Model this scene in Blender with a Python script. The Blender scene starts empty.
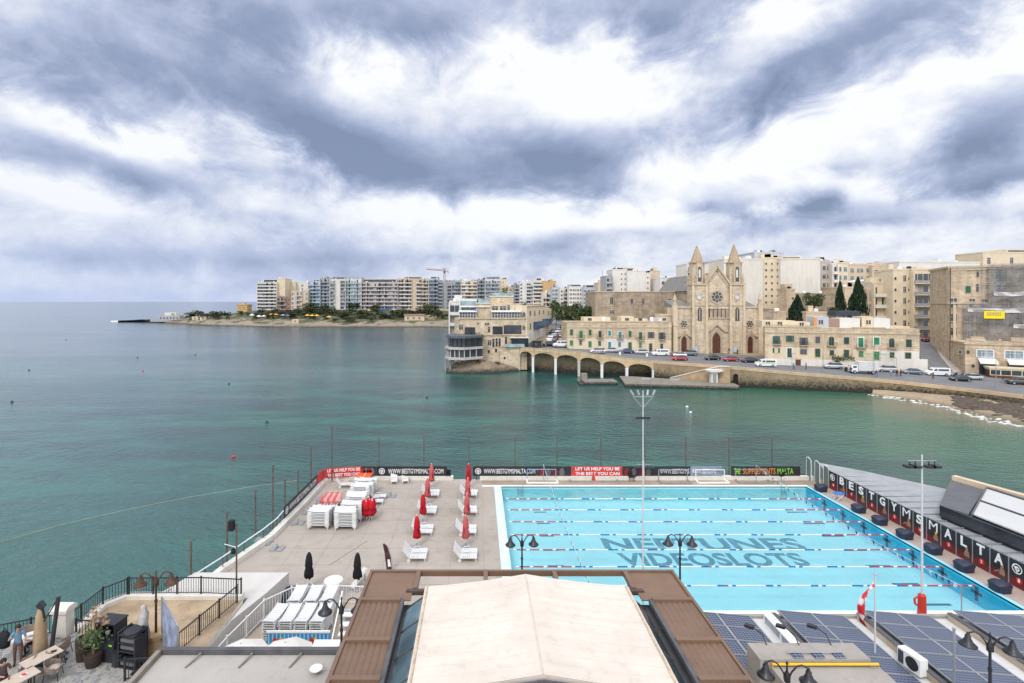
import bpy, bmesh, math, random
from mathutils import Vector, Matrix, noise as mnoise
random.seed(7)
sc = bpy.context.scene
col = sc.collection
R = math.radians
CAMZ, CX, HY, F = 21.4, 478.0, 301.5, 512.0   # camera height over the sea, vanishing point, horizon row, focal length in pixels
def P(px, py, Y): return Vector(((px-CX)*Y/F, Y, CAMZ+(HY-py)*Y/F))
def G(px, py, z):
    Y = F*(CAMZ-z)/(py-HY); return Vector(((px-CX)*Y/F, Y, z))
def U(a, b): return random.uniform(a, b)
KIDS = {}
def link(o, parent=None):
    col.objects.link(o)
    if parent is not None:
        o.parent = parent; KIDS.setdefault(parent.name, []).append(o)
    return o
def tag(o, label=None, cat=None, group=None, kind=None):
    if label: o['label'] = label
    if cat: o['category'] = cat
    if group: o['group'] = group
    if kind: o['kind'] = kind
    return o
def thing(name, label, cat, loc=(0,0,0), rz=0, group=None):
    o = bpy.data.objects.new(name, None); o.empty_display_size = .3
    o.location = loc; o.rotation_euler = (0,0,rz); link(o)
    return tag(o, label, cat, group)
def copy_tree(o, parent=None):
    c = o.copy(); link(c, parent)
    if parent is not None: c.parent = parent
    for k in KIDS.get(o.name, []): copy_tree(k, c)
    return c
def dup(o, loc, rz=None, label=None, group=None, scale=None):
    c = copy_tree(o); c.location = loc
    if rz is not None: c.rotation_euler = (0,0,rz)
    if label: c['label'] = label
    if group: c['group'] = group
    if scale: c.scale = (scale,)*3
    return c
def kids(o): return KIDS.get(o.name, [])
def recolour(o, names, m, slot=0):
    for k in kids(o):
        if k.name.split('.')[0] in names:
            k.material_slots[slot].link = 'OBJECT'; k.material_slots[slot].material = m
class MB:
    def __init__(s): s.v=[]; s.f=[]; s.m=[]; s.T=None
    def add(s, vs, fs, m=0):
        n=len(s.v)
        if s.T is not None: vs=[s.T@Vector(p) for p in vs]
        s.v += [tuple(p) for p in vs]
        s.f += [tuple(i+n for i in f) for f in fs]; s.m += [m]*len(fs); return s
    def box(s, x0,y0,z0,x1,y1,z1, m=0):
        if x0>x1: x0,x1=x1,x0
        if y0>y1: y0,y1=y1,y0
        if z0>z1: z0,z1=z1,z0
        return s.add([(x0,y0,z0),(x1,y0,z0),(x1,y1,z0),(x0,y1,z0),(x0,y0,z1),(x1,y0,z1),(x1,y1,z1),(x0,y1,z1)],
            [(3,2,1,0),(4,5,6,7),(0,1,5,4),(1,2,6,5),(2,3,7,6),(3,0,4,7)], m)
    def quad(s, a,b,c,d, m=0): return s.add([a,b,c,d],[(0,1,2,3)],m)
    def bar(s, p, q, w, h=None, m=0, up=(0,0,1)):
        p=Vector(p); q=Vector(q); h=h or w; d=(q-p).normalized(); u=Vector(up)
        if abs(d.dot(u))>.98: u=Vector((0,1,0))
        a=d.cross(u).normalized()*w/2; b=d.cross(a).normalized()*h/2
        vs=[p-a-b,p+a-b,p+a+b,p-a+b,q-a-b,q+a-b,q+a+b,q-a+b]
        return s.add(vs,[(3,2,1,0),(4,5,6,7),(0,1,5,4),(1,2,6,5),(2,3,7,6),(3,0,4,7)][::1],m)
    def tube(s, pts, r, n=6, m=0, cap=True):
        pts=[Vector(p) for p in pts]; rs=r if isinstance(r,(list,tuple)) else [r]*len(pts)
        vs=[]; fs=[]; prev=None
        for i,p in enumerate(pts):
            d=(pts[min(i+1,len(pts)-1)]-pts[max(i-1,0)])
            d=d.normalized() if d.length>1e-9 else Vector((0,0,1))
            if prev is None:
                u=Vector((0,0,1)) if abs(d.z)<.9 else Vector((1,0,0)); a=d.cross(u).normalized()
            else:
                a=prev-d*prev.dot(d); a=a.normalized() if a.length>1e-6 else d.orthogonal().normalized()
            prev=a; b=d.cross(a)
            for k in range(n):
                t=2*math.pi*k/n; vs.append(p+(a*math.cos(t)+b*math.sin(t))*rs[i])
        for i in range(len(pts)-1):
            for k in range(n):
                fs.append((i*n+k, i*n+(k+1)%n, (i+1)*n+(k+1)%n, (i+1)*n+k))
        if cap: fs.append(tuple(range(n))[::-1]); fs.append(tuple((len(pts)-1)*n+k for k in range(n)))
        return s.add(vs,fs,m)
    def lathe(s, prof, c=(0,0,0), n=12, m=0, sx=1, sy=1):
        vs=[]; fs=[]
        for r,z in prof:
            for k in range(n):
                t=2*math.pi*(k+.5)/n; vs.append((c[0]+r*sx*math.cos(t), c[1]+r*sy*math.sin(t), c[2]+z))
        for i in range(len(prof)-1):
            for k in range(n): fs.append((i*n+k,i*n+(k+1)%n,(i+1)*n+(k+1)%n,(i+1)*n+k))
        fs.append(tuple(range(n))[::-1]); fs.append(tuple((len(prof)-1)*n+k for k in range(n)))
        return s.add(vs,fs,m)
    def prism(s, poly, z0, z1, m=0, mt=None):
        n=len(poly); A=sum(poly[i][0]*poly[(i+1)%n][1]-poly[(i+1)%n][0]*poly[i][1] for i in range(n))
        if A<0: poly=poly[::-1]
        a=lambda i: z0[i] if isinstance(z0,list) else z0
        b=lambda i: z1[i] if isinstance(z1,list) else z1
        vs=[(x,y,a(i)) for i,(x,y) in enumerate(poly)]+[(x,y,b(i)) for i,(x,y) in enumerate(poly)]
        s.add(vs,[tuple(range(n))[::-1]]+[(i,(i+1)%n,(i+1)%n+n,i+n) for i in range(n)],m)
        return s.add(vs,[tuple(range(n,2*n))], m if mt is None else mt)
    def front(s, poly, y0, y1, m=0):
        """polygon in x,z extruded from y0 (front) to y1 (back)"""
        n=len(poly); A=sum(poly[i][0]*poly[(i+1)%n][1]-poly[(i+1)%n][0]*poly[i][1] for i in range(n))
        if A<0: poly=poly[::-1]
        vs=[(x,y0,z) for x,z in poly]+[(x,y1,z) for x,z in poly]
        return s.add(vs,[tuple(range(n)),tuple(range(n,2*n))[::-1]]+[(i+n,(i+1)%n+n,(i+1)%n,i) for i in range(n)],m)
    def side(s, poly, x0, x1, m=0):
        """polygon in y,z extruded along x"""
        n=len(poly)
        A=sum(poly[i][0]*poly[(i+1)%n][1]-poly[(i+1)%n][0]*poly[i][1] for i in range(n))
        if A<0: poly=poly[::-1]
        vs=[(x0,y,z) for y,z in poly]+[(x1,y,z) for y,z in poly]
        return s.add(vs,[tuple(range(n))[::-1],tuple(range(n,2*n))]+[(i,(i+1)%n,(i+1)%n+n,i+n) for i in range(n)],m)
    def grid(s, nu, nv, fn, m=0):
        vs=[fn(i/nu,j/nv) for j in range(nv+1) for i in range(nu+1)]
        w=nu+1
        return s.add(vs,[(j*w+i,j*w+i+1,(j+1)*w+i+1,(j+1)*w+i) for j in range(nv) for i in range(nu)],m)
    def data(s, name, mats, smooth=False):
        me=bpy.data.meshes.new(name); me.from_pydata(s.v,[],s.f)
        for m in (mats if isinstance(mats,(list,tuple)) else [mats]): me.materials.append(m)
        me.polygons.foreach_set('material_index', s.m)
        if smooth: me.polygons.foreach_set('use_smooth',[True]*len(s.f))
        me.update(); return me
    def build(s, name, mats, parent=None, smooth=False, loc=None, rz=0):
        o=bpy.data.objects.new(name, s.data(name,mats,smooth)); link(o,parent)
        if loc is not None: o.location=loc
        if rz: o.rotation_euler=(0,0,rz)
        return o
def solo(mb, name, mats, label, cat, loc=None, rz=0, group=None, smooth=False):
    return tag(mb.build(name,mats,None,smooth,loc,rz),label,cat,group)
def place(name, me, parent=None, loc=(0,0,0), rz=0):
    o=bpy.data.objects.new(name,me); link(o,parent); o.location=loc; o.rotation_euler=(0,0,rz); return o
def struct(mb, name, mats, smooth=False, kind='structure'):
    return tag(mb.build(name,mats,None,smooth),kind=kind)
# ---------------------------------------------------------------- materials
def nt_of(name):
    m=bpy.data.materials.new(name); m.use_nodes=True; nt=m.node_tree
    return m, nt, nt.nodes['Principled BSDF'], nt.links
def nd(nt, t, **k):
    n=nt.nodes.new(t)
    for a,b in k.items():
        if a in n.inputs: n.inputs[a].default_value=b
        else: setattr(n,a,b)
    return n
def mathn(nt, op, a, b=None, c=None, clamp=False):
    n=nt.nodes.new('ShaderNodeMath'); n.operation=op; n.use_clamp=clamp
    for i,x in enumerate((a,b,c)):
        if x is None: continue
        if isinstance(x,(int,float)): n.inputs[i].default_value=x
        else: nt.links.new(x,n.inputs[i])
    return n.outputs[0]
def mix(nt, fac, a, b, mode='MIX'):
    n=nt.nodes.new('ShaderNodeMix'); n.data_type='RGBA'; n.blend_type=mode; n.clamp_result=False
    for s,x in ((n.inputs[0],fac),(n.inputs[6],a),(n.inputs[7],b)):
        if isinstance(x,(int,float)): s.default_value=x
        elif isinstance(x,(tuple,list)): s.default_value=(*x[:3],1)
        else: nt.links.new(x,s)
    return n.outputs[2]
def noise(nt, scale, detail=4, rough=.55, vec=None, stretch=None, dist=0):
    pos=vec
    if pos is None: pos=nt.nodes.new('ShaderNodeNewGeometry').outputs['Position']
    if stretch:
        mp=nt.nodes.new('ShaderNodeMapping'); mp.inputs['Scale'].default_value=stretch
        nt.links.new(pos,mp.inputs['Vector']); pos=mp.outputs[0]
    n=nd(nt,'ShaderNodeTexNoise',Scale=scale,Detail=detail,Roughness=rough,Distortion=dist)
    nt.links.new(pos,n.inputs['Vector']); return n.outputs['Fac']
def ramp(nt, x, pts):
    r=nt.nodes.new('ShaderNodeValToRGB'); nt.links.new(x,r.inputs[0]); e=r.color_ramp.elements
    while len(e)<len(pts): e.new(.5)
    for k,(p,c) in zip(e,pts):
        k.position=p; k.color=(c,c,c,1) if isinstance(c,(int,float)) else (*c,1)
    return r.outputs[0]
def sc3(c,k): return tuple(min(1,x*k) for x in c)
MC={}
def mat(name, c, rough=.8, var=.18, scale=.6, spec=.3, metal=0, bump=0, bscale=8, streak=0, dirt=0, coat=0, ashlar=0):
    if name in MC: return MC[name]
    m,nt,bs,L=nt_of(name)
    f=noise(nt,scale,5,.6)
    cc=mix(nt,ramp(nt,f,[(.3,0),(.7,1)]),sc3(c,1-var),sc3(c,1+var))
    if streak:
        st=ramp(nt,noise(nt,1.0,4,.6,stretch=(1.2,1.2,.12)),[(.45,1),(.72,0)])
        dk=tuple(x*y for x,y in zip(c,(.52,.47,.42)))
        cc=mix(nt,mathn(nt,'MULTIPLY',mathn(nt,'SUBTRACT',1,st),streak),cc,dk)
    if dirt:
        dm=ramp(nt,noise(nt,scale*6,6,.7),[(.52,0),(.7,1)])
        cc=mix(nt,mathn(nt,'MULTIPLY',dm,dirt),cc,tuple(x*y for x,y in zip(c,(.5,.45,.4))))
    if ashlar:
        g=nt.nodes.new('ShaderNodeNewGeometry'); q=nt.nodes.new('ShaderNodeSeparateXYZ'); L.new(g.outputs['Position'],q.inputs[0]); k=nt.nodes.new('ShaderNodeCombineXYZ')
        L.new(mathn(nt,'MULTIPLY_ADD',q.outputs[1],.62,q.outputs[0]),k.inputs[0]); L.new(q.outputs[2],k.inputs[1])
        br=nd(nt,'ShaderNodeTexBrick',Scale=1.0); br.inputs['Brick Width'].default_value=ashlar*2.1; br.inputs['Row Height'].default_value=ashlar; br.inputs['Mortar Size'].default_value=.035; L.new(k.outputs[0],br.inputs['Vector'])
        br.inputs['Color1'].default_value=(.80,.79,.78,1); br.inputs['Color2'].default_value=(1.14,1.14,1.13,1); br.inputs['Mortar'].default_value=(.72,.70,.68,1); cc=mix(nt,.8,cc,br.outputs['Color'],'MULTIPLY')
    L.new(cc,bs.inputs['Base Color'])
    bs.inputs['Roughness'].default_value=rough; bs.inputs['Metallic'].default_value=metal
    bs.inputs['Specular IOR Level'].default_value=spec
    if coat: bs.inputs['Coat Weight'].default_value=coat; bs.inputs['Coat Roughness'].default_value=.08
    if bump:
        b=nd(nt,'ShaderNodeBump',Strength=bump,Distance=.05)
        L.new(noise(nt,bscale,5,.6),b.inputs['Height']); L.new(b.outputs[0],bs.inputs['Normal'])
    MC[name]=m; return m
def glassm(name, c, rough=.12):
    if name in MC: return MC[name]
    m,nt,bs,L=nt_of(name)
    f=noise(nt,.35,3); L.new(mix(nt,ramp(nt,f,[(.35,0),(.65,1)]),sc3(c,.6),sc3(c,1.5)),bs.inputs['Base Color'])
    bs.inputs['Roughness'].default_value=rough; bs.inputs['Specular IOR Level'].default_value=.6
    MC[name]=m; return m
STONE=mat('limestone',(.55,.445,.315),.9,.2,.22,.15,streak=.45,dirt=.4,ashlar=.62)
STONEL=mat('pale limestone',(.60,.49,.35),.9,.12,.5,.15,streak=.3,dirt=.2)
STONED=mat('weathered limestone',(.39,.32,.24),.92,.22,.45,.1,streak=.45,dirt=.5,bump=.3,ashlar=.7)
STONEC=mat('church limestone',(.59,.485,.36),.9,.12,.7,.15,streak=.5,dirt=.4,ashlar=.62)
TRIM=mat('carved limestone',(.50,.40,.285),.9,.15,1.5,.15,dirt=.4)
CREAM=mat('cream render',(.64,.54,.39),.85,.08,.4,.2,streak=.18,dirt=.1)
WHITEW=mat('white render',(.64,.62,.585),.85,.06,.3,.2,streak=.16,dirt=.08)
WHITEC=mat('warm white render',(.65,.615,.55),.85,.07,.12,.2,streak=.22,dirt=.06)
GREYW=mat('grey concrete render',(.36,.36,.37),.85,.1,.4,.2,streak=.2)
BLUEW=mat('blue grey render',(.45,.475,.51),.85,.08,.4,.2,streak=.15)
MAUVE=mat('mauve beige render',(.50,.44,.41),.85,.08,.4,.2,streak=.15)
BEIGE=mat('beige render',(.56,.46,.34),.85,.08,.4,.2,streak=.2)
ORANGEW=mat('ochre render',(.52,.34,.16),.85,.08,.4,.2,streak=.2)
BROWNW=mat('brown render',(.33,.22,.17),.85,.1,.5,.2)
GLASS=glassm('dark glazing',(.035,.042,.05)); GLASSB=glassm('blue glazing',(.06,.11,.16))
GLASST=glassm('turquoise glazing',(.20,.29,.30)); GLASSL=glassm('light glazing',(.20,.25,.28))
RAILG=glassm('balcony glass',(.25,.34,.36),.15)
DARKM=mat('black painted metal',(.018,.019,.022),.45,.2,3,.5)
GREYM=mat('grey metal',(.32,.32,.33),.45,.15,2,.5,.4)
STEEL=mat('galvanised steel',(.42,.42,.42),.4,.15,2,.5,.7)
RUST=mat('rusty steel post',(.115,.085,.065),.75,.35,3,.3)
WPAINT=mat('white paint',(.74,.74,.73),.45,.04,1,.4)
WPLAS=mat('white plastic',(.64,.64,.635),.4,.03,2,.5)
GREENS=mat('green shutter paint',(.022,.12,.062),.55,.25,1.5,.4)
GREENB=mat('bright green shutter paint',(.02,.19,.075),.55,.2,1.5,.4)
TEALS=mat('teal shutter paint',(.055,.22,.21),.55,.2,1.5,.4)
DGREEN=mat('dark green shutter paint',(.02,.062,.05),.55,.2,1.5,.4)
GREYS=mat('grey shutter paint',(.10,.10,.115),.6,.15,1.5,.3)
WOOD=mat('brown timber door',(.115,.045,.026),.6,.25,2,.3)
BLUEP=mat('navy paint',(.05,.09,.17),.5,.15,2,.4)
REDF=mat('red umbrella cloth',(.44,.012,.022),.8,.18,4,.2)
REDFP=mat('faded red umbrella cloth',(.48,.10,.10),.85,.18,4,.2)
BLACKF=mat('black cloth',(.018,.018,.022),.85,.3,5,.2)
NAVYF=mat('navy tarpaulin',(.022,.026,.05),.5,.25,5,.4)
TANF=mat('tan umbrella cloth',(.33,.24,.15),.9,.15,5,.1)
REDP=mat('red paint',(.50,.035,.022),.45,.15,2,.4)
ORNG=mat('orange board',(.72,.10,.03),.5,.1,3,.4)
YEL=mat('yellow paint',(.72,.42,.02),.5,.1,2,.4)
BLUEB=mat('blue plastic',(.03,.18,.58),.4,.1,3,.5)
LIME=mat('lime print',(.25,.62,.05),.6,.05); ORGP=mat('orange print',(.75,.25,.04),.6,.05)
BANK=mat('black vinyl banner',(.022,.021,.024),.5,.3,1.5,.4); BANR=mat('red vinyl banner',(.52,.045,.04),.55,.25,1.2,.4)
BANG=mat('grey vinyl banner',(.20,.23,.30),.55,.25,1.2,.4)
LETW=mat('white print',(.80,.80,.80),.55,.03); LETR=mat('red print',(.62,.02,.025),.55,.05)
SKIN=mat('skin',(.42,.24,.16),.6,.08,8,.3); HAIR=mat('dark hair',(.02,.015,.012),.6,.2,20,.3)
JEAN=mat('denim blue cloth',(.14,.24,.34),.9,.15,12,.1); TROU=mat('brown trousers',(.12,.075,.055),.9,.15,10,.1)
CLOTHD=mat('dark clothing',(.03,.032,.04),.9,.2,10,.1); CLOTHR=mat('red jacket',(.35,.03,.03),.9,.15,10,.1)
CLOTHT=mat('teal jacket',(.05,.25,.24),.9,.15,10,.1); CLOTHW=mat('pale clothing',(.55,.55,.58),.9,.1,10,.1)
TYRE=mat('tyre rubber',(.02,.02,.02),.8,.1,5,.2)
def text_data(s, w, h, m, depth=.006, bold=.0, italic=0):
    if 'M' in s: bold=0
    cu=bpy.data.curves.new('txt','FONT'); cu.body=s; cu.extrude=depth; cu.offset=bold; cu.resolution_u=3; cu.shear=italic
    cu.align_x='CENTER'; cu.align_y='CENTER'
    o=bpy.data.objects.new('txt',cu); col.objects.link(o)
    dg=bpy.context.evaluated_depsgraph_get(); dg.update()
    me=bpy.data.meshes.new_from_object(o.evaluated_get(dg)); bpy.data.objects.remove(o)
    xs=[v.co.x for v in me.vertices]; ys=[v.co.y for v in me.vertices]
    cx=(min(xs)+max(xs))/2; cy=(min(ys)+max(ys))/2; kx=w/(max(xs)-min(xs)); ky=h/(max(ys)-min(ys))
    for v in me.vertices: v.co.x=(v.co.x-cx)*kx; v.co.y=(v.co.y-cy)*ky
    me.materials.clear(); me.materials.append(m); return me
def text(s, w, h, m, parent, loc, rot, name='lettering', **k):
    o=bpy.data.objects.new(name,text_data(s,w,h,m,**k)); link(o,parent); o.location=loc; o.rotation_euler=rot; return o
# ---------------------------------------------------------------- camera, sky, sun
cam=bpy.data.cameras.new('camera'); cam.sensor_width=36; cam.lens=18; cam.shift_x=(512-CX)/1024; cam.shift_y=-(341.5-HY)/1024
cam.clip_end=60000; cam.clip_start=.1
co=bpy.data.objects.new('camera',cam); col.objects.link(co); co.location=(0,0,CAMZ); co.rotation_euler=(R(90),0,0); sc.camera=co
SUN_EL, SUN_AZ = R(48), R(205)      # azimuth measured clockwise from +Y
W=bpy.data.worlds.new('World'); sc.world=W; W.use_nodes=True; nt=W.node_tree; L=nt.links
bg=nt.nodes['Background']; bg.inputs['Strength'].default_value=.1
sky=nd(nt,'ShaderNodeTexSky'); sky.sky_type='NISHITA'; sky.sun_disc=False; sky.sun_elevation=SUN_EL; sky.sun_rotation=SUN_AZ; sky.air_density=1.2; sky.dust_density=2
tc=nt.nodes.new('ShaderNodeTexCoord'); sp=nt.nodes.new('ShaderNodeSeparateXYZ')
vn=nt.nodes.new('ShaderNodeVectorMath'); vn.operation='NORMALIZE'; L.new(tc.outputs['Generated'],vn.inputs[0]); L.new(vn.outputs[0],sp.inputs[0])
x,y,z=sp.outputs
zz=mathn(nt,'ADD',mathn(nt,'MAXIMUM',z,0),.14)
cb=nt.nodes.new('ShaderNodeCombineXYZ'); L.new(mathn(nt,'DIVIDE',x,zz),cb.inputs[0]); L.new(mathn(nt,'DIVIDE',y,zz),cb.inputs[1])
plane=cb.outputs[0]
az=mathn(nt,'ARCTAN2',x,y); el=mathn(nt,'ARCSINE',z)
# fluffy distortion of the cloud outlines
sph=vn.outputs[0]; n1=noise(nt,3.0,6,.6,vec=sph,stretch=(1,1,1.5),dist=.35); n2=noise(nt,7.5,5,.62,vec=sph,stretch=(1,1,1.5),dist=.5); n3=noise(nt,1.5,2,.5,vec=sph,stretch=(1,1,1.6))
d1=mathn(nt,'SUBTRACT',n1,.5); d2=mathn(nt,'SUBTRACT',n2,.5); d3=mathn(nt,'SUBTRACT',n3,.5)
azd=mathn(nt,'ADD',az,mathn(nt,'MULTIPLY',d1,.38)); 
damp=mathn(nt,'MAXIMUM',mathn(nt,'MINIMUM',mathn(nt,'MULTIPLY',el,2.6),1),.15)
n4=noise(nt,19,4,.6,vec=sph,stretch=(1,1,1.5)); d4=mathn(nt,'SUBTRACT',n4,.5)
eld=mathn(nt,'ADD',el,mathn(nt,'MULTIPLY',damp,mathn(nt,'ADD',mathn(nt,'MULTIPLY',d2,.12),mathn(nt,'MULTIPLY',d3,.12))))
cae=nt.nodes.new('ShaderNodeCombineXYZ'); L.new(azd,cae.inputs[0]); L.new(eld,cae.inputs[1]); ae=cae.outputs[0]
def blob(px,py,rx,ry,rot=0):
    u=(px-CX)/F; v=(HY-py)/F
    a0=math.atan(u); e0=math.atan(v/math.hypot(1,u)); ra=rx/F/(1+u*u); re=ry/F/math.hypot(1,u)
    mp=nt.nodes.new('ShaderNodeMapping'); mp.vector_type='TEXTURE'; mp.inputs['Location'].default_value=(a0,e0,0)
    mp.inputs['Rotation'].default_value=(0,0,R(rot)); mp.inputs['Scale'].default_value=(ra*2.1,re*2.1,1); L.new(ae,mp.inputs['Vector'])
    g=nt.nodes.new('ShaderNodeTexGradient'); g.gradient_type='QUADRATIC_SPHERE'; L.new(mp.outputs[0],g.inputs[0]); return g.outputs['Fac']
BL=[ # px, py, rx, ry, tilt, weight (positive: thick dark cloud, negative: bright gap)
 (60,75,150,55,-8,.36),(230,100,120,38,-14,.42),(345,135,120,38,-16,.75),(400,165,75,22,-6,.5),(410,20,130,32,0,.5),(250,15,120,30,0,.35),
 (150,180,100,18,-14,.5),(20,150,60,16,0,.25),(60,258,150,14,0,.30),(260,262,150,12,0,.34),(430,258,130,12,0,.3),(300,215,70,16,-10,.22),
 (565,150,75,42,0,.85),(590,185,45,18,0,.35),(650,20,110,34,10,.6),(760,80,110,30,18,.66),(900,25,150,34,12,.42),(985,135,80,32,12,.7),(965,184,110,12,6,.75),
 (800,206,30,11,-3,1.2),(722,203,40,9,0,.55),(540,243,60,12,0,.4),(850,222,70,9,0,.4),(830,168,40,10,0,.3),(620,232,60,8,0,.25),(1000,215,60,9,0,.2),
 (365,70,55,30,0,-0.60),(490,60,55,40,0,-0.48),(585,85,60,40,0,-0.8),(760,135,150,24,6,-0.36),(765,15,55,26,0,-0.48),(60,118,110,14,-8,-0.24),(110,140,110,14,-10,-0.40),
 (270,150,60,14,-14,-0.40),(60,195,120,12,-10,-0.40),(270,205,70,16,0,-0.24),(470,210,160,20,0,-0.40),(690,170,120,20,0,-0.32),(640,215,140,14,0,-0.32),(1005,55,50,22,0,-0.40),(880,195,60,10,0,-0.32),(900,90,90,18,14,-0.32)]
dens=None
for px_,py_,rx_,ry_,t_,w_ in BL:
    b=blob(px_,py_,rx_,ry_,t_); dens=mathn(nt,'MULTIPLY',b,w_*1.15) if dens is None else mathn(nt,'MULTIPLY_ADD',b,w_*1.15,dens)
dens=mathn(nt,'ADD',dens,mathn(nt,'ADD',mathn(nt,'MULTIPLY',d1,1.1),mathn(nt,'ADD',mathn(nt,'MULTIPLY',d2,.95),mathn(nt,'MULTIPLY_ADD',d4,.40,.245))))
# away from the picture the deck is generic broken cloud
far=mathn(nt,'ADD',mathn(nt,'MULTIPLY',d1,2.2),.12)
rw=nt.nodes.new('ShaderNodeMapRange'); rw.inputs[1].default_value=-.1; rw.inputs[2].default_value=.35; L.new(y,rw.inputs[0])
mm=nt.nodes.new('ShaderNodeMix'); mm.data_type='FLOAT'; L.new(rw.outputs[0],mm.inputs[0]); L.new(far,mm.inputs[2]); L.new(dens,mm.inputs[3]); dens=mm.outputs[0]
r=nt.nodes.new('ShaderNodeValToRGB'); L.new(dens,r.inputs[0]); e=r.color_ramp.elements
for k in range(3): e.new(.5)
for k,(p,c) in zip(e,[(0,(9.6,9.7,10.0)),(.22,(7.4,7.8,8.8)),(.45,(4.9,5.5,7.3)),(.72,(3.1,3.75,5.4)),(1,(2.2,2.8,4.2))]): k.position=p; k.color=(*[v/10.4 for v in c],1)
cl=mix(nt,1.0,r.outputs[0],(10.4,10.4,10.4),'MULTIPLY')
# low band of bluish air towards the open sea on the left, sky raised overhead and behind to add light on the ground
hz=mathn(nt,'EXPONENT',mathn(nt,'MULTIPLY',mathn(nt,'ABSOLUTE',el),-11))
lf=nt.nodes.new('ShaderNodeMapRange'); lf.inputs[1].default_value=.15; lf.inputs[2].default_value=-.7; L.new(az,lf.inputs[0])
cl=mix(nt,mathn(nt,'MULTIPLY',hz,mathn(nt,'MULTIPLY_ADD',lf.outputs[0],.75,.1)),cl,(4.9,5.9,8.5))
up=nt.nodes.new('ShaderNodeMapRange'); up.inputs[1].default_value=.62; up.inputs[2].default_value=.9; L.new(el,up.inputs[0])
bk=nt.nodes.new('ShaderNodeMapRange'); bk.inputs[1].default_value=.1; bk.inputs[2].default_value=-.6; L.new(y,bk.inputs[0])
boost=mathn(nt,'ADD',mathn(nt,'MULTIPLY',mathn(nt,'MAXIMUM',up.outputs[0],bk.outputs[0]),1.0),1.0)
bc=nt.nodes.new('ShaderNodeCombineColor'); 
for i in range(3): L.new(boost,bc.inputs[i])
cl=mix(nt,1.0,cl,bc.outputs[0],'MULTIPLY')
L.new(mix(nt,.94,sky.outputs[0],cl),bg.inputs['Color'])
sun=bpy.data.lights.new('sun','SUN'); sun.energy=1.5; sun.angle=R(14); sun.color=(1,.95,.87)
so=bpy.data.objects.new('sun',sun); col.objects.link(so)
sd=Vector((math.sin(SUN_AZ)*math.cos(SUN_EL),math.cos(SUN_AZ)*math.cos(SUN_EL),math.sin(SUN_EL)))
so.rotation_euler=sd.to_track_quat('Z','Y').to_euler(); so.location=sd*100
sc.view_settings.view_transform='Standard'; sc.view_settings.look='None'; sc.view_settings.exposure=.1; sc.view_settings.gamma=1
try: sc.view_settings.use_curve_mapping=False
except Exception: pass
sc.render.engine='CYCLES'; sc.cycles.use_denoising=True; sc.cycles.max_bounces=6; sc.cycles.diffuse_bounces=3; sc.cycles.glossy_bounces=3; sc.cycles.transparent_max_bounces=12
sc.cycles.caustics_reflective=False; sc.cycles.caustics_refractive=False
# ---------------------------------------------------------------- sea
m,nt,bs,L=nt_of('sea water')
geo=nt.nodes.new('ShaderNodeNewGeometry'); sp=nt.nodes.new('ShaderNodeSeparateXYZ'); L.new(geo.outputs['Position'],sp.inputs[0])
def rng(v,a,b):
    q=nt.nodes.new('ShaderNodeMapRange'); q.interpolation_type='SMOOTHSTEP'; q.inputs[1].default_value=a; q.inputs[2].default_value=b; L.new(v,q.inputs[0]); return q.outputs[0]
patch=noise(nt,.035,4,.55,stretch=(.5,1.2,1)); patch2=noise(nt,.16,4,.6,stretch=(.45,1,1))
deep=(.010,.062,.062); teal=(.020,.132,.104)
c=mix(nt,ramp(nt,patch,[(.38,0),(.62,1)]),deep,teal)
c=mix(nt,mathn(nt,'MULTIPLY',ramp(nt,patch2,[(.40,0),(.60,1)]),.75),c,(.010,.046,.050))
c=mix(nt,rng(sp.outputs[1],110,320),c,(.035,.08,.105))        # open water over a deep bed
# sandy bed in the little cove on the right
bx=mathn(nt,'SUBTRACT',sp.outputs[0],104); by=mathn(nt,'SUBTRACT',sp.outputs[1],100)
dd=mathn(nt,'SQRT',mathn(nt,'ADD',mathn(nt,'MULTIPLY',bx,bx),mathn(nt,'MULTIPLY',mathn(nt,'MULTIPLY',by,by),1.4)))
dd=mathn(nt,'ADD',dd,mathn(nt,'MULTIPLY',mathn(nt,'SUBTRACT',patch2,.5),26))
c=mix(nt,rng(dd,78,36),c,(.034,.125,.08)); c=mix(nt,rng(dd,34,8),c,(.17,.15,.09))
c=mix(nt,mathn(nt,'MULTIPLY',rng(sp.outputs[1],78,26),mathn(nt,'MULTIPLY_ADD',patch2,1.2,.0)),c,(.013,.105,.074))
L.new(c,bs.inputs['Base Color']); bs.inputs['Roughness'].default_value=.14; bs.inputs['IOR'].default_value=1.62
w1=noise(nt,.30,4,.6,stretch=(.42,1,1)); 
mp=nt.nodes.new('ShaderNodeMapping'); mp.inputs['Rotation'].default_value=(0,0,R(16)); L.new(geo.outputs['Position'],mp.inputs[0])
w2=noise(nt,1.15,4,.6,vec=mp.outputs[0],stretch=(.5,1,1)); w3=noise(nt,.06,3,.5,stretch=(.5,1,1))
hgt=mathn(nt,'ADD',mathn(nt,'ADD',mathn(nt,'MULTIPLY',w1,.55),mathn(nt,'MULTIPLY',w2,.75)),mathn(nt,'MULTIPLY',w3,.6))
bp=nd(nt,'ShaderNodeBump',Distance=1.0); L.new(hgt,bp.inputs['Height'])
calm=mathn(nt,'MULTIPLY_ADD',rng(sp.outputs[1],45,150),-.72,1)
L.new(mathn(nt,'MULTIPLY',calm,mathn(nt,'MULTIPLY_ADD',ramp(nt,noise(nt,.02,3,.5,stretch=(.35,1,1)),[(.35,0),(.65,1)]),.6,.5)),bp.inputs['Strength'])
L.new(bp.outputs[0],bs.inputs['Normal']); SEA=m
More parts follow.
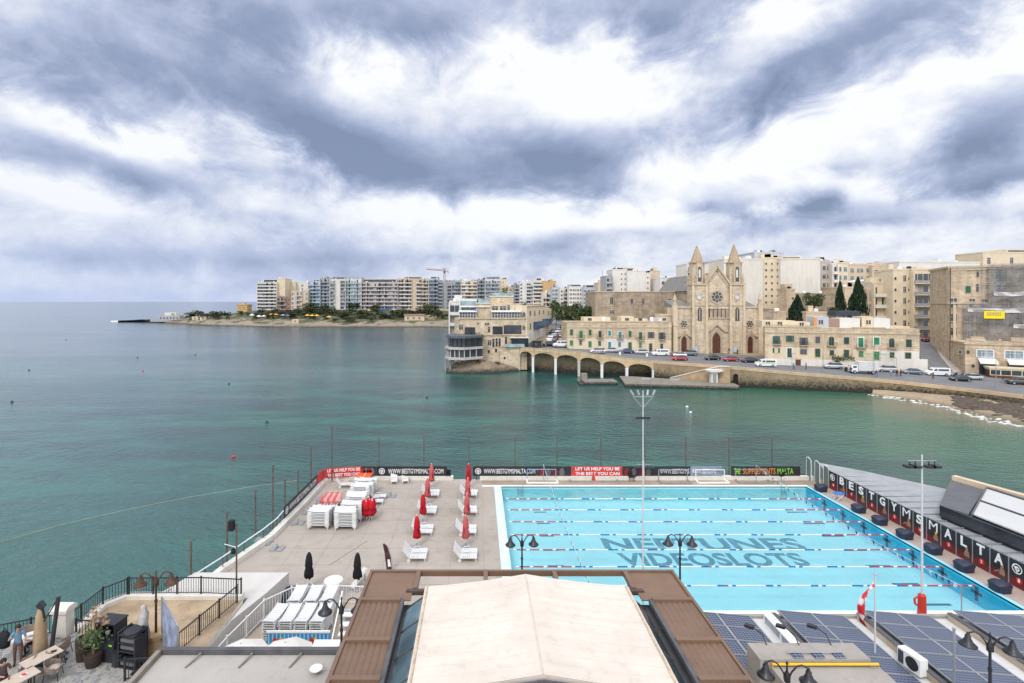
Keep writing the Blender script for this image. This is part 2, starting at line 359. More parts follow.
s=MB(); s.quad((-30000,-60,0),(30000,-60,0),(30000,50000,0),(-30000,50000,0)); struct(s,'sea',SEA)
# ---------------------------------------------------------------- rock, soil, road materials
def zband(name,c,dark,z0,z1,var=.25,scale=.3,bump=.5,green=None):
    m,nt,bs,L=nt_of(name); g=nt.nodes.new('ShaderNodeNewGeometry'); sp=nt.nodes.new('ShaderNodeSeparateXYZ'); L.new(g.outputs['Position'],sp.inputs[0])
    n=noise(nt,scale,6,.65); cc=mix(nt,ramp(nt,n,[(.3,0),(.7,1)]),sc3(c,1-var),sc3(c,1+var))
    n2=noise(nt,scale*4,5,.65); cc=mix(nt,mathn(nt,'MULTIPLY',ramp(nt,n2,[(.5,0),(.68,1)]),.5),cc,sc3(c,.45))
    if green: cc=mix(nt,ramp(nt,mathn(nt,'ADD',noise(nt,.11,5,.65),mathn(nt,'MULTIPLY_ADD',sp.outputs[2],.028,-.10)),[(.47,0),(.56,1)]),cc,green)
    q=nt.nodes.new('ShaderNodeMapRange'); q.inputs[1].default_value=z1; q.inputs[2].default_value=z0
    L.new(mathn(nt,'ADD',sp.outputs[2],mathn(nt,'MULTIPLY',mathn(nt,'SUBTRACT',n2,.5),(z1-z0)*2.4)),q.inputs[0])
    cc=mix(nt,q.outputs[0],cc,dark); L.new(cc,bs.inputs['Base Color']); bs.inputs['Roughness'].default_value=.92
    b=nd(nt,'ShaderNodeBump',Strength=bump,Distance=.3); L.new(n2,b.inputs['Height']); L.new(b.outputs[0],bs.inputs['Normal']); return m
ROCK=zband('coastal rock',(.42,.33,.22),(.035,.034,.028),.2,1.0)
ROCKG=zband('rocky shore with scrub',(.26,.21,.15),(.05,.046,.038),.3,1.3,scale=.12,green=(.075,.085,.04))
SEAWALLM=zband('sea wall stone',(.30,.225,.14),(.024,.025,.018),.8,2.9,scale=.5)
QUAYM=zband('quay stone',(.25,.22,.18),(.022,.022,.018),.25,1.0,scale=.6)
SAND=zband('wet sand',(.33,.255,.17),(.16,.12,.08),-.1,.35,var=.15,scale=.25,bump=.15)
ROAD=mat('asphalt',(.17,.17,.175),.9,.12,.25,.2,dirt=.25); PAVE=mat('paving',(.42,.38,.33),.9,.1,.5,.2,dirt=.25)
LAND=mat('dry ground',(.30,.24,.16),.95,.25,.08,.1)
# far headland
HP=[(118,320.8,320.6,529),(125,321.0,320.3,530),(150,322.2,319.2,530),(180,324.0,317.6,530),(205,325.6,316,530),(230,326.2,313.5,530),(252,326.9,311,530),(280,327.2,309.3,530),(330,327.3,308.6,530),(400,327.4,308.2,530),(450,327.5,308,530),(520,327.5,306,530),(640,327,304,530)]
def lerp(a,b,t): return a+(b-a)*t
def hp(px):
    for a,b in zip(HP,HP[1:]):
        if a[0]<=px<=b[0]:
            t=(px-a[0])/(b[0]-a[0]); return [lerp(a[i],b[i],t) for i in range(4)]
def headland(px,t,extra=True):
    _,yw,yb,Yb=hp(px); Yw=F*CAMZ/(yw-HY); zb=max(.6,CAMZ-(yb-HY)*Yb/F)
    prof=[(0,-.5),(.02,.05),(.05,.10),(.14,.16),(.17,.28),(.30,.40),(.34,.55),(.55,.72),(.62,.86),(1,1)]
    for (a,p),(b,q) in zip(prof,prof[1:]):
        if a<=t<=b: h=lerp(p,q,(t-a)/(b-a)); break
    Y=lerp(Yw,Yb,t); z=(h*zb if h>0 else h)
    if extra and 0<t<1:
        X=(px-CX)*Y/F; z+=mnoise.noise((X*.09,Y*.09,0))*.9*min(1,zb/5); Y+=mnoise.noise((X*.06,5,t*9))*5
    return Vector(((px-CX)*Y/F,Y,z))
s=MB(); s.grid(130,26,lambda u,v: headland(lerp(118,640,u),v)); 
s.grid(130,2,lambda u,v: (lambda p,px: p if v==0 else Vector((p.x*(1+.05*v),p.y*(1+.05*v)+(0 if px<255 else 300*v),(-1.5 if px<252 else p.z))))(headland(lerp(118,640,u),1),lerp(118,640,u)))
struct(s,'headland',ROCKG)
# the land round the bay: road along the sea wall, ground rising behind
WALL=[(519,157.6,7.5),(548,151.5,7.3),(579,147,7.0),(602,144,6.3),(627,142.3,5.6),(653,141,5.15),(700,134.3,5.0),(745,127,5.05),(800,123.4,4.3),(853,120.3,3.75),(899,117,3.3),(967,110,2.75),(1024,102,2.75),(1130,92,2.75),(1300,84,2.75)]
BACK=[(527,160,8.4),(548,158,7.7),(575,156,7.1),(602,156,6.8),(630,156,6.5),(662,156,6.2),(705,158,5.6),(764,152,5.1),(800,136,4.4),(853,132,4.0),(905,128.5,3.5),(970,134,3.3),(1030,127,2.9),(1130,118,2.9),(1300,112,2.9)]
wx=lambda px,Y:(px-CX)*Y/F
WP=[Vector((wx(a,b),b,c)) for a,b,c in WALL]; BP=[Vector((wx(a,b),b,c)) for a,b,c in BACK]
s=MB()
for i in range(len(WP)-1):
    a,b,c,d=[p.copy() for p in (WP[i],WP[i+1],BP[i+1],BP[i])]; a.z-=.9; b.z-=.9
    s.grid(6,8,lambda u,v:a.lerp(b,u).lerp(d.lerp(c,u),v))
ROADMB=s; struct(s,'road',ROAD)
s=MB()
rows=[BP,[Vector((p.x*1.18,p.y+35,p.z+3.5)) for p in BP],[Vector((p.x*1.6,p.y+110,15)) for p in BP],[Vector((p.x*2.6,p.y+300,17)) for p in BP]]
for r0,r1 in zip(rows,rows[1:]):
    for i in range(len(r0)-1): s.quad(r0[i],r0[i+1],r1[i+1],r1[i])
ROADQ=None
struct(s,'ground',LAND)
s=MB() # pavement along the parapet, a kerb above the road
for i in range(len(WP)-1):
    a,b=WP[i],WP[i+1]; n=Vector((-(b-a).y,(b-a).x,0)).normalized()
    q=[a+n*.35,b+n*.35,b+n*2.3,a+n*2.3]
    s.prism([(p.x,p.y) for p in q],[a.z-1.2,b.z-1.2,b.z-1.2,a.z-1.2],[a.z-.77,b.z-.77,b.z-.77,a.z-.77])
struct(s,'pavement',PAVE)
# road centre markings
s=MB()
for i in range(len(WP)-1):
    a=WP[i].lerp(BP[i],.5); b=WP[i+1].lerp(BP[i+1],.5); a.z=lerp(WP[i].z-.9,BP[i].z,.5); b.z=lerp(WP[i+1].z-.9,BP[i+1].z,.5)
    n=max(1,int((b-a).length/5))
    for k in range(n):
        p=a.lerp(b,(k+.1)/n); q=a.lerp(b,(k+.55)/n); up=Vector((0,0,.03)); w=Vector((0,.08,0))
        s.quad(p-w+up,q-w+up,q+w+up,p+w+up)
struct(s,'road_markings',WPAINT)
# beach in the cove
s=MB(); fr=[G(px,py,0) for px,py in ((872,394.6),(905,399),(940,406),(975,415),(1005,423),(1040,431),(1120,446))]
bk=[Vector((wx(px,Y)*1.001,Y-.15,1.0)) for px,Y in ((872,118.9),(905,116.4),(940,112.8),(967,110),(1000,105.3),(1024,102),(1130,92))]
s.grid(36,10,lambda u,v:(lambda a,b: a.lerp(b,v)+Vector((0,0,-.25*(1-v)+.12*mnoise.noise((u*30,v*6,0))-.03)))(*[(lambda L_:L_[min(5,int(u*6))].lerp(L_[min(5,int(u*6))+1],u*6-min(5,int(u*6))))(L_) for L_ in (fr,bk)]))
struct(s,'beach',SAND)
SEAWEED=mat('dried seaweed',(.10,.082,.066),.95,.3,1.2,.1)
s=MB()
for k in range(420):
    u=U(.42,1); v=min(.98,max(.3,random.gauss(.66,.16))); i=min(5,int(u*6)); t=u*6-i
    p=fr[i].lerp(fr[i+1],t).lerp(bk[i].lerp(bk[i+1],t),v); z=-.25*(1-v)+v*1.0+.08; r_=U(.2,.7)
    s.lathe([(r_,-.1),(r_*.8,.03),(r_*.2,.06)],(p.x,p.y,z),6,sx=1.9)
struct(s,'seaweed',SEAWEED,kind='stuff')
FOAM=mat('sea foam',(.60,.60,.58),.8,.05,4,.2)
s=MB()
for k in range(150):
    u=random.random()**.8; i=min(5,int(u*6)); t=u*6-i; p=fr[i].lerp(fr[i+1],t)+Vector((random.gauss(0,.9),random.gauss(-.5,1.0)-2.0*(math.sin(u*9)>.3)*random.random(),0))
    r_=U(.08,.28); s.lathe([(r_,-.02),(r_*.7,.035),(r_*.2,.05)],(p.x,p.y,.01),6,sx=U(1.4,3))
for k in range(70):
    p=G(U(750,770),U(383.5,386.5),0) if k<35 else G(U(884,902),U(395,398.5),0); r_=U(.1,.3); s.lathe([(r_,-.02),(r_*.7,.035)],(p.x,p.y,.01),6,sx=2)
for k in range(40):
    p=G(U(112,124),U(320.8,322),0); s.lathe([(1.2,-.05),(.7,.25)],(p.x,p.y,.02),6,sx=2.5)
struct(s,'sea_foam',FOAM,kind='stuff')
# ---------------------------------------------------------------- swimming pool and its decks
DZ=2.6
DECK=mat('beige deck concrete',(.355,.312,.27),.9,.12,.18,.2,dirt=.3); DECKW=mat('damp poolside concrete',(.30,.24,.18),.8,.2,.5,.3,dirt=.4)
DECKR=mat('pinkish deck concrete',(.38,.31,.26),.85,.12,.4,.2,dirt=.2); KERB=mat('white painted kerb',(.66,.63,.57),.85,.1,.6,.2,streak=.2,dirt=.25)
SLABW=mat('white roof coating',(.54,.515,.48),.85,.05,.3,.2,dirt=.12); TANP=mat('stained tan concrete',(.37,.28,.185),.9,.32,.45,.15,dirt=.5)
PX0,PX1,PY0,PY1=2.35,33.3,31.1,52.0
EDGE=[(-18.7,28.8),(-18.4,31.9),(-17.9,35.6),(-16.55,40.5),(-16.2,47),(-16.1,52.6),(-15.8,53.6),(-14.8,54.2)]
def at_edge(i): return EDGE[i]
s=MB(); s.prism(EDGE+[(0.4,54.2),(.4,28.8)],-1.5,DZ,1,0); struct(s,'pool_deck',[DECK,KERB])
s=MB(); s.box(.4,PY1+.35,-1.5,36.2,54.2,DZ+.004,0); struct(s,'poolside_far_deck',[DECKW])
s=MB(); s.box(PX1+.3,26,-1.5,36.2,PY1+.35,DZ+.002); struct(s,'poolside_lane_deck',[DECKR])
s=MB(); s.box(.4,26,-1.5,PX1+.3,PY0-.35,DZ+.002); struct(s,'poolside_near_deck',[DECKR])
# deck joints
s=MB()
for k in range(9): s.box(-15.5,31.5+k*2.5,DZ+.001,.3,31.53+k*2.5,DZ+.006)
for k in range(7): s.box(-14+k*2.4,31,DZ+.001,-13.97+k*2.4,54,DZ+.005)
struct(s,'deck_joints',mat('joint filler',(.27,.24,.21),.9))
# basin
TILE=mat('pale blue pool tile',(.42,.78,.83),.4,.06,.2,.4); TILED=mat('blue pool wall tile',(.03,.55,.80),.35,.12,.5,.4); COPE=mat('white pool coping',(.72,.72,.70),.6,.06,1,.3)
LINEM=mat('black lane tile',(.035,.13,.20),.4,.1,1,.4)
FZ=1.15; WZ=2.42
s=MB(); s.quad((PX0,PY0,FZ),(PX1,PY0,FZ),(PX1,PY1,FZ),(PX0,PY1,FZ),0)
s.quad((PX0,PY1,FZ),(PX1,PY1,FZ),(PX1,PY1,DZ),(PX0,PY1,DZ),0); s.quad((PX0,PY0,FZ),(PX0,PY0,DZ),(PX1,PY0,DZ),(PX1,PY0,FZ),0)
s.quad((PX0,PY0,FZ),(PX0,PY1,FZ),(PX0,PY1,DZ),(PX0,PY0,DZ),0); s.quad((PX1,PY0,FZ),(PX1,PY0,DZ),(PX1,PY1,DZ),(PX1,PY1,FZ),1)
struct(s,'pool_basin',[TILE,TILED])
s=MB(); s.box(.4,PY1,DZ-.1,PX1+.3,PY1+.35,DZ+.03); s.box(.4,PY0-.35,DZ-.1,PX1+.3,PY0,DZ+.03)
struct(s,'pool_coping',COPE)
s=MB(); s.box(.4,PY0,DZ-.1,PX0-.72,PY1,DZ+.003,2); s.box(PX0-.72,PY0,DZ-.12,PX0,PY1,DZ-.03,0); s.box(PX1,PY0,DZ-.1,PX1+.3,PY1,DZ+.025,1)
struct(s,'pool_edge_gutter',[mat('pale gutter tile',(.55,.68,.72),.5,.06,1,.3),mat('light blue gutter tile',(.30,.58,.70),.5,.08,1,.3),DECK])
s=MB()
for k in range(7): 
    yy=33.0+k*2.5+1.2
    s.box(PX1-3.6,yy-.12,FZ+.002,PX1-1.7,yy+.12,FZ+.006); s.box(PX0+3,yy-.1,FZ+.002,PX0+4.2,yy+.1,FZ+.006)
    s.box(PX1-.012,yy-.12,FZ+.25,PX1-.004,yy+.12,DZ-.25); s.box(PX1-.012,yy-.38,FZ+.7,PX1-.005,yy+.38,FZ+.9)
s.box(PX0+1.5,PY0+.9,FZ+.002,PX1-2.4,PY0+1.1,FZ+.006)
struct(s,'pool_floor_lines',LINEM)
m,nt,bs,L=nt_of('ripple broken blue floor lettering'); L.new(mix(nt,ramp(nt,noise(nt,2.2,4,.65),[(.52,0),(.82,1)]),(.075,.25,.34),(.26,.55,.63)),bs.inputs['Base Color']); FLT=m  # water ripple distortion painted in as noise breaks in the letter colour
for w,px0,px1,y0,y1 in (('NEPTUNES',603,802,538.2,550.4),('VIDEOSLOTS',619.5,805,553,566.2)):
    a=G(px0,y1,FZ); b=G(px1,y1,FZ); c=G(px0,y0,FZ); Y=(a.y+c.y)/2; X0=wx(px0,Y); X1=wx(px1,Y)
    o=text(w,X1-X0,c.y-a.y,FLT,None,((X0+X1)/2,Y,FZ+.006),(0,0,0),name='pool_floor_lettering',depth=.002,bold=.032,italic=-.0); tag(o,kind='structure')
m,nt,bs,L=nt_of('pool water')
out=nt.nodes['Material Output']; tr=nd(nt,'ShaderNodeBsdfTransparent',Color=(.84,.96,.985,1)); gl=nd(nt,'ShaderNodeBsdfGlossy',Color=(1,1,1,1),Roughness=.04)
fr_=nd(nt,'ShaderNodeFresnel',IOR=1.33); ms=nt.nodes.new('ShaderNodeMixShader')
b=nd(nt,'ShaderNodeBump',Strength=.28,Distance=.3); L.new(noise(nt,1.1,4,.55),b.inputs['Height']); L.new(b.outputs[0],gl.inputs['Normal']); L.new(b.outputs[0],fr_.inputs['Normal'])
L.new(fr_.outputs[0],ms.inputs[0]); L.new(tr.outputs[0],ms.inputs[1]); L.new(gl.outputs[0],ms.inputs[2]); L.new(ms.outputs[0],out.inputs[0])
s=MB(); s.quad((PX0,PY0,WZ),(PX1,PY0,WZ),(PX1,PY1,WZ),(PX0,PY1,WZ)); struct(s,'pool_water',m)
# lane ropes
RB=mat('blue rope float',(.012,.10,.30),.5,.1,3); RW=mat('white rope float',(.72,.74,.76),.5,.05,3); RR=mat('red rope float',(.42,.02,.04),.5,.1,3)
s=MB(); x=PX0+.35; i=0
while x<PX1-.3:
    d=x-PX0; e=PX1-x
    if d<4.6 or e<5.2: c=2 if i%4 else 1
    else:
        ph=((x-PX0-4.6)%3.0)
        c=(0 if i%4 else 1) if ph<1.1 else 1
        if 9.5<d<15 and .3<ph<.7: c=2
    s.tube([(x,0,0),(x+.24,0,0)],.043,6,c); x+=.25; i+=1
ME=s.data('float_line',[RB,RW,RR])
names=['farthest','second farthest','third from the far side','middle','third from the near side','second nearest','nearest']
def lane(k): return G(500,(499,510,522,535,550,567,586)[k],WZ).y
for k in range(7):
    o=place('lane_rope',ME,None,(0,lane(k),WZ+.02)); tag(o,'red, white and blue lane rope, %s of seven across the pool'%names[k],'lane rope',group='lane ropes across the pool')
# backstroke pennants
FB=mat('pennant navy',(.03,.05,.10),.7); FW=mat('pennant white',(.7,.7,.7),.7)
def pennants(x,y0,y1,z0,z1,label):
    r=thing('pennant_line',label,'pennants',(x,y0,DZ)); n=int((y1-y0)/.42); s1=MB(); s2=MB(); pts=[]
    for i in range(n+1):
        t=i/n; z=lerp(z0,z1,t)-DZ-1.1*4*t*(1-t)*.5; pts.append((0,(y1-y0)*t,z))
        if i and i<n and i%3:
            s2=MB(); s2.add([(.01,(y1-y0)*t-.1,z),(.01,(y1-y0)*t+.1,z),(.05,(y1-y0)*t,z-.34),(-.01,(y1-y0)*t-.1,z),(-.01,(y1-y0)*t+.1,z),(.03,(y1-y0)*t,z-.34)],[(0,1,2),(5,4,3),(0,3,4,1),(1,4,5,2),(2,5,3,0)],i%2); s2.build('pennant',[FB,FW],r)
    s1.tube(pts,.012,4); s1.build('cord',WPAINT,r)
    s3=MB(); s3.tube([(0,0,0),(0,0,z0-DZ)],.035,6); s3.build('post',STEEL,r); s3=MB(); s3.tube([(0,y1-y0,0),(0,y1-y0,z1-DZ)],.035,6); s3.build('post',STEEL,r)
pennants(6.8,30.6,53.2,4.4,4.5,'sagging line of navy and white pennants over the left end of the pool')
pennants(28.9,30.6,53.2,4.4,4.4,'sagging line of navy and white pennants over the right end of the pool')
# ---------------------------------------------------------------- kerbs, banners, fence posts
s=MB()
for a,b in zip(EDGE,EDGE[1:]):
    d=(Vector((*b,0))-Vector((*a,0))).normalized(); n=Vector((d.y,-d.x,0)); A=Vector((*a,0)); B=Vector((*b,0))
    s.prism([tuple((p)[:2]) for p in (A-n*.05,B-n*.05,B+n*.42,A+n*.42)],DZ-.3,DZ+.38)
s.box(-14.8,53.8,DZ-.3,-2.6,54.25,DZ+.4); s.box(.2,53.8,DZ-.3,35.3,54.25,DZ+.4)
solo(s,'parapet_kerb',KERB,'low white painted kerb running round the seaward edge of the pool deck','kerb')
def banner(p,q,m,lines,label,h=1.0,z=DZ+.42,tm=None,scale=.62,extra=None,group=None):
    p=Vector((*p,z)); q=Vector((*q,z)); d=(q-p); Lh=d.length; rz=math.atan2(d.y,d.x)
    r=thing('advert_banner',label,'banner',p,rz,group); s=MB(); s.box(0,-.02,0,Lh,.02,h); s.build('panel',m,r)
    n=len(lines)
    for i,(t,a,b,tmm) in enumerate(lines):
        if len(t)==0: continue
        row,nr=(i,n) if all(l[1]==lines[0][1] for l in lines) else (0,1)
        text(t,(b-a)*Lh,h/nr*scale*.8,tmm,r,((a+b)/2*Lh,-.028,h-(row+.5)*h/nr),(R(90),0,0),bold=.02,depth=.004)
    if extra: extra(r,Lh,h)
    return r
def emblem(fx,m=LETW,rr=.32):
    def f(r,Lh,h):
        s=MB(); c=(fx*Lh,-.026,h/2)
        for k in range(24):
            a,b=2*math.pi*k/24,2*math.pi*(k+1)/24
            for r0,r1 in ((rr*.8,rr),(rr*.25,rr*.5)):
                s.quad(*[(c[0]+math.cos(t)*q,c[1]-.004,c[2]+math.sin(t)*q) for t,q in ((a,r0),(b,r0),(b,r1),(a,r1))])
        for k in range(3):
            t=k*2.09+.5; s.bar((c[0],c[1]-.004,c[2]),(c[0]+math.cos(t)*rr*.85,c[1]-.004,c[2]+math.sin(t)*rr*.85),.06,.004)
        s.build('emblem',m,r)
    return f
YB=53.98; bx_=lambda px:wx(px,54)
banner((-16.42,43.3),(-16.16,51.4),BANK,[('WWW.BESTGYMSMALTA.COM',.14,.96,LETW)],'black advert banner with white lettering along the seaward side of the sun deck',extra=emblem(.07))
banner((-16.15,51.45),(-15.95,53.2),BANR,[],'short plain red advert banner on the seaward side next to the deck corner')
banner((-15.9,53.3),(bx_(361),YB),BANR,[('LET US HELP YOU BE',.06,.97,LETW),('THE BEST YOU CAN',.06,.97,LETW)],'red advert banner with two lines of white lettering at the deck corner',scale=.8)
def figures(r,Lh,h):
    s=MB()
    for k in range(4):
        x=Lh*(.12+.2*k); s.front([(x-.2,.02),(x+.25,.02),(x+.3,.5),(x+.12,.85),(x-.1,.8),(x-.25,.45)],-.026,-.022,k%2)
    s.build('printed_figures',[mat('print dark red',(.2,.02,.02),.6),mat('print grey',(.13,.12,.13),.6)],r)
banner((bx_(361)+.03,YB),(bx_(376),YB),BANK,[],'black and red photo banner beside the corner banner',extra=figures)
banner((bx_(376)+.03,YB),(bx_(447),YB),BANK,[('WWW.BESTGYMSMALTA.COM',.17,.95,LETW)],'black advert banner with white web address behind the left umbrella row',extra=emblem(.08))
banner((bx_(473),YB),(bx_(537),YB),BANK,[('WWW.BESTGYMSMALTA.COM',.17,.97,LETW)],'black advert banner with white web address right of the gap in the far rail',extra=emblem(.08))
banner((bx_(537)+.03,YB),(bx_(571),YB),BANK,[],'dark photo banner behind the blue framed goal',extra=figures)
banner((bx_(571)+.03,YB),(bx_(622),YB),BANR,[('LET US HELP YOU BE',.08,.95,LETW),('THE BEST YOU CAN',.08,.95,LETW)],'red advert banner with two white lettering lines behind a goal on the far pool side',scale=.8)
banner((bx_(622)+.03,YB),(bx_(658),YB),BANK,[],'dark photo banner behind the floodlight pole on the far pool side',extra=figures)
banner((bx_(658)+.03,YB),(bx_(690),YB),BANK,[('WWW.BESTGYMS',.05,.97,LETW)],'short black advert banner behind the grey framed goal')
banner((bx_(690)+.03,YB),(bx_(722),YB),BANG,[('WWW.BESTGYMS',.05,.8,LETW)],'grey blue advert banner behind the wide white goal')
banner((bx_(731),YB),(bx_(800),YB),BANK,[('THE',.04,.13,LIME),('SUPPLEMENTS',.17,.64,ORGP),('MALTA',.67,.9,LIME)],'black banner with lime green and orange lettering at the far right pool corner',scale=.75)
s=MB(); s.tube([(0,0,0),(0,0,4.3)],.055,6); s.tube([(0,0,2.9),(0,.5,3.25)],.02,4); PM=s.data('pole',[RUST])
for k,px in enumerate((379,424,469,515,557,601,645,686,729,772)):
    o=place('fence_pole',PM,None,(wx(px,54.7),54.7,DZ)); tag(o,'thin rusty net pole behind the far banners, %s'%['left of the gap in the stacked loungers','left of the first umbrella row','between the umbrella rows and the pool','behind the left pool corner','behind the blue framed goal','behind the red banner','behind the floodlight pole','behind the grey framed goal','left of the lime lettered banner','behind the lime lettered banner'][k],'net pole',group='net poles along the far edge')
for k,(px,pb,pt) in enumerate(((191,600,541),(227,567,512),(255.5,537,490),(273,531,465),(285,519,479),(298,507,470),(311,494,447),(332,482,425))):
    b=G(px,pb,DZ); t=CAMZ+(HY-pt)*b.y/F; s=MB(); s.tube([(0,0,0),(0,0,t-DZ)],.06,6)
    if k<4: s.tube([(0,0,t-DZ-.05),(.55,.1,t-DZ+.25)],.018,4); 
    if k in(0,1,2): s.tube([(0,0,(t-DZ)*.35),(.55,.1,(t-DZ)*.35+.25)],.018,4)
    solo(s,'fence_pole',RUST,['thin rusty net pole nearest the black terrace railing','thin rusty net pole beside the white roof slab','rusty net pole at the start of the handrail bend','taller thick rusty net pole at the handrail end','rusty net pole at the near end of the side banner','rusty net pole halfway along the side banner','rusty net pole near the far end of the side banner','tallest rusty net pole at the far left deck corner'][k],'net pole',b,group='net poles along the left edge')
# white handrail on the left edge
r=thing('handrail','long white tube handrail on short posts along the seaward edge of the deck','handrail',(-17.6,36,DZ)); s=MB()
pts=[(-18.5,29.2,4.55),(-18.3,32,3.95),(-17.75,35.6,3.65),(-16.75,39.9,3.65)]+[(-16.5,42,3.6),(-16.42,43.2,3.75)]
s.tube([Vector(p)-Vector((-17.6,36,DZ)) for p in pts],.045,6); s.build('rail',WPAINT,r)
for a,b in zip(pts,pts[1:]):
    for t in (0,.5):
        p=Vector(a).lerp(Vector(b),t)-Vector((-17.6,36,DZ)); s=MB(); s.tube([(p.x,p.y,.3),tuple(p)],.035,5); s.build('post',RUST,r)
# ---------------------------------------------------------------- lane wall with letters
LW=35.4; PH=1.25; S0=51.62
PANM=mat('dark printed panel',(.014,.018,.02),.45,.4,1.2,.4)
m,nt,bs,L=nt_of('panel fading to red print'); tcn=nt.nodes.new('ShaderNodeTexCoord'); q=nt.nodes.new('ShaderNodeSeparateXYZ'); L.new(tcn.outputs['Generated'],q.inputs[0])
L.new(mix(nt,ramp(nt,q.outputs[2],[(0,1),(.42,0)]),(.014,.017,.02),(.20,.012,.014)),bs.inputs['Base Color']); bs.inputs['Roughness'].default_value=.45; PANR=m
word=[None]+list('BESTGYMSMALTA')+[None]; nums={0:'8',2:'7',4:'6',6:'5',8:'4',10:'3',12:'2',14:'1'}
TX={c:text_data(c,.60 if c not in 'MIL' else (.74 if c=='M' else .5),.72,LETW,depth=.004,bold=0 if c=='M' else .035) for c in set('BESTGYMSMALTA')}
TN={c:text_data(c,.13,.22,LETW,depth=.003,bold=.02) for c in '12345678'}
s=MB(); s.box(.01,0,0,PH-.07,.05,1.75); PD=s.data('panel',[PANR]); s=MB(); s.box(-.06,-.02,0,.01,.07,1.82); PPD=s.data('post',[GREYM])
s=MB(); s.lathe([(.2,0),(.2,.008)],(0,0,0),18); CD=s.data('number_disc',[LETR])
rows_=[('skin print',(.30,.17,.11)),('yellow cap print',(.6,.42,.04)),('dark print',(.06,.05,.05))]
RM=[mat(*a,.6) for a in rows_]
for i in range(16):
    ltr=word[i] if i<15 else None; num=nums.get(i)
    lab='dark lane panel, %s%s'%(('large white letter %s'%ltr) if ltr else ('a round white emblem' if i<15 else 'no letter'),(' over red number %s'%num) if num else (' above a printed swimmer' if ltr and i<15 else ' at the end of the lane wall'))
    if i==8: lab='dark lane panel with the letter S over red number 4'
    if i==3: lab+=', beside number 7'
    if i==7: lab+=', between numbers 5 and 4'
    if i==9: lab+=', between numbers 4 and 3'
    if i==13: lab+=', between numbers 2 and 1'
    r=thing('lane_sign',lab,'sign panel',(LW,S0-i*PH,DZ),R(-90),group='lettered panels along the lane wall')
    place('panel',PD,r); place('post',PPD,r)
    if ltr: place('lettering',TX[ltr],r,(PH*.45,-.006,1.32)).rotation_euler=(R(90),0,0)
    elif i<15: emblem(.42,LETW,.33)(r,PH,2.5)
    if num:
        place('number_disc',CD,r,(PH*.5,0,.52)).rotation_euler=(R(90),0,0); place('number',TN[num],r,(PH*.5,-.014,.52)).rotation_euler=(R(90),0,0)
    elif ltr:
        s=MB(); x=PH*.62; k=i%3
        s.front([(x-.12,.05),(x+.14,.05),(x+.22,.45),(x+.16,.74),(x-.1,.76),(x-.2,.5)],-.008,-.004,0); s.front([(x-.24,.05),(x+.3,.05),(x+.3,.3),(x-.24,.34)],-.011,-.007,2)
        s.front([(x+.02+math.cos(t*.785)*.11,.87+math.sin(t*.785)*.12) for t in range(8)],-.011,-.007,1 if i in(3,9) else 0)
        if k==1: s.front([(x-.5,.3),(x-.1,.55),(x-.1,.66),(x-.52,.38)],-.008,-.004,0)
        s.build('printed_swimmer',RM,r)
# taller green-grey screens at the far end of the wall
for i,(y0,h) in enumerate(((54.3,2.25),(53.4,2.15),(52.5,2.0))):
    r=thing('screen_panel',['tall grey green screen with a rounded top, first from the sea end','tall grey green screen with a rounded top, middle of three','grey green screen with a rounded top beside the emblem panel'][i],'screen',(LW-.6+.3*i,y0,DZ),R(-90),group='green screens at the wall end')
    s=MB(); s.box(.05,.01,0,.78,.05,h); s.build('sheet',mat('grey green sheet',(.13,.17,.15),.5,.1,1,.4),r)
    s=MB(); s.tube([(.03,.02,0),(.03,.02,h-.1),(.1,.02,h+.1),(.3,.02,h+.15),(.78,.02,h-.05),(.8,.02,0)],.035,5); s.build('frame',WPAINT,r)
# braces behind the panels
s=MB(); s.bar((0,0,1.75),(1.5,.25,1.05),.06); s.tube([(0,0,1.75),(0,0,2.05)],.02,4); BRM=s.data('brace',[STEEL])
for k,i in enumerate((9,10,11,12,13,14)):
    o=place('wall_brace',BRM,None,(LW+.1,S0-i*PH,DZ)); tag(o,'slanting steel brace propping the lane wall behind the %s'%['post right of the letter S','post right of the second M','post right of the first A','post right of the letter L','post right of the letter T','post before the end emblem'][k],'brace',group='braces behind the lane wall')
# starting blocks under tarpaulins
s=MB(); 
prof=[(.0,.46,.40),(.10,.47,.41),(.42,.52,.45),(.52,.53,.47),(.60,.46,.40),(.66,.30,.26)]
vs=[];n=16
for z,a,b in prof:
    for k in range(n):
        t=2*math.pi*k/n; q=(abs(math.cos(t))**4+abs(math.sin(t))**4)**-.25; w=1+.05*math.sin(k*2.4+z*9); vs.append((a*math.cos(t)*q*w,b*math.sin(t)*q*w,z+.05*math.sin(k*1.7)*(z>.3)))
fs=[(i*n+k,i*n+(k+1)%n,(i+1)*n+(k+1)%n,(i+1)*n+k) for i in range(len(prof)-1) for k in range(n)]+[tuple((len(prof)-1)*n+k for k in range(n))]
s.add(vs,fs); TB=s.data('tarpaulin',[NAVYF],True)
s=MB(); s.box(-.35,-.3,0,.35,.3,.1); TBB=s.data('plinth',[DECKR])
for k,(px,py) in enumerate(((820.8,489),(858.5,510),(879.6,522),(904.6,536),(933,551),(964,568.5),(1000,589))):
    p=G(px,py+2,DZ); r=thing('starting_block','navy tarpaulin covered starting block in front of %s'%['the emblem panel with number 8','the letters S and T','the letter G','the letters Y and M','the letters S and M','the letters A and L','the letters T and A'][k],'starting block',p,0,'covered starting blocks'); place('tarpaulin',TB,r); place('plinth',TBB,r)
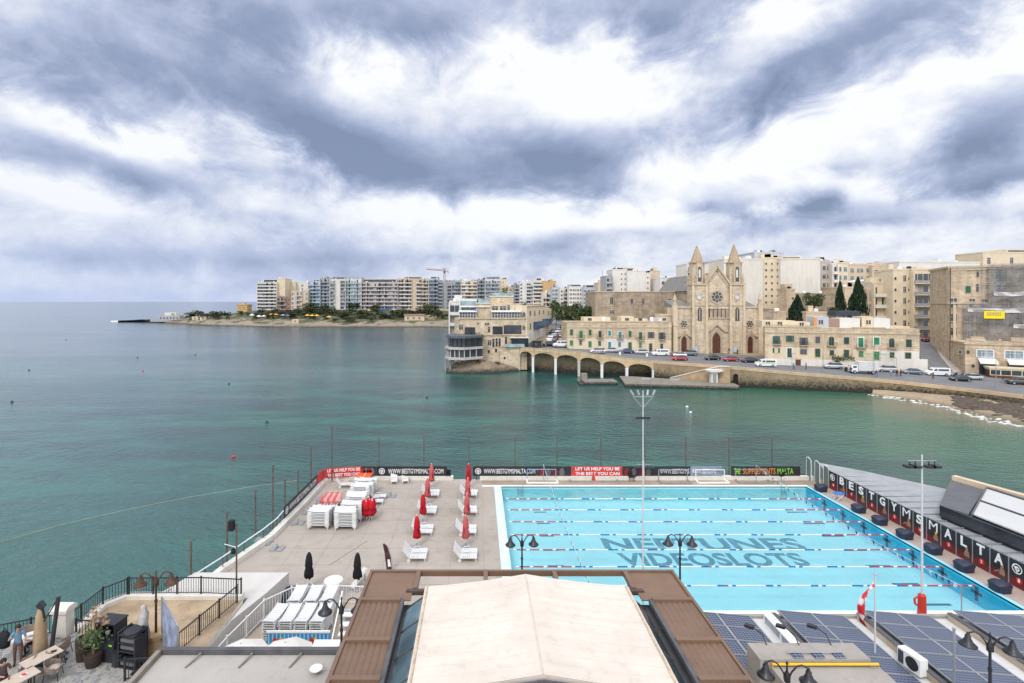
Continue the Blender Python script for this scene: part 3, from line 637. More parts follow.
# small blue poolside stand at lane 7
r=thing('folding_stand','blue topped folding stand between the covered starting blocks','stand',G(838.7,500,DZ)); s=MB(); s.box(-.42,-.3,.62,.42,.3,.68); s.build('top',BLUEB,r)
for a in (-1,1):
    s=MB(); s.tube([(-.35,a*.25,0),(.35,a*.25,.62)],.025,5); s.tube([(.35,a*.25,0),(-.35,a*.25,.62)],.025,5); s.build('leg',WPAINT,r)
# ---------------------------------------------------------------- flood light poles
def flood(px,Y,z0,ztop,label,base=None,style=0):
    r=thing('floodlight_pole',label,'floodlight',(wx(px,Y),Y,z0)); H=ztop-z0
    s=MB(); s.tube([(0,0,0),(0,0,H*.5),(0,0,H)],[.07,.055,.04] if style!=1 else [.06,.045,.03],8); s.build('pole',mat('pale grey pole paint',(.52,.53,.54),.5,.08,1,.4) if style!=2 else mat('tan painted pole',(.55,.45,.36),.5),r)
    s=MB(); s.bar((-.85 if style!=1 else -.6,0,H-.35),(.85 if style!=1 else .6,0,H-.35),.05); 
    if style==1: s.bar((0,0,H-1.0),(.55,0,H-.4),.035); s.bar((0,0,H-1.0),(-.55,0,H-.4),.035)
    s.build('crossarm',GREYM,r)
    for x in (-.8,-.35,.35,.8) if style!=0 else (-.75,-.4,.4,.75):
        s=MB()
        if style==1: s.bar((x*.7,-.05,H-.26),(x*.9,.05,H+.02),.09,.08)
        else: s.box(x-.25,-.22,H-.75,x+.25,.2,H-.62); s.bar((x,0,H-.62),(x,0,H-.35),.04)
        s.build('lamp_head',STEEL if style==1 else DARKM,r)
    if style==1:
        s=MB(); s.bar((-.42,0,H-1.6),(.42,0,H-1.6),.08,.12); s.build('ballast_box',DARKM,r)
    if base:
        s=MB(); s.lathe([(.24,0),(.22,.5),(.2,1.35),(.12,1.45)],(0,0,0),10); s.tube([(-.2,0,.75),(-.42,0,.85),(-.45,0,1.15),(-.2,0,1.3)],.06,6); s.build('base',REDP,r)
flood(922,30.4,DZ,12.3,'tall white floodlight pole on a bright red base at the near pool edge',True)
flood(643,29.9,DZ,16.2,'tallest white floodlight mast with angled lamps in front of the pool middle',False,1)
flood(644,53.4,DZ,4.75,'short tan floodlight post with two dark lamp racks on the far pool side',False,2)
# ---------------------------------------------------------------- water polo goals
def goal(px,w,h,d,m,net,label,py=482):
    p=G(px,py,DZ); r=thing('water_polo_goal',label,'goal',p,0,'water polo goals on the far deck'); s=MB(); t=.07
    for a,b in (((-w/2,0,0),(-w/2,0,h)),((w/2,0,0),(w/2,0,h)),((-w/2,0,h),(w/2,0,h))): s.bar(a,b,t)
    s.build('goal_frame',m,r); s=MB()
    s.bar((-w/2,0,.06),(-w/2-.12,-d,.06),.16,.12); s.bar((w/2,0,.06),(w/2+.12,-d,.06),.16,.12); s.bar((-w/2-.12,-d,.06),(w/2+.12,-d,.06),.18,.12); s.build('float',net,r)
    s=MB()
    for k in range(9):
        x=-w/2+w*k/8; s.tube([(x,0,h),(x,.45,.05)],.008,3)
    for k in range(4): s.tube([(-w/2,.1+.11*k,h*(1-k/4)),(w/2,.1+.11*k,h*(1-k/4))],.008,3)
    s.build('net',WPAINT,r)
BLF=mat('blue goal paint',(.25,.36,.52),.5)
goal(541.5,3.0,1.15,.9,BLF,WPAINT,'water polo goal with pale blue frame and white float',480.3)
goal(593,4.9,1.1,.8,STEEL,GREYM,'wide open grey goal frame in front of the red banner',479.5)
goal(673,3.0,1.1,1.0,STEEL,STEEL,'steel grey goal right of the floodlight post',480.5)
goal(710,3.0,1.1,.9,WPAINT,WPAINT,'white goal with thick white float in front of the grey blue banner',480.3)
goal(751,3.3,1.1,1.0,STEEL,STEEL,'steel grey goal in front of the lime lettered banner',480)
# small things on the far deck
r=thing('traffic_cone','bright red cone shaped cover standing in front of the red banner','cone',G(593.5,480.5,DZ)); s=MB(); s.lathe([(.26,0),(.26,.05)],(0,0,0),4); s.build('foot',REDP,r); s=MB(); s.lathe([(.2,.05),(.03,1.0)],(0,0,0),8); s.build('cone_body',REDP,r)
s=MB(); s.box(-.25,-.25,.4,.25,.25,.46); s.box(-.25,.2,.46,.25,.26,.95); SCD=None
def sidechair(p,m,label,rz=0,group=None):
    r=thing('chair',label,'chair',p,rz,group)
    s=MB(); s.box(-.24,-.24,.42,.24,.24,.47); s.build('seat',m,r); s=MB(); s.bar((0,.22,.47),(0,.34,.92),.46,.04); s.build('backrest',m,r)
    for a in (-1,1):
        for b in (-1,1): s=MB(); s.tube([(a*.22,b*.22,0),(a*.2,b*.2,.42)],.022,5); s.build('leg',m,r)
    return r
sidechair(G(448.5,479.3,DZ),BLACKF,'black plastic chair by the gap in the far rail'); sidechair(G(631,481,DZ),BLACKF,'black chair left of the short floodlight post'); sidechair(G(634,480,DZ),DARKM,'dark chair pressed against the short floodlight post',R(40)); sidechair(G(781,479.6,DZ),BLACKF,'dark chair in front of the right end of the lime lettered banner',R(200))
sidechair(G(747,478.5,DZ),GREYM,'grey chair inside the goal by the lime lettered banner',R(180))
r=thing('planter_box','terracotta planter box in the far right pool corner','planter',G(799,477.3,DZ)); s=MB(); s.box(-.75,-.3,0,.75,.3,.32); s.build('box',mat('terracotta',(.36,.11,.05),.85),r); s=MB(); s.box(-.68,-.24,.3,.68,.24,.34); s.build('soil',mat('soil',(.06,.045,.03),.95),r)
for k,(px,py) in enumerate(((520,485),(783,486))):
    r=thing('pool_ladder',['steel pool ladder at the far left corner of the pool','steel pool ladder in the far right corner of the pool'][k],'ladder',(wx(px,52),52.0,DZ))
    for a in (-.25,.25): s=MB(); s.tube([(a,.35,0),(a,.35,.6),(a,.1,.78),(a,-.15,.6),(a,-.2,-1.0)],.025,6); s.build('rail',STEEL,r)
    s=MB(); s.bar((-.25,-.19,-.3),(.25,-.19,-.3),.05); s.bar((-.25,-.19,-.6),(.25,-.19,-.6),.05); s.build('rung',STEEL,r)
r=thing('bench','long low bench standing before the far banner left of the pool corner','bench',G(484,479.3,DZ)); s=MB(); s.box(-.9,-.15,.4,.9,.15,.45); s.build('seat',GREYM,r)
for a in (-.8,.8): s=MB(); s.box(a-.04,-.13,0,a+.04,.13,.4); s.build('leg',DARKM,r)
# ---------------------------------------------------------------- sun loungers and umbrellas
def lounger_bits(back=R(52)):
    seat=MB(); 
    for k in range(9): seat.box(-.25+k*.135,-.29,.30,-.25+k*.135+.115,.29,.33)
    seat.box(-.27,-.33,.27,.97,-.28,.34); seat.box(-.27,.28,.27,.97,.33,.34)
    bk=MB(); c,s_=math.cos(back),math.sin(back)
    for k in range(5): a=.03+k*.14; bk.bar((-.27-a*c,0,.32+a*s_),(-.27-(a+.115)*c,0,.32+(a+.115)*s_),.58,.03)
    for q in (-.31,.31): bk.bar((-.27,q,.31),(-.27-.74*c,q,.31+.74*s_),.05,.06)
    return seat,bk
seat,bk=lounger_bits(); SD=seat.data('seat',[WPLAS]); BD=bk.data('backrest',[WPLAS])
s=MB(); s.tube([(.82,0,.28),(.90,0,.12),(.86,0,0)],.035,6); LD=s.data('leg',[WPLAS])
s=MB(); s.lathe([(.13,-.025),(.13,.025)],(0,0,0),14); WD=s.data('wheel',[WPLAS])
s=MB(); s.tube([(-.2,0,.3),(.0,0,.47),(.35,0,.5),(.5,0,.3)],.025,6); AD=s.data('armrest',[WPLAS])
def lounger(label,loc,rz,group):
    r=thing('sun_lounger',label,'sun lounger',loc,rz,group); place('seat',SD,r); place('backrest',BD,r)
    for a in (-.3,.3):
        place('leg',LD,r,(0,a,0)); place('armrest',AD,r,(0,a,0)); w=place('wheel',WD,r,(-.3,a*1.1,.13)); w.rotation_euler=(R(90),0,0)
    return r
L0=None; GRP='white loungers paired under the red umbrellas'
YS=(37.5,41.6,45.5,49.5); rown=('nearest','second','third','farthest')
for c,(X,cn) in enumerate(((-4.65,'left'),(-1.05,'right'))):
    for k,Y in enumerate(YS):
        for q in range(2):
            lab='white sun lounger, %s of the pair, %s row, beside the %s umbrella column'%('nearer' if q==0 else 'farther',rown[k],cn)
            loc=(X+U(-.06,.06),Y-.3+q*.8,DZ)
            if L0 is None: L0=lounger(lab,loc,0,GRP)
            else: dup(L0,loc,R(U(-3,3)),lab,GRP)
for lab,px,py,rz in (('white lounger pointing to the sea, left one of the two by the far banner',394,480.5,-80),('white lounger pointing to the sea, right one of the two by the far banner',405,480,-80),('single white lounger with raised back in the far left deck corner',343.5,486,5),('white lounger right of the lounger stacks, nearer of two',373,503,5),('white lounger right of the lounger stacks, farther of two',376,498,5)):
    p=G(px,py+1,DZ); dup(L0,p,R(rz),lab,'loose white loungers')
s=MB(); zc_=lambda x: .10*max(0,(-x-.25)/.6)**1.5+.05*max(0,(x-.3)/.55)**2
for k in range(11):
    x=-.86+k*.155; s.add([(x,-.30,zc_(x)),(x+.135,-.30,zc_(x+.135)),(x+.135,.30,zc_(x+.135)),(x,.30,zc_(x)),(x,-.30,zc_(x)-.03),(x+.135,-.30,zc_(x+.135)-.03),(x+.135,.30,zc_(x+.135)-.03),(x,.30,zc_(x)-.03)],[(0,1,2,3),(7,6,5,4),(0,4,5,1),(1,5,6,2),(2,6,7,3),(3,7,4,0)])
[s.tube([(x_,a_,zc_(x_)-.005) for x_ in (-.92,-.75,-.55,-.3,0,.3,.55,.75,.9)],.03,6) for a_ in (-.32,.32)]
for a in (-1,1):
    for b in (-1,1): s.bar((a*.72,b*.31,-.02),(a*.80,b*.31,-.34),.07,.05)
    s.box(a*.72-.1,-.34,-.16,a*.72+.1,-.29,0)
    s.add([(a*.50,-.33,-.02),(a*.88,-.33,-.02),(a*.88,-.33,-.16),(a*.66,-.33,-.13),(a*.50,-.30,-.02),(a*.88,-.30,-.02),(a*.88,-.30,-.16),(a*.66,-.30,-.13)],[(0,1,2,3),(7,6,5,4),(0,4,5,1),(1,5,6,2),(2,6,7,3),(3,7,4,0)])
STK=s.data('stacked_lounger',[WPLAS])
def stack(X,Y,z,n,where,rz=0,pitch=.125,grp='stacked white loungers'):
    st=U(-4,4)
    for k in range(n):
        o=place('stacked_lounger',STK,None,(X+U(-.02,.02),Y+U(-.02,.02),z+.34+k*pitch),rz+R(st+U(-2.5,2.5)))
        pos='bottom' if k==0 else 'topmost' if k==n-1 else '%s from the bottom'%['','second','third','fourth','fifth','sixth','seventh','eighth','ninth','tenth'][k]
        tag(o,'white lounger, %s of the %s'%(pos,where),'sun lounger',grp)
bn=['front','second','third','fourth','fifth','sixth','seventh','eighth','ninth','tenth','rear']
for k in range(11): stack(-11.05+U(-.22,.22),42.4+k*.83,DZ,(10,9,10,8,10,9,7,10,9,10,8)[k],'%s stack of the right stack row'%bn[k])
for k in range(4): stack(-13.1+U(-.15,.15),42.5+k*.86,DZ,(10,9,8,7)[k],'%s stack of the left stack row'%('front','second','third','rear')[k])
# closed red umbrellas
def umbrella_bits(h,m):
    s=MB(); n=14; prof=[(.30,.15),(.32,.25),(.46,.22),(.58,.17),(.62,.205),(.78,.19),(.92,.12),(1,.03)]
    vs=[]
    for z,rr in prof:
        for k in range(n):
            t=2*math.pi*k/n; w=1+.28*(k%2)+.1*math.sin(k*3.1+z*11); vs.append((rr*w*math.cos(t),rr*w*math.sin(t),h*z+.06*math.sin(k*2.3)*(z<.4)))
    s.add(vs,[(i*n+k,i*n+(k+1)%n,(i+1)*n+(k+1)%n,(i+1)*n+k) for i in range(len(prof)-1) for k in range(n)]+[tuple(range(n))[::-1],tuple((len(prof)-1)*n+k for k in range(n))])
    return s
s=MB(); s.tube([(0,0,.03),(0,0,2.45)],.025,6); s.lathe([(.035,2.42),(.03,2.5)],(0,0,0),6); UPD=s.data('pole',[WPAINT])
UCD={m.name:umbrella_bits(2.4,m).data('canopy',[m],True) for m in (REDF,REDFP,BLACKF)}
s=MB(); s.box(-.32,-.32,0,.32,.32,.05); s.lathe([(.05,.05),(.04,.35)],(0,0,0),8); UBD=s.data('base',[GREYM])
s=MB(); s.front([(-.035,1.05),(.035,1.05),(.03,1.55),(-.03,1.55)],-.285,-.27); UPR=s.data('print',[mat('dark print on cloth',(.12,.01,.015),.8)])
def umbrella(m,label,loc,group,base=True,pr=True):
    r=thing('closed_umbrella',label,'umbrella',loc,R(U(-40,40)),group); place('pole',UPD,r); place('canopy',UCD[m.name],r)
    if base: place('base',UBD,r)
    if pr: place('print',UPR,r)
    return r
for c,(X,cn) in enumerate(((-4.68,'left'),(-.95,'right'))):
    for k,(Y,) in enumerate(((39.2,),(43.6,),(47.5,),(51.6,))):
        m=[[REDF,REDF,REDFP,REDFP],[REDFP,REDFP,REDFP,REDF]][c][k]
        umbrella(m,'%s closed umbrella, %s one of the %s column'%('bright red' if m is REDF else 'faded red',rown[k],cn),(X,Y,DZ),'closed red umbrellas on the deck')
umbrella(BLACKF,'tall closed black umbrella left of the white round table',G(309,588.5,DZ),'closed black umbrellas',True,False); umbrella(BLACKF,'tall closed black umbrella right of the white round table',G(357.5,589,DZ),'closed black umbrellas',True,False)
# umbrellas laid on the left stacks and the upright bundle beside the right stacks
for k in range(6):
    r=umbrella(REDFP,'faded red and white umbrella lying on the lounger stack, %s of six'%['leftmost','second','third','fourth','fifth','rightmost'][k],(-13.6+.3*k,43.6,DZ+1.2+.03*(k%2)),'umbrellas lying on the left stack',False,False)
    r.rotation_euler=(R(-78),0,R(-6+2*k)); recolour(r,['canopy'],REDFP if k%2==0 else mat('pink white cloth',(.55,.28,.26),.85,.3,5,.2))
for k in range(8):
    a=2*math.pi*k/8; r=umbrella(REDF,'red umbrella of the upright bundle with white poles, %s side'%['right','right rear','rear','left rear','left','left front','front','right front'][k],(-9.35+.28*math.cos(a),44.2+.3*math.sin(a),DZ),'upright bundle of red umbrellas',False,False)
    r.rotation_euler=(R(9*math.sin(a)),R(-9*math.cos(a)),a); r.scale=(1.25,1.25,.72)
# umbrella feet
s=MB()
for a in (-.28,.28): s.box(a-.22,-.4,0,a+.22,.4,.07)
s.tube([(0,0,.05),(0,0,.42)],.04,6); UF=s.data('foot',[GREYM])
for k,(px,py) in enumerate(((265,543),(277,549),(298,523.5),(308,513),(317,505.5),(322,499),(391,496),(262,540))):
    o=place('umbrella_foot',UF,None,G(px,py,DZ),R(U(-10,10))); tag(o,'flat grey umbrella foot with a short socket %s'%['by the handrail bend, left of two','by the handrail bend, right of two','near the start of the side banner','beside the near end of the left stack','beside the far end of the left stack','nearest the far left corner','alone right of the lounger stacks','right against the kerb at the handrail bend'][k],'umbrella foot',group='umbrella feet without umbrellas')
r=thing('table_tennis_table','orange topped table tennis table behind the lounger stacks','table',G(361,488,DZ)); s=MB(); s.box(-.75,-.2,.74,.75,2.3,.77); s.build('tabletop',ORNG,r)
s=MB(); s.box(-.02,-.2,.772,.02,2.3,.776); s.build('line',WPAINT,r)
for a in (-.6,.6):
    for b in (0,2.1): s=MB(); s.bar((a,b,0),(a,b,.74),.05); s.build('leg',DARKM,r)
# floor drain strip
s=MB(); s.bar((-10.6,36.5,DZ+.004),(-8.7,40.2,DZ+.004),.06,.008); s.bar((-9.5,44.5,DZ+.004),(-8.6,50.5,DZ+.004),.08,.008); struct(s,'deck_drain',mat('drain grille',(.16,.17,.18),.6))
# ---------------------------------------------------------------- foreground: restaurant roof with tent and louvres
BRN=mat('brown coated aluminium',(.17,.105,.068),.5,.12,.8,.4,dirt=.25); BRND=mat('dark brown frame',(.075,.05,.04),.5,.2,1,.4)
CANV=mat('cream tent canvas',(.60,.535,.465),.9,.09,.35,.15,streak=.0,dirt=.26); CONC=mat('grey roof screed',(.36,.335,.305),.92,.09,.35,.15,dirt=.22)
LEAD=mat('dark flashing',(.085,.085,.09),.6,.3,1.5,.4); SKYG=glassm('skylight glass',(.11,.17,.20),.08)
RZ=9.0
r=thing('restaurant_building','low restaurant building under the brown louvred roof in the foreground','building',(2,18,DZ))
s=MB(); s.box(-6.85,-8,0,6.9,4.2,RZ-DZ-.75); s.build('wall',CREAM,r)
s=MB(); s.box(-6.75,-8,RZ-DZ-.745,6.8,4.1,RZ-DZ-.70); s.build('roof_deck',LEAD,r)
XL0,XL1,XR0,XR1=-4.9,-3.15,7.2,8.94; YF=23.6
beams=(23.6,21.35,18.8,16.85,14.9,13)
r=thing('louvred_pergola','brown aluminium pergola frame with louvred panels around the cream tent','pergola',(2.0,18.5,RZ-.2)); o0=Vector((2.0,18.5,RZ-.2))
def rb(x0,y0,z0,x1,y1,z1,name,m,par=None,off=o0):
    q=MB(); q.box(x0-off.x,y0-off.y,z0-off.z,x1-off.x,y1-off.y,z1-off.z); return q.build(name,m,par)
for x in (XL0,XR1): rb(x-.06,12,RZ-.22,x+.06,YF,RZ+.02,'side_beam',BRN,r)
for x in (XL1,XR0): rb(x-.07,12,RZ-.22,x+.07,21.4,RZ-.03,'side_beam',LEAD,r)
rb(XL0-.06,YF-.09,RZ-.22,XR1+.06,YF+.05,RZ+.025,'front_beam',BRN,r)
for i,yb in enumerate(beams[1:]):
    for a,b in ((XL0+.06,XL1-.07),(XR0+.07,XR1-.06)): rb(a,yb-.1,RZ-.2,b,yb+.1,RZ+.03,'cross_beam',BRN,r)
rb(XL1+.07,21.95,RZ-.2,XR0-.07,22.15,RZ-.02,'rear_beam',BRND,r)
for x in (-2.72,.35,3.5,6.75): rb(x-.1,22.16,RZ-.2,x+.1,YF-.1,RZ+.03,'cross_beam',BRN,r)
def louvres(x0,x1,y0,y1,along,n):
    q=MB()
    if along=='y':
        w=(x1-x0)/n
        for k in range(n):
            a=x0+k*w
            zl,zr=(-.055,-.12) if x0<0 else (-.12,-.055)
            q.add([(a,y0,RZ+zl),(a+w,y0,RZ+zr),(a+w,y1,RZ+zr),(a,y1,RZ+zl),(a,y0,RZ+zl-.05),(a+w,y0,RZ+zr-.05),(a+w,y1,RZ+zr-.05),(a,y1,RZ+zl-.05)],[(0,1,2,3),(7,6,5,4),(0,4,5,1),(1,5,6,2),(2,6,7,3),(3,7,4,0)])
    else:
        w=(y1-y0)/n
        for k in range(n):
            a=y0+k*w
            q.add([(x0,a,RZ-.12),(x1,a,RZ-.12),(x1,a+w,RZ-.055),(x0,a+w,RZ-.055),(x0,a,RZ-.16),(x1,a,RZ-.16),(x1,a+w,RZ-.10),(x0,a+w,RZ-.10)],[(0,1,2,3),(7,6,5,4),(0,4,5,1),(1,5,6,2),(2,6,7,3),(3,7,4,0)])
    q.v=[tuple(Vector(p)-o0) for p in q.v]; return q.build('louvre_panel',BRN,r)
louvres(XL0+.06,-2.82,21.46,YF-.1,'x',11); louvres(6.85,XR1-.06,21.46,YF-.1,'x',11)
for a,b in ((XL0+.07,XL1-.08),(XR0+.08,XR1-.07)):
    for i in range(1,5): louvres(a,b,beams[i+1]+.1,beams[i]-.1,'y',7)
# glazed strips beside the tent
for nm,x0,x1,lab in (('skylight',XL1+.1,-2.3,'sloping skylight of bluish panes left of the cream tent'),('skylight',6.42,XR0-.1,'sloping skylight of dark panes right of the cream tent')):
    r=thing(nm,lab,'skylight',((x0+x1)/2,17,RZ-.7)); c=Vector(((x0+x1)/2,17,RZ-.7)); hi=x1 if x0<0 else x0; lo=x0 if x0<0 else x1
    for k in range(6):
        y1=21.6-k*1.55; y0=y1-1.5; q=MB(); q.quad(*[Vector(p)-c for p in ((lo,y0,RZ-.62),(hi,y0,RZ-.1),(hi,y1,RZ-.1),(lo,y1,RZ-.62))]); q.build('pane',SKYG if x0<0 else glassm('dark skylight glass',(.05,.07,.075),.1),r)
        q=MB(); q.bar(Vector((lo,y1+.02,RZ-.61))-c,Vector((hi,y1+.02,RZ-.08))-c,.05,.06); q.build('glazing_bar',LEAD,r)
    q=MB(); q.bar(Vector((lo,12,RZ-.63))-c,Vector((lo,21.7,RZ-.63))-c,.12,.1); q.build('gutter',LEAD,r)
# tent
r=thing('canvas_tent','large cream canvas tent roof with a low ridge and sewn seams','tent',(2.05,18.8,RZ)); c=Vector((2.05,18.8,RZ))
TX0,TX1,TXC=-2.25,6.38,2.02; EZ,PZ=9.28,9.83
def tent(u,v,dz=0):
    x=lerp(TX0,TX1,u); y=lerp(15.88,21.75,v); t=abs(x-TXC)/((TXC-TX0) if x<TXC else (TX1-TXC)); z=lerp(PZ,EZ,t)
    z-=.05*math.sin(math.pi*t)*(1-abs(((v*4)%1)*2-1)*.0); z-=.022*abs(math.sin(math.pi*v*4))*(.4+.6*math.sin(math.pi*t)); z+=.012*mnoise.noise((x*.9,y*1.6,3))+.018*mnoise.noise((x*.35,y*2.6,8))
    return Vector((x,y,z+dz))-c
q=MB(); q.grid(60,72,tent); q.grid(60,2,lambda u,v:tent(u,0)+Vector((0,-.01,-.14*v))); q.grid(60,2,lambda u,v:tent(u,1)+Vector((0,.01,-.14*v)))
q.grid(2,72,lambda u,v:tent(0,v)+Vector((-.01,0,-.16*u))); q.grid(2,72,lambda u,v:tent(1,v)+Vector((.01,0,-.16*u))); q.build('canvas',CANV,r,True)
q=MB()
for k in range(13):
    q.tube([tent(u/30,.02+.08*k,.004) for u in range(31)],.006 if k%3 else .011,4)
q.tube([tent(.495,v/30,.004) for v in range(31)],.02,5)
q.build('seam',mat('canvas seam',(.58,.50,.42),.9,.15,3),r)
for u in (.012,.988): q=MB(); q.tube([tent(u,v/40,.012)+Vector((0,0,.004*math.sin(v*3))) for v in range(41)],.045,5); q.build('hem',mat('stained canvas hem',(.50,.39,.28),.9,.3,4,.1,dirt=.5),r)
q=MB(); q.bar(Vector((TX0,15.7,EZ-.1))-c,Vector((TXC,15.7,PZ-.1))-c,.08,.1); q.bar(Vector((TXC,15.7,PZ-.1))-c,Vector((TX1,15.7,EZ-.1))-c,.08,.1); q.bar(Vector((TXC,15.7,PZ-.12))-c,Vector((TXC,15.7,RZ-.5))-c,.08); q.bar(Vector((TX0,15.7,EZ-.2))-c,Vector((TX0,15.7,8.3))-c,.08); q.bar(Vector((TX1,15.7,EZ-.2))-c,Vector((TX1,15.7,8.3))-c,.08)
q.build('gable_frame',LEAD,r)
# ---------------------------------------------------------------- double street lamps
LAMPB=mat('black cast iron',(.016,.016,.020),.38,.25,6,.5); LAMPR=mat('rusted cast iron',(.075,.040,.024),.7,.5,5,.3); LAMPG=mat('frosted lamp glass',(.42,.42,.40),.3,.1,4,.5)
def lampbits(iron):
    s=MB(); s.lathe([(.17,0),(.17,.12),(.12,.2),(.10,.75),(.13,.8),(.07,.9),(.055,2.2),(.05,3.6),(.075,3.7),(.045,3.8),(.045,4.35),(.11,4.5),(.11,4.6),(.04,4.75),(.02,4.95),(.05,5.0),(0.01,5.1)],(0,0,0),10)
    s.box(-.09,-.06,4.38,.09,.06,4.62)
    arm=MB(); arm.tube([(.05*1,0,4.5),(.14,0,4.72),(.30,0,4.95),(.46,0,5.02),(.60,0,4.96),(.66,0,4.84)],.028,6)
    sh=MB(); sh.lathe([(.03,.34),(.05,.30),(.035,.26),(.09,.22),(.10,.10),(.13,.07),(.15,.0),(.21,-.06),(.29,-.13),(.29,-.16)],(.66,0,4.62),14)
    gl=MB(); gl.lathe([(.24,-.15),(.22,-.22),(.13,-.28),(.02,-.30)],(.66,0,4.62),12)
    return s.data('post',[iron],True),arm.data('arm',[iron],True),sh.data('lamp_shade',[iron],True),gl.data('lamp_glass',[LAMPG],True)
LBK=lampbits(LAMPB); LBR=lampbits(LAMPR)
def lamp(px,ptop,Y,label,bits=LBK,rz=0,width=.82):
    top=CAMZ-(ptop-HY)*Y/F; p=(wx(px,Y),Y,top-5.05); r=thing('street_lamp',label,'street lamp',p,rz,'double headed street lamps')
    place('post',bits[0],r)
    for a in (0,math.pi):
        place('arm',bits[1],r,(0,0,0),a); h=place('lamp_shade',bits[2],r,(0,0,0),a); place('lamp_glass',bits[3],h)
    return r
lamp(522,534.5,29.0,'black double street lamp before the pool left end, behind the pergola',rz=.05); lamp(680,534,28.6,'black double street lamp before the pool middle, right of the white mast',rz=-.05)
lamp(341.5,597.5,21.2,'black double street lamp left of the brown louvred roof',rz=.1); lamp(787,662,17.6,'black double street lamp in front of the bulkhead with the yellow pipe',rz=-.25)
lamp(990,633.5,19.3,'black double street lamp among the solar panels',rz=-.35)
# ---------------------------------------------------------------- grey flat roof on the left
r=thing('flat_roof_building','low building with a grey flat roof and dark metal edge, left of the louvres','building',(-9.4,18,DZ)); c=Vector((-9.4,18,DZ))
rb(-13.1,11,DZ,-5.6,21.1,6.9,'wall',CREAM,r,c); rb(-12.95,11,6.9,-5.75,20.95,6.93,'roof',CONC,r,c)
rb(-13.15,20.96,6.85,-5.55,21.16,7.14,'edge_trim',LEAD,r,c); rb(-13.15,11,6.85,-12.96,20.95,7.14,'edge_trim',mat('worn metal trim',(.20,.17,.14),.6,.3,1.5,.4),r,c); rb(-5.74,11,6.85,-5.55,20.95,7.14,'edge_trim',mat('worn metal trim',(.2,.17,.14)),r,c)
q=MB()
for x in (-11.3,-9.2,-7.2): q.bar(Vector((x,20.9,7.05))-c,Vector((x-.25,20.2,6.95))-c,.06,.05)
q.build('bracket',mat('worn metal trim',(.2,.17,.14)),r)
q=MB(); q.box(-12.9+9.4,15.2-18,6.935-DZ,-5.8+9.4,15.24-18,6.94-DZ); q.box(-12.9+9.4,18.2-18,6.935-DZ,-5.8+9.4,18.24-18,6.94-DZ); q.build('roof_joint',mat('roof joint',(.27,.25,.23),.9),r)
rb(-12.2,17.0,6.935,-8.7,17.9,6.99,'roof_hatch',mat('pale hatch',(.48,.45,.41),.9),r,c)
r=thing('satellite_dish','small white satellite dish lying on the grey flat roof','dish',(-6.3,19.9,6.93)); q=MB(); q.lathe([(.02,.06),(.15,.08),(.24,.16),(.25,.17),(.16,.12),(.02,.10)],(0,0,.05),12); q.build('bowl',WPAINT,r); q=MB(); q.tube([(0,0,0),(.1,0,.1),(.35,0,.2)],.02,5); q.build('arm',STEEL,r)
# ---------------------------------------------------------------- lower right roofs with solar panels
SOLZ=5.2
r=thing('annex_building','low annex with white roof membrane under the solar panels','building',(20,24,DZ)); c=Vector((20,24,DZ))
rb(9.15,13,DZ,34,26.2,SOLZ,'wall',mat('annex render',(.40,.36,.31),.9,.12,.5,.2,dirt=.3),r,c); rb(9.2,13,SOLZ,33.9,26.1,SOLZ+.03,'roof_membrane',mat('pale roof membrane',(.56,.55,.54),.7,.08,.5,.3,dirt=.25),r,c)
rb(9.15,26.1,SOLZ-.05,34,26.3,SOLZ+.16,'roof_edge',mat('roof edge concrete',(.30,.28,.25),.9,.2,1,.2,dirt=.4),r,c)
m,nt,bs,L=nt_of('solar cells'); tcn=nt.nodes.new('ShaderNodeTexCoord'); br=nd(nt,'ShaderNodeTexBrick',Scale=1.0); br.offset=0; br.inputs['Mortar Size'].default_value=.012; br.inputs['Brick Width'].default_value=.16; br.inputs['Row Height'].default_value=.16
L.new(tcn.outputs['Object'],br.inputs['Vector']); br.inputs['Color1'].default_value=(.020,.036,.072,1); br.inputs['Color2'].default_value=(.025,.043,.085,1); br.inputs['Mortar'].default_value=(.24,.26,.32,1)
L.new(br.outputs['Color'],bs.inputs['Base Color']); bs.inputs['Roughness'].default_value=.3; bs.inputs['Specular IOR Level'].default_value=.5; SOL=m
q=MB(); q.box(-.8,-.48,.0,.8,.48,.03); SCELL=q.data('cells',[SOL]); q=MB()
for a in (-1,1): q.box(a*.83-.03,-.51,-.02,a*.83+.03,.51,.045); q.box(-.8,a*.495-.015,-.02,.8,a*.495+.015,.045)
SFRM=q.data('frame',[STEEL])
arr=((1,10.4,2,5,'leftmost'),(2,15.2,2,9,'second'),(3,19.55,2,9,'third'),(4,24.15,3,9,'rightmost'))
for n,x0,nc,nr,nm in arr:
    for i in range(nc):
        for j in range(nr):
            Yc=25.5-j*1.04; 
            if n==2 and Yc<20: continue
            x=x0+.85+i*1.7; tilt=R(-5)
            o=thing('solar_panel','blue solar panel, row %d from the pool, %s column of the %s roof array'%(j+1,['left','right' if nc==2 else 'middle','right'][i],nm),'solar panel',(x,Yc,SOLZ+.42-.15*i),0,'solar panels on the annex roof')
            o.rotation_euler=(0,R(5),0); k=place('cells',SCELL,o); place('frame',SFRM,o)
for n,x0,nc,nr,nm in arr[1:]:
    r=thing('panel_kerb','long low kerb carrying the left edge of the %s solar array'%nm,'kerb',(x0-.12,20,SOLZ)); q=MB(); q.box(-.2,-8,.03,-.02,6,.36); q.build('kerb_body',mat('roof kerb tan',(.42,.35,.27),.9,.2,1,.2,dirt=.4),r); q=MB(); q.box(-.22,-8,.36,.02,6,.41); q.build('capping',LEAD,r)
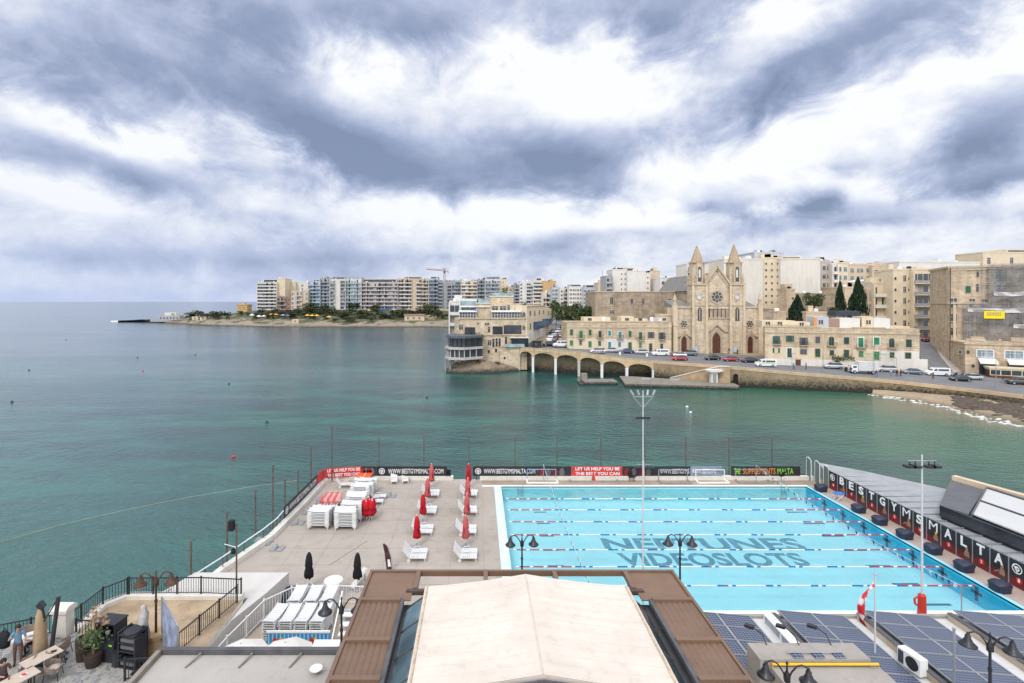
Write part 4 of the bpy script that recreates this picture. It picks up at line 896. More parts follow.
# bulkhead with yellow pipe
r=thing('roof_bulkhead','grey rendered roof bulkhead with a yellow pipe along its edge','bulkhead',(13.7,19.5,SOLZ)); c=Vector((13.7,19.5,SOLZ)); GB=mat('grey bulkhead screed',(.33,.30,.27),.92,.12,.5,.15,dirt=.3)
rb(11.35,20.6,SOLZ,15.8,21.6,7.0,'rear_block',GB,r,c); rb(11.75,13,SOLZ,16.1,20.55,6.75,'front_block',GB,r,c)
q=MB(); q.tube([Vector(p)-c for p in ((11.8,20.52,5.3),(11.8,20.52,6.86),(16.05,20.52,6.86),(16.05,20.52,6.6))],.05,8); q.build('pipe',YEL,r)
q=MB(); q.tube([Vector(p)-c for p in ((12.6,20.9,7.08),(14.9,20.9,7.08))],.03,6); q.build('rail',GREYM,r)
for k in range(3):
    q=MB(); q.box(12.75+k*.85-c.x,20.62-c.y,7.02-c.z,13.15+k*.85-c.x,20.98-c.y,7.06-c.z); q.build('small_panel',SOL,r)
    o=thing('roof_floodlight','black floodlight on a bent arm leaning over the bulkhead, %s of three'%['left','middle','right'][k],'floodlight',(12.1+k*1.35,21.45,7.0),0,'floodlights on the bulkhead'); q=MB(); q.tube([(0,0,0),(-.05,.25,.3),(-.3,.55,.42)],.025,5); q.build('arm',DARKM,o); q=MB(); q.bar((-.28,.5,.42),(-.52,.75,.38),.2,.1); q.build('lamp_head',DARKM,o)
# raised white framed left side of the second solar array
r=thing('array_side','low white framed glazed left side of the second solar array','array side',(14.7,23.6,SOLZ)); q=MB(); q.box(-.25,-2,.03,.1,2.2,.4); q.build('glazing',GLASSL,r); q=MB()
for y in (-2,-.6,.8,2.2): q.box(-.3,y-.04,.03,.14,y+.04,.42)
q.box(-.3,-2,.40,.14,2.24,.46); q.build('frame',WPAINT,r)
# air conditioner
r=thing('air_conditioner','white outdoor air conditioning unit on the annex roof beside the flagpole','air conditioner',(19.0,22.4,SOLZ+.05),R(100)); q=MB(); q.box(-.5,-.2,.08,.5,.2,.78); q.build('casing',WPAINT,r)
q=MB(); q.lathe([(.28,0),(.28,.02)],(0,0,0),20); o=q.build('fan_grille',DARKM,r); o.rotation_euler=(R(90),0,0); o.location=(-.15,.215,.43)
q=MB(); q.box(.22,.2,.15,.46,.212,.7); q.build('vent',mat('dark vent',(.06,.07,.08),.5),r); q=MB(); q.box(-.45,-.2,0,-.35,.2,.08); q.box(.35,-.2,0,.45,.2,.08); q.build('foot',GREYM,r)
# flag
r=thing('flagpole','slim grey flagpole at the edge of the annex roof with a drooping flag','flagpole',(wx(875,23.2),23.2,SOLZ)); H=9.0-SOLZ; q=MB(); q.tube([(0,0,0),(0,0,H)],.035,8); q.build('pole',mat('pale grey pole paint',(.52,.53,.54)),r); q=MB(); q.lathe([(.03,0),(.09,.05),(.02,.09)],(0,0,H),8); q.build('finial',STEEL,r)
m,nt,bs,L=nt_of('red and white flag'); tcn=nt.nodes.new('ShaderNodeTexCoord'); q_=nt.nodes.new('ShaderNodeSeparateXYZ'); L.new(tcn.outputs['UV'],q_.inputs[0])
L.new(mix(nt,ramp(nt,noise(nt,3.1,3,.5),[(.47,0),(.53,1)]),(.50,.02,.03),(.62,.60,.60)),bs.inputs['Base Color']); bs.inputs['Roughness'].default_value=.8
q=MB(); 
def fl(u,v): # droops down and to the left of the pole
    z=H-.35-1.75*u-.10*v; x=-.05-.62*u**.8*(1-.3*v)-.46*v*math.sin(u*3.1); return Vector((x,.14*math.sin(v*7+u*4)*(.3+u),z+.08*math.sin(v*6)))
q.grid(14,10,fl); fo=q.build('flag',m,r,True); md=fo.modifiers.new('thickness','SOLIDIFY'); md.thickness=.012
r=thing('roof_post','thin grey post standing between the solar arrays','post',(wx(954,21),21,SOLZ)); q=MB(); q.tube([(0,0,0),(0,0,2.75)],.045,8); q.build('shaft',GREYM,r); q=MB(); q.lathe([(.07,0),(.07,.05)],(0,0,2.75),8); q.build('cap',STEEL,r)
# ---------------------------------------------------------------- seating roofs and pavilion behind the lane wall
RIB=mat('grey ribbed roofing',(.30,.31,.32),.6,.15,.8,.4,dirt=.25)
r=thing('ribbed_roof','low grey ribbed roof behind the lane wall beside the sea','roof',(39,46,3)); c=Vector((39,46,3)); q=MB(); poly=[(35.75,30),(35.75,52.3),(37.4,56.2),(40,53.5),(45,47),(45,30)]
q.prism([(x-39,y-46) for x,y in poly],-4,[.55,.75,.75,.7,.6,.5],0); q.build('roof_slab',RIB,r); q=MB()
for k in range(17):
    y=31+k*1.3; q.bar((-3.2,y-46,.70-.01),(min(5.9,5.9-(max(0,y-47)*.8)),y-46,.66),.06,.05)
q.build('roof_rib',mat('roof rib',(.22,.23,.24),.6,.2,1,.4),r)
r=thing('pavilion','low pavilion with a dark membrane roof end and white translucent roof panels','pavilion',(41,40,3.2)); c=Vector((41,40,3.2)); MEM=mat('dark roof membrane',(.115,.115,.125),.75,.15,.6,.3,dirt=.2)
poly=[(37.9,41.9),(44.3,47.9),(47.6,38),(47.6,30),(39.2,30)]
q=MB(); q.prism([(x-41,y-40) for x,y in poly],-4,1.35,0); q.build('wall',DARKM,r)
q=MB(); q.prism([(37.85-41,41.95-40),(44.3-41,48-40),(44.9-41,45.4-40),(38.5-41,40.2-40)],1.36,1.5,0); q.build('membrane_roof',MEM,r)
def par(u,v):
    a=Vector((38.6,40.0,4.75)).lerp(Vector((44.9,45.2,4.95)),v); b=Vector((39.5,30,4.75)).lerp(Vector((47.2,32,4.95)),v); return a.lerp(b,u)-c
for k in range(2):
    q=MB(); v0,v1=k*.5+.03,k*.5+.47; q.add([par(0,v0),par(1,v0),par(1,v1),par(0,v1)]+[par(0,v0)-Vector((0,0,.1)),par(1,v0)-Vector((0,0,.1)),par(1,v1)-Vector((0,0,.1)),par(0,v1)-Vector((0,0,.1))],[(0,1,2,3),(7,6,5,4),(0,4,5,1),(1,5,6,2),(2,6,7,3),(3,7,4,0)]); q.build('roof_panel',mat('white translucent sheet',(.50,.50,.49),.45,.05,.4,.4,dirt=.12),r)
q=MB(); q.bar(par(0,.0),par(0,1),.1,.16); q.bar(par(0,.5),par(1,.5),.1,.14); q.bar(par(0,1),par(1,1),.14,.18); q.build('roof_bar',MEM,r)
q=MB(); q.bar(Vector((44.6,48.0,4.85))-c,Vector((47.9,37.5,4.85))-c,.55,.5); q.build('parapet',STONEL,r)
q=MB(); q.bar(Vector((37.8,41.9,4.3))-c,Vector((39.15,30,4.3))-c,.06,.9); q.build('dark_screen',GLASS,r)
# ---------------------------------------------------------------- ground of the terraces on the left
TZ=5.4; SZ_=4.4
m,nt,bs,L=nt_of('slate cobbles'); vo=nd(nt,'ShaderNodeTexVoronoi',Scale=4.6,Randomness=.75); g=nt.nodes.new('ShaderNodeNewGeometry'); mp=nt.nodes.new('ShaderNodeMapping'); mp.inputs['Scale'].default_value=(1.3,.8,1); mp.inputs['Rotation'].default_value=(0,0,R(25)); L.new(g.outputs['Position'],mp.inputs[0]); L.new(mp.outputs[0],vo.inputs['Vector'])
v2=nd(nt,'ShaderNodeTexVoronoi',Scale=4.6,Randomness=.75); v2.feature='DISTANCE_TO_EDGE'; L.new(mp.outputs[0],v2.inputs['Vector'])
hs=nt.nodes.new('ShaderNodeSeparateColor'); L.new(vo.outputs['Color'],hs.inputs[0]); patch=ramp(nt,noise(nt,.35,3,.5),[(.42,0),(.6,1)])
cc=mix(nt,ramp(nt,hs.outputs[0],[(.2,0),(.9,1)]),(.12,.13,.15),(.29,.275,.25)); cc=mix(nt,mathn(nt,'MULTIPLY',patch,.55),cc,(.33,.31,.28))
cc=mix(nt,ramp(nt,v2.outputs['Distance'],[(.02,0),(.07,1)]),(.34,.32,.285),cc); L.new(cc,bs.inputs['Base Color']); bs.inputs['Roughness'].default_value=.75
SLATE=m
s=MB(); s.prism([(-60,8),(-60,9.6),(-33,20.0),(-22.5,23.8),(-19.9,25.0),(-18.2,24.2),(-14.8,22.3),(-13.2,21.5),(-13.2,8)],-1,TZ,1,0); struct(s,'terrace',[SLATE,KERB])
s=MB(); s.prism([(-20.7,25.0),(-20.8,28.5),(-20.2,29.2),(-13.4,29.2),(-13.4,24.6),(-15.6,24.6),(-18.2,24.0),(-19.6,24.4)],-1,SZ_,1,0); struct(s,'lower_terrace',[TANP,KERB])
s=MB(); s.prism([(-21.0,28.6),(-20.2,29.6),(-13.5,29.6),(-13.5,29.15),(-20.0,29.15),(-20.6,28.4)],SZ_-.2,SZ_+.22); s.prism([(-20.9,25.1),(-21.0,28.6),(-20.6,28.4),(-20.4,25.1)],SZ_-.2,SZ_+.22)
solo(s,'terrace_kerb',KERB,'white kerb along the seaward edge of the stained tan terrace','kerb')
s=MB(); s.prism([(-18.85,29.7),(-18.0,32.5),(-12.0,32.5),(-12.5,30.2),(-13.3,27.6),(-13.4,24.9),(-15.0,23.2),(-13.15,21.3),(-12.0,21.3),(-12.0,27.5)][:6]+[(-13.35,29.7)],DZ-1,4.2,0); o=solo(s,'roof_slab',SLABW,'low white building with a flat white roof at the near end of the deck','building')
s=MB(); s.prism([(-13.3,24.6),(-12.2,28.5),(-11.3,30.9),(-6.2,30.9),(-5.2,24),(-5.2,21.3),(-15,21.3),(-15,23),(-15.4,24.55)],-1,3.3,0); struct(s,'play_terrace',mat('tan terrace concrete',(.42,.35,.27),.9,.15,.5,.2,dirt=.3))
s=MB(); s.prism([(-15.9,24.2),(-13.2,24.5),(-13.5,22.2),(-16.0,22.2)],3.4,4.1,0); solo(s,'white_platform',SLABW,'white platform below the black railing with small yellow frames on it','platform')
# ---------------------------------------------------------------- railings
def railing(pts,label,m,h=1.0,pitch=.14,cat='railing',post=1.6,rz=0):
    o=Vector(pts[0]); r=thing('railing',label,cat,o); bars=MB(); rails=MB()
    for a,b in zip(pts,pts[1:]):
        a=Vector(a)-o; b=Vector(b)-o; Lh=(b-a).length; n=max(1,int(Lh/pitch)); up=Vector((0,0,h))
        rails.bar(a+up,b+up,.05,.05); rails.bar(a+Vector((0,0,.1)),b+Vector((0,0,.1)),.03,.03)
        for k in range(n+1):
            p=a.lerp(b,k/n); bars.bar(p+Vector((0,0,.1)),p+up,.02,.02)
        k=max(1,int(round(Lh/post)))
        for i in range(0 if (a.length<1e-6) else 1,k+1):
            p=a.lerp(b,i/k); q=MB(); q.bar(p,p+up*1.1,.07,.07); q.build('post',m,r)
    rails.build('rail',m,r); bars.build('bars',m,r); return r
railing([(-60,9.9,TZ),(-33,20.2,TZ),(-22.5,23.7,TZ),(-19.9,24.85,TZ)],'black iron railing along the sea edge behind the people and tables',DARKM,.95)
railing([(-20.65,25.1,SZ_+.3),(-20.8,28.4,SZ_+.2),(-20.1,29.35,SZ_+.2)],'short black railing on the seaward end of the stained tan terrace',DARKM,.9)
s=MB(); s.prism([(-19.6,24.5),(-18.3,24.1),(-18.2,24.9),(-19.5,25.2)],SZ_-.2,SZ_+.7); solo(s,'stone_step',TANP,'rust stained stone step beside the white stone post','step')
railing([(-20.0,29.35,SZ_+.2),(-15.9,29.4,SZ_+.2),(-13.6,29.4,SZ_+.1)],'black iron railing along the far side of the tan terrace',DARKM,.95)
railing([(-18.4,22.9,SZ_),(-16.2,24.6,SZ_),(-14.5,24.7,SZ_),(-13.6,28.9,SZ_)],'black iron railing stepping round the near side of the tan terrace',DARKM,.95)
railing([(-19.5,24.85,TZ-.3),(-18.4,24.75,TZ-.3)],'short black railing beside the white stone post',DARKM,.85)
railing([(-14.9,21.6,TZ),(-13.3,21.75,TZ)],'short black railing at the near corner of the grey flat roof',DARKM,.9)
railing([(-12.9,24.2,3.3),(-12.75,26,3.3),(-12.2,29.2,3.3),(-11.1,30.5,3.3),(-8.7,30.75,3.3),(-6.6,30.6,3.3)],'curved white railing sweeping round the stacked loungers',WPAINT,1.05,.16)
railing([(-16.2,21.9,3.6),(-15.2,22.6,4.0),(-12.4,22.9,4.0),(-9.5,22.9,4.0)],'white curved railing just behind the grey flat roof',WPAINT,.9,.2)
# white stone post and lamp pedestal
r=thing('stone_post','white stone post with a rounded cap at the railing end','post',G(63.5,634,TZ)); q=MB(); q.box(-.32,-.26,0,.32,.26,1.15); q.build('shaft',KERB,r); q=MB(); q.side([(-.36,1.15),(.36,1.15),(.36,1.3),(.2,1.42),(-.2,1.42),(-.36,1.3)],-.4,.4); q.build('cap',KERB,r)
r=thing('stone_pedestal','stained stone pedestal under the rusty street lamp','pedestal',G(156,657,TZ-.4)); q=MB(); q.prism([(.38*math.cos(t*math.pi/4+.39),.38*math.sin(t*math.pi/4+.39)) for t in range(8)],0,1.0); q.build('shaft',mat('rust stained stone',(.46,.32,.17),.9,.25,1.5,.2,dirt=.5),r); q=MB(); q.prism([(.46*math.cos(t*math.pi/4+.39),.46*math.sin(t*math.pi/4+.39)) for t in range(8)],1.0,1.15); q.build('cap',mat('rust stained stone',(.46,.32,.17)),r)
pp=G(156,657,TZ-.4); lamp(156,571.5,pp.y,'rusty double street lamp with glass shades on the stained stone pedestal',LBR,.15)
# ---------------------------------------------------------------- people
BASE=dict(pelvis=(0,0,.95),spine=(0,.01,1.14),chest=(0,.01,1.33),neck=(0,.01,1.49),skull=(0,-.02,1.59),crown=(0,0,1.68),nose=(0,-.125,1.60),
 hipL=(.10,0,.90),kneeL=(.11,-.03,.50),ankL=(.11,.02,.09),toeL=(.13,-.17,.04),hipR=(-.10,0,.90),kneeR=(-.11,-.03,.50),ankR=(-.11,.02,.09),toeR=(-.13,-.17,.04),
 shL=(.18,.01,1.42),elL=(.25,.03,1.14),wrL=(.26,-.06,.89),shR=(-.18,.01,1.42),elR=(-.25,.03,1.14),wrR=(-.26,-.06,.89))
RAD=dict(pelvis=.145,spine=.125,chest=.145,neck=.058,skull=.098,crown=.085,nose=.014,hip=.095,knee=.062,ank=.045,toe=.04,sh=.07,el=.045,wr=.03)
BONES=[('pelvis','spine','top'),('spine','chest','top'),('chest','neck','top'),('neck','skull','skin'),('skull','crown','skin'),('skull','nose','skin')]
for q in 'LR': BONES+=[('pelvis','hip'+q,'leg'),('hip'+q,'knee'+q,'leg'),('knee'+q,'ank'+q,'leg'),('ank'+q,'toe'+q,'shoe'),('chest','sh'+q,'top'),('sh'+q,'el'+q,'top'),('el'+q,'wr'+q,'arm')]
def body_data(pose,sub=1,short=False):
    J=dict(BASE); J.update(pose); J={k:Vector(v) for k,v in J.items()}; bones=list(BONES); rad={}
    for k in J: rad[k]=RAD[k if k in RAD else k[:-1]]
    for q,sg in (('L',1),('R',-1)):
        d=(J['wr'+q]-J['el'+q]).normalized(); side=d.cross(Vector((0,1,0) if abs(d.y)<.8 else (1,0,0))).normalized()*sg; fwd=d.cross(side).normalized()
        J['palm'+q]=J['wr'+q]+d*.085; rad['palm'+q]=.036; bones.append(('wr'+q,'palm'+q,'skin'))
        for i,(o,l) in enumerate(((-.030,.062),(-.010,.078),(.010,.074),(.028,.056))):
            a='f%d%s'%(i,q); b='g%d%s'%(i,q); J[a]=J['palm'+q]+d*.03+fwd*o; J[b]=J[a]+d*l*.8+side*.022; rad[a]=rad[b]=.0095; bones+=[('palm'+q,a,'skin'),(a,b,'skin')]
        J['t'+q]=J['wr'+q]+d*.06-fwd*.05; rad['t'+q]=.011; bones.append(('wr'+q,'t'+q,'skin'))
    names=list(J); me=bpy.data.meshes.new('body'); me.from_pydata([J[n] for n in names],[(names.index(a),names.index(b)) for a,b,_ in bones],[])
    o=bpy.data.objects.new('tmp',me); col.objects.link(o); sk=o.modifiers.new('s','SKIN'); sk.use_smooth_shade=True
    for i,n in enumerate(names):
        v=me.skin_vertices[0].data[i]; v.radius=(rad[n],rad[n]*(.72 if n in('chest','spine','pelvis') else 1)); v.use_root=(n=='pelvis')
    ss=o.modifiers.new('u','SUBSURF'); ss.levels=sub; ss.render_levels=sub
    dg=bpy.context.evaluated_depsgraph_get(); dg.update(); out=bpy.data.meshes.new_from_object(o.evaluated_get(dg)); bpy.data.objects.remove(o)
    seg=[(J[a],J[b],c) for a,b,c in bones]; idx={'top':0,'leg':1,'shoe':2,'skin':3,'arm':3 if short else 0}
    mi=[]
    for p in out.polygons:
        best=None
        for a,b,c in seg:
            ab=b-a; t=max(0,min(1,(p.center-a).dot(ab)/max(1e-9,ab.length_squared))); dd=(p.center-(a+ab*t)).length_squared
            if best is None or dd<best[0]: best=(dd,c)
        mi.append(idx[best[1]])
    out.materials.clear()
    for m in (CLOTHD,CLOTHD,BLACKF,SKIN): out.materials.append(m)
    out.polygons.foreach_set('material_index',mi); out.polygons.foreach_set('use_smooth',[True]*len(mi)); out.update()
    return out,J
def hair_data(J):
    c=J['skull'].lerp(J['crown'],.55); s=MB(); n=12; vs=[]
    s.lathe([(.10,-.05),(.112,-.0),(.108,.05),(.085,.095),(.045,.118),(.0,.122)],(c.x,c.y+.022,c.z),n); return s.data('hair',[HAIR],True)
def eyes_data(J):
    s=MB()
    for a in (-.035,.035): s.lathe([(.006,-.006),(.011,0),(.006,.006)],(J['skull'].x+a,J['skull'].y-.098,J['skull'].z+.03),6)
    return s
POSES=dict(stand={},
 walk=dict(kneeL=(.10,-.20,.52),ankL=(.10,-.22,.11),toeL=(.11,-.40,.07),kneeR=(-.10,.06,.50),ankR=(-.10,.30,.14),toeR=(-.11,.14,.04),elL=(.24,.14,1.16),wrL=(.25,.10,.92),elR=(-.24,-.08,1.15),wrR=(-.22,-.24,.95)),
 carry=dict(elR=(-.30,-.04,1.18),wrR=(-.22,-.24,1.34),elL=(.26,-.02,1.16),wrL=(.24,-.18,1.0),kneeL=(.11,-.1,.5),ankL=(.11,-.08,.09),toeL=(.13,-.27,.04)),
 sit=dict(pelvis=(0,0,.56),spine=(0,.02,.74),chest=(0,.0,.93),neck=(0,-.02,1.09),skull=(0,-.06,1.19),crown=(0,-.04,1.28),nose=(0,-.165,1.19),hipL=(.10,-.02,.53),kneeL=(.13,-.44,.52),ankL=(.13,-.42,.10),toeL=(.14,-.60,.04),hipR=(-.10,-.02,.53),kneeR=(-.13,-.44,.52),ankR=(-.13,-.42,.10),toeR=(-.14,-.60,.04),shL=(.18,.0,1.02),elL=(.24,-.08,.78),wrL=(.16,-.32,.80),shR=(-.18,.0,1.02),elR=(-.24,-.08,.78),wrR=(-.16,-.32,.80)))
PD_={}
def person(pose,label,loc,rz,top,leg,group=None,short=False,scale=1):
    key=(pose,short)
    if key not in PD_:
        me,J=body_data(POSES[pose],1,short); PD_[key]=(me,hair_data(J),eyes_data(J).data('eyes',[BLACKF]))
    me,hd,ed=PD_[key]
    r=thing('person',label,'person',loc,rz,group); r.scale=(scale,)*3
    b=place('body',me,r)
    for i,m in ((0,top),(1,leg)): b.material_slots[i].link='OBJECT'; b.material_slots[i].material=m
    place('hair',hd,r); place('eyes',ed,r); return r
person('carry','person in a blue denim shirt and brown trousers carrying a large black bag',G(18,664.5,TZ),R(35),JEAN,TROU,short=True)
SEATB=G(38,654,TZ); person('sit','person in a pale blue shirt sitting at the oval table behind the tan umbrella',SEATB,R(-75),mat('pale blue shirt',(.26,.40,.50),.9,.1,10),CLOTHD,short=True)
person('sit','person in dark patterned clothes sitting at the table in the bottom left corner',G(3,691,TZ),R(60),mat('patterned dark cloth',(.10,.07,.07),.9,.6,30),CLOTHD,short=True)
s=MB(); s.lathe([(.02,-.34),(.22,-.30),(.27,-.05),(.25,.2),(.14,.36),(.03,.38)],(0,0,0),12,sy=.7); p=G(9,664,TZ)+Vector((-.12,-.1,1.12)); r=thing('shoulder_bag','large soft black bag carried on the shoulder of the denim shirted person','bag',p); s.build('bag_body',BLACKF,r,True); s=MB(); s.tube([(-.1,0,.34),(.02,0,.52),(.18,0,.34)],.02,6); s.build('strap',BLACKF,r)
# ---------------------------------------------------------------- terrace furniture
WICK=mat('taupe wicker',(.23,.185,.15),.85,.3,14,.2,dirt=.4); TTOP=mat('pale table top',(.46,.38,.31),.6,.08,3,.3); CUSH=mat('grey beige cushion',(.40,.34,.29),.9,.1,6,.1)
def wchair(label,p,rz):
    r=thing('wicker_armchair',label,'armchair',p,rz,'wicker armchairs on the terrace'); q=MB(); q.box(-.27,-.27,.38,.27,.25,.44); q.build('seat',WICK,r)
    q=MB(); n=14; vs=[]
    for i in range(n+1):
        t=math.pi*(-.15+1.3*i/n); x=.31*math.cos(t); y=.30*math.sin(t)-.02; h=.62+.20*max(0,math.sin(t)); vs+=[(x,y,.40),(x*1.06,y*1.06,h),(x*1.13,y*1.13,h),(x*1.07,y*1.07,.40)]
    fs=[]
    for i in range(n):
        for k in range(4): fs.append((i*4+k,i*4+(k+1)%4,(i+1)*4+(k+1)%4,(i+1)*4+k))
    q.add(vs,fs+[(0,1,2,3),(n*4+3,n*4+2,n*4+1,n*4)]); q.build('backrest',WICK,r)
    q=MB(); q.lathe([(.22,.44),(.25,.47),(.24,.51),(.1,.52)],(0,-.02,0),12); q.build('cushion',CUSH,r,True)
    for a in (-1,1):
        for b in (-1,1): q=MB(); q.tube([(a*.24,b*.22,.38),(a*.28,b*.27,0)],.016,5); q.build('leg',DARKM,r)
    return r
def ttable(label,p,rz,w,d,m=TTOP,ov=False):
    r=thing('terrace_table',label,'table',p,rz); q=MB()
    if ov: q.lathe([(1,.71),(1.02,.725),(1,.74)],(0,0,0),22,sx=w/2,sy=d/2)
    else: q.box(-w/2,-d/2,.71,w/2,d/2,.745)
    q.build('tabletop',m,r)
    for a in (-1,1):
        for b in (-1,1): q=MB(); q.bar((a*w*.36,b*d*.34,0),(a*w*.36,b*d*.34,.71),.045); q.build('leg',DARKM,r)
    return r
ttable('pale rectangular table with a small dark tray in front of the tan umbrella',G(41.5,674,TZ),R(62),1.3,.75); ttable('pale oval table beside the sitting person in the pale shirt',G(29,653,TZ),R(40),1.35,.85,mat('white table top',(.62,.60,.57),.5,.05,2),True); ttable('table with a red plate at the bottom left corner of the terrace',G(17,697,TZ),R(62),1.3,.75)
s=MB(); s.box(-.1,-.07,0,.1,.07,.03); solo(s,'tray',DARKM,'small dark tray on the pale rectangular table','tray',G(47.5,674,TZ)+Vector((.0,.32,.746)),R(30))
r=thing('plate','white plate with bright red food on the corner table','plate',G(17,697,TZ)+Vector((.12,.18,.746))); s=MB(); s.lathe([(.06,0),(.13,.015),(.125,.02)],(0,0,0),14); s.build('dish',WPLAS,r); s=MB(); s.lathe([(.09,.015),(.08,.06),(.03,.08)],(0,0,0),9,sx=1.2,sy=.6); s.build('food',REDP,r)
s=MB(); s.lathe([(.03,0),(.035,.1),(.015,.13),(.015,.16)],(0,0,0),8); solo(s,'bottle',mat('amber sauce',(.3,.09,.02),.3),'small amber bottle on the corner table','bottle',G(17,697,TZ)+Vector((-.28,-.05,.746)))
wchair('taupe wicker armchair left of the pale rectangular table',G(26.5,676,TZ),R(-50)); wchair('taupe wicker armchair right of the pale rectangular table',G(53,679,TZ),R(110)); wchair('taupe wicker armchair beyond the oval table near the railing',G(25,646,TZ),R(10)); wchair('taupe wicker armchair right of the black umbrella mast',G(62,656,TZ),R(-80)); wchair('taupe wicker armchair under the sitting person in the pale shirt',SEATB+Vector((-.02,.0,0)),R(-75)); wchair('wicker armchair half hidden behind the rectangular table',G(55,666,TZ),R(160))
r=thing('cantilever_umbrella','folded tan cantilever umbrella hanging from a leaning black mast','umbrella',G(50,660,TZ)); q=MB(); q.bar((0,0,0),(.28,.12,2.75),.11,.13); q.build('mast',DARKM,r); q=MB(); q.bar((.28,.12,2.72),(-.22,-.05,1.75),.05); q.bar((-.22,-.05,1.9),(-.38,.0,2.6),.07); q.bar((-.5,.02,2.32),(-.28,-.02,2.55),.16,.3); q.build('arm',DARKM,r)
q=MB(); n=16; vs=[]; prof=[(.2,.20),(.35,.24),(.9,.22),(1.5,.20),(2.0,.16),(2.3,.08)]
for z,rr in prof:
    for k in range(n): t=2*math.pi*k/n; w=1+.22*(k%2)+.06*math.sin(k*2+z*3); vs.append((-.42+rr*w*math.cos(t),rr*w*math.sin(t),z))
q.add(vs,[(i*n+k,i*n+(k+1)%n,(i+1)*n+(k+1)%n,(i+1)*n+k) for i in range(len(prof)-1) for k in range(n)]+[tuple(range(n))[::-1],tuple((len(prof)-1)*n+k for k in range(n))]); q.build('canopy',TANF,r,True)
q=MB(); q.box(-.45,-.45,0,.45,.45,.08); q.build('base',DARKM,r)
# plants in pots
LEAFM=mat('dusty green leaves',(.10,.15,.065),.7,.45,6,.2); DRYL=mat('dry pinkish leaves',(.36,.24,.16),.8,.3,8,.1); POTM=mat('dark brown wicker pot',(.045,.033,.028),.8,.3,12,.2)
def leaves(n,fn,size,seed,flat=.5):
    rr=random.Random(seed); q=MB()
    for k in range(n):
        p=Vector(fn(rr)); a=Vector((rr.gauss(0,1),rr.gauss(0,1),rr.gauss(0,1)*flat)).normalized(); b=a.orthogonal().normalized(); b=(Matrix.Rotation(rr.uniform(0,6.28),3,a)@b); c=a.cross(b); l=size*rr.uniform(.6,1.4)
        q.add([p-b*l*.5,p+c*l*.28,p+b*l*.5,p-c*l*.28],[(0,1,2,3)])
    return q
r=thing('potted_plant','tall straggly plant with green and dry pinkish leaves in a dark pot','potted plant',G(93.5,665,TZ)); q=MB(); q.lathe([(.28,0),(.34,.25),(.36,.55),(.32,.57),(.30,.5)],(0,0,0),16); q.build('pot',POTM,r)
q=MB(); q.tube([(0,0,.5),(.03,0,.9),(.0,.05,1.5),(.12,0,2.3)],[.05,.04,.03,.012],6); q.tube([(.02,0,1.0),(.3,.1,1.7),(.45,0,2.1)],[.025,.02,.01],5); q.tube([(.02,.0,1.1),(-.2,-.1,1.6)],[.025,.01],5); q.build('stem',mat('plant stem',(.16,.11,.07),.9),r)
leaves(330,lambda q:(q.gauss(0,.26),q.gauss(0,.24),q.uniform(.85,1.6)),.15,3).build('foliage',LEAFM,r); leaves(60,lambda q:(q.gauss(.05,.16),q.gauss(0,.16),q.uniform(1.9,2.55)),.15,4).build('dry_leaf_tuft',DRYL,r); leaves(50,lambda q:(q.gauss(.42,.12),q.gauss(0,.1),q.uniform(1.7,2.2)),.14,5).build('dry_leaf_tuft',DRYL,r)
r=thing('plant_pot','tall dark wicker pot without a plant beside the potted plant','pot',G(83.5,659,TZ)); q=MB(); q.lathe([(.26,0),(.30,.5),(.31,.95),(.27,.97),(.25,.85)],(0,0,0),16); q.build('pot',POTM,r); q=MB(); q.lathe([(.25,.86),(.05,.9)],(0,0,0),12); q.build('soil',mat('soil',(.06,.045,.03)),r)
# black service cabinets
CAB=mat('black laminate',(.022,.023,.028),.5,.25,3,.4)
r=thing('service_cabinet','black open topped service cabinet with a hood shelf, left one','cabinet',G(110.5,656,TZ),R(-8)); q=MB(); q.box(-.55,-.4,0,.55,.4,.98); q.build('cabinet_body',CAB,r); q=MB(); q.box(-.5,.32,.98,.5,.38,1.6); q.box(-.5,-.3,.98,-.45,.38,1.6); q.box(.45,-.3,.98,.5,.38,1.6); q.box(-.53,-.34,1.6,.53,.42,1.66); q.build('hood',CAB,r); q=MB(); q.lathe([(.09,0),(.11,.12),(.05,.16)],(-.12,0,.985),8); q.build('crumpled_paper',WPLAS,r); q=MB(); q.box(.28,-.41,.72,.45,-.402,.80); q.build('label',LIME,r)
r=thing('shelf_tower','black shelf tower with drawers and a loose flap, right one','cabinet',G(134,664,TZ),R(-12)); q=MB(); q.box(-.5,-.35,0,-.44,.35,1.55); q.box(.34,-.35,0,.4,.35,1.3); q.box(-.5,.3,0,.4,.36,1.5)
for z in (.0,.32,.7,1.05,1.4): q.box(-.44,-.35,z,.34,.3,z+.05)
q.build('shelves',CAB,r); q=MB()
for z in (.12,.82,1.12): q.box(-.4,-.3,z,.3,.2,z+.14)
q.build('tray',mat('grey tray',(.12,.12,.13),.5),r); q=MB(); q.lathe([(.36,1.45),(.37,1.5),(.3,1.52)],(-.05,0,0),14); q.build('round_lid',CAB,r); q=MB(); q.box(.42,-.6,0,.95,.1,.06); q.build('flap',CAB,r)
s=MB(); s.lathe([(.16,0),(.2,.38),(.21,.4),(.17,.38)],(0,0,0),14); solo(s,'bucket',BLUEB,'blue bucket standing between the black cabinets','bucket',G(121,656,TZ)+Vector((0,0,.45)))
s=MB(); s.prism([(.27*math.cos(t*math.pi/4),.27*math.sin(t*math.pi/4)) for t in range(8)],0,.48); s.prism([(.3*math.cos(t*math.pi/4),.3*math.sin(t*math.pi/4)) for t in range(8)],.48,.56); solo(s,'waste_bin',CAB,'small black bin under the blue bucket','bin',G(119.5,664,TZ))
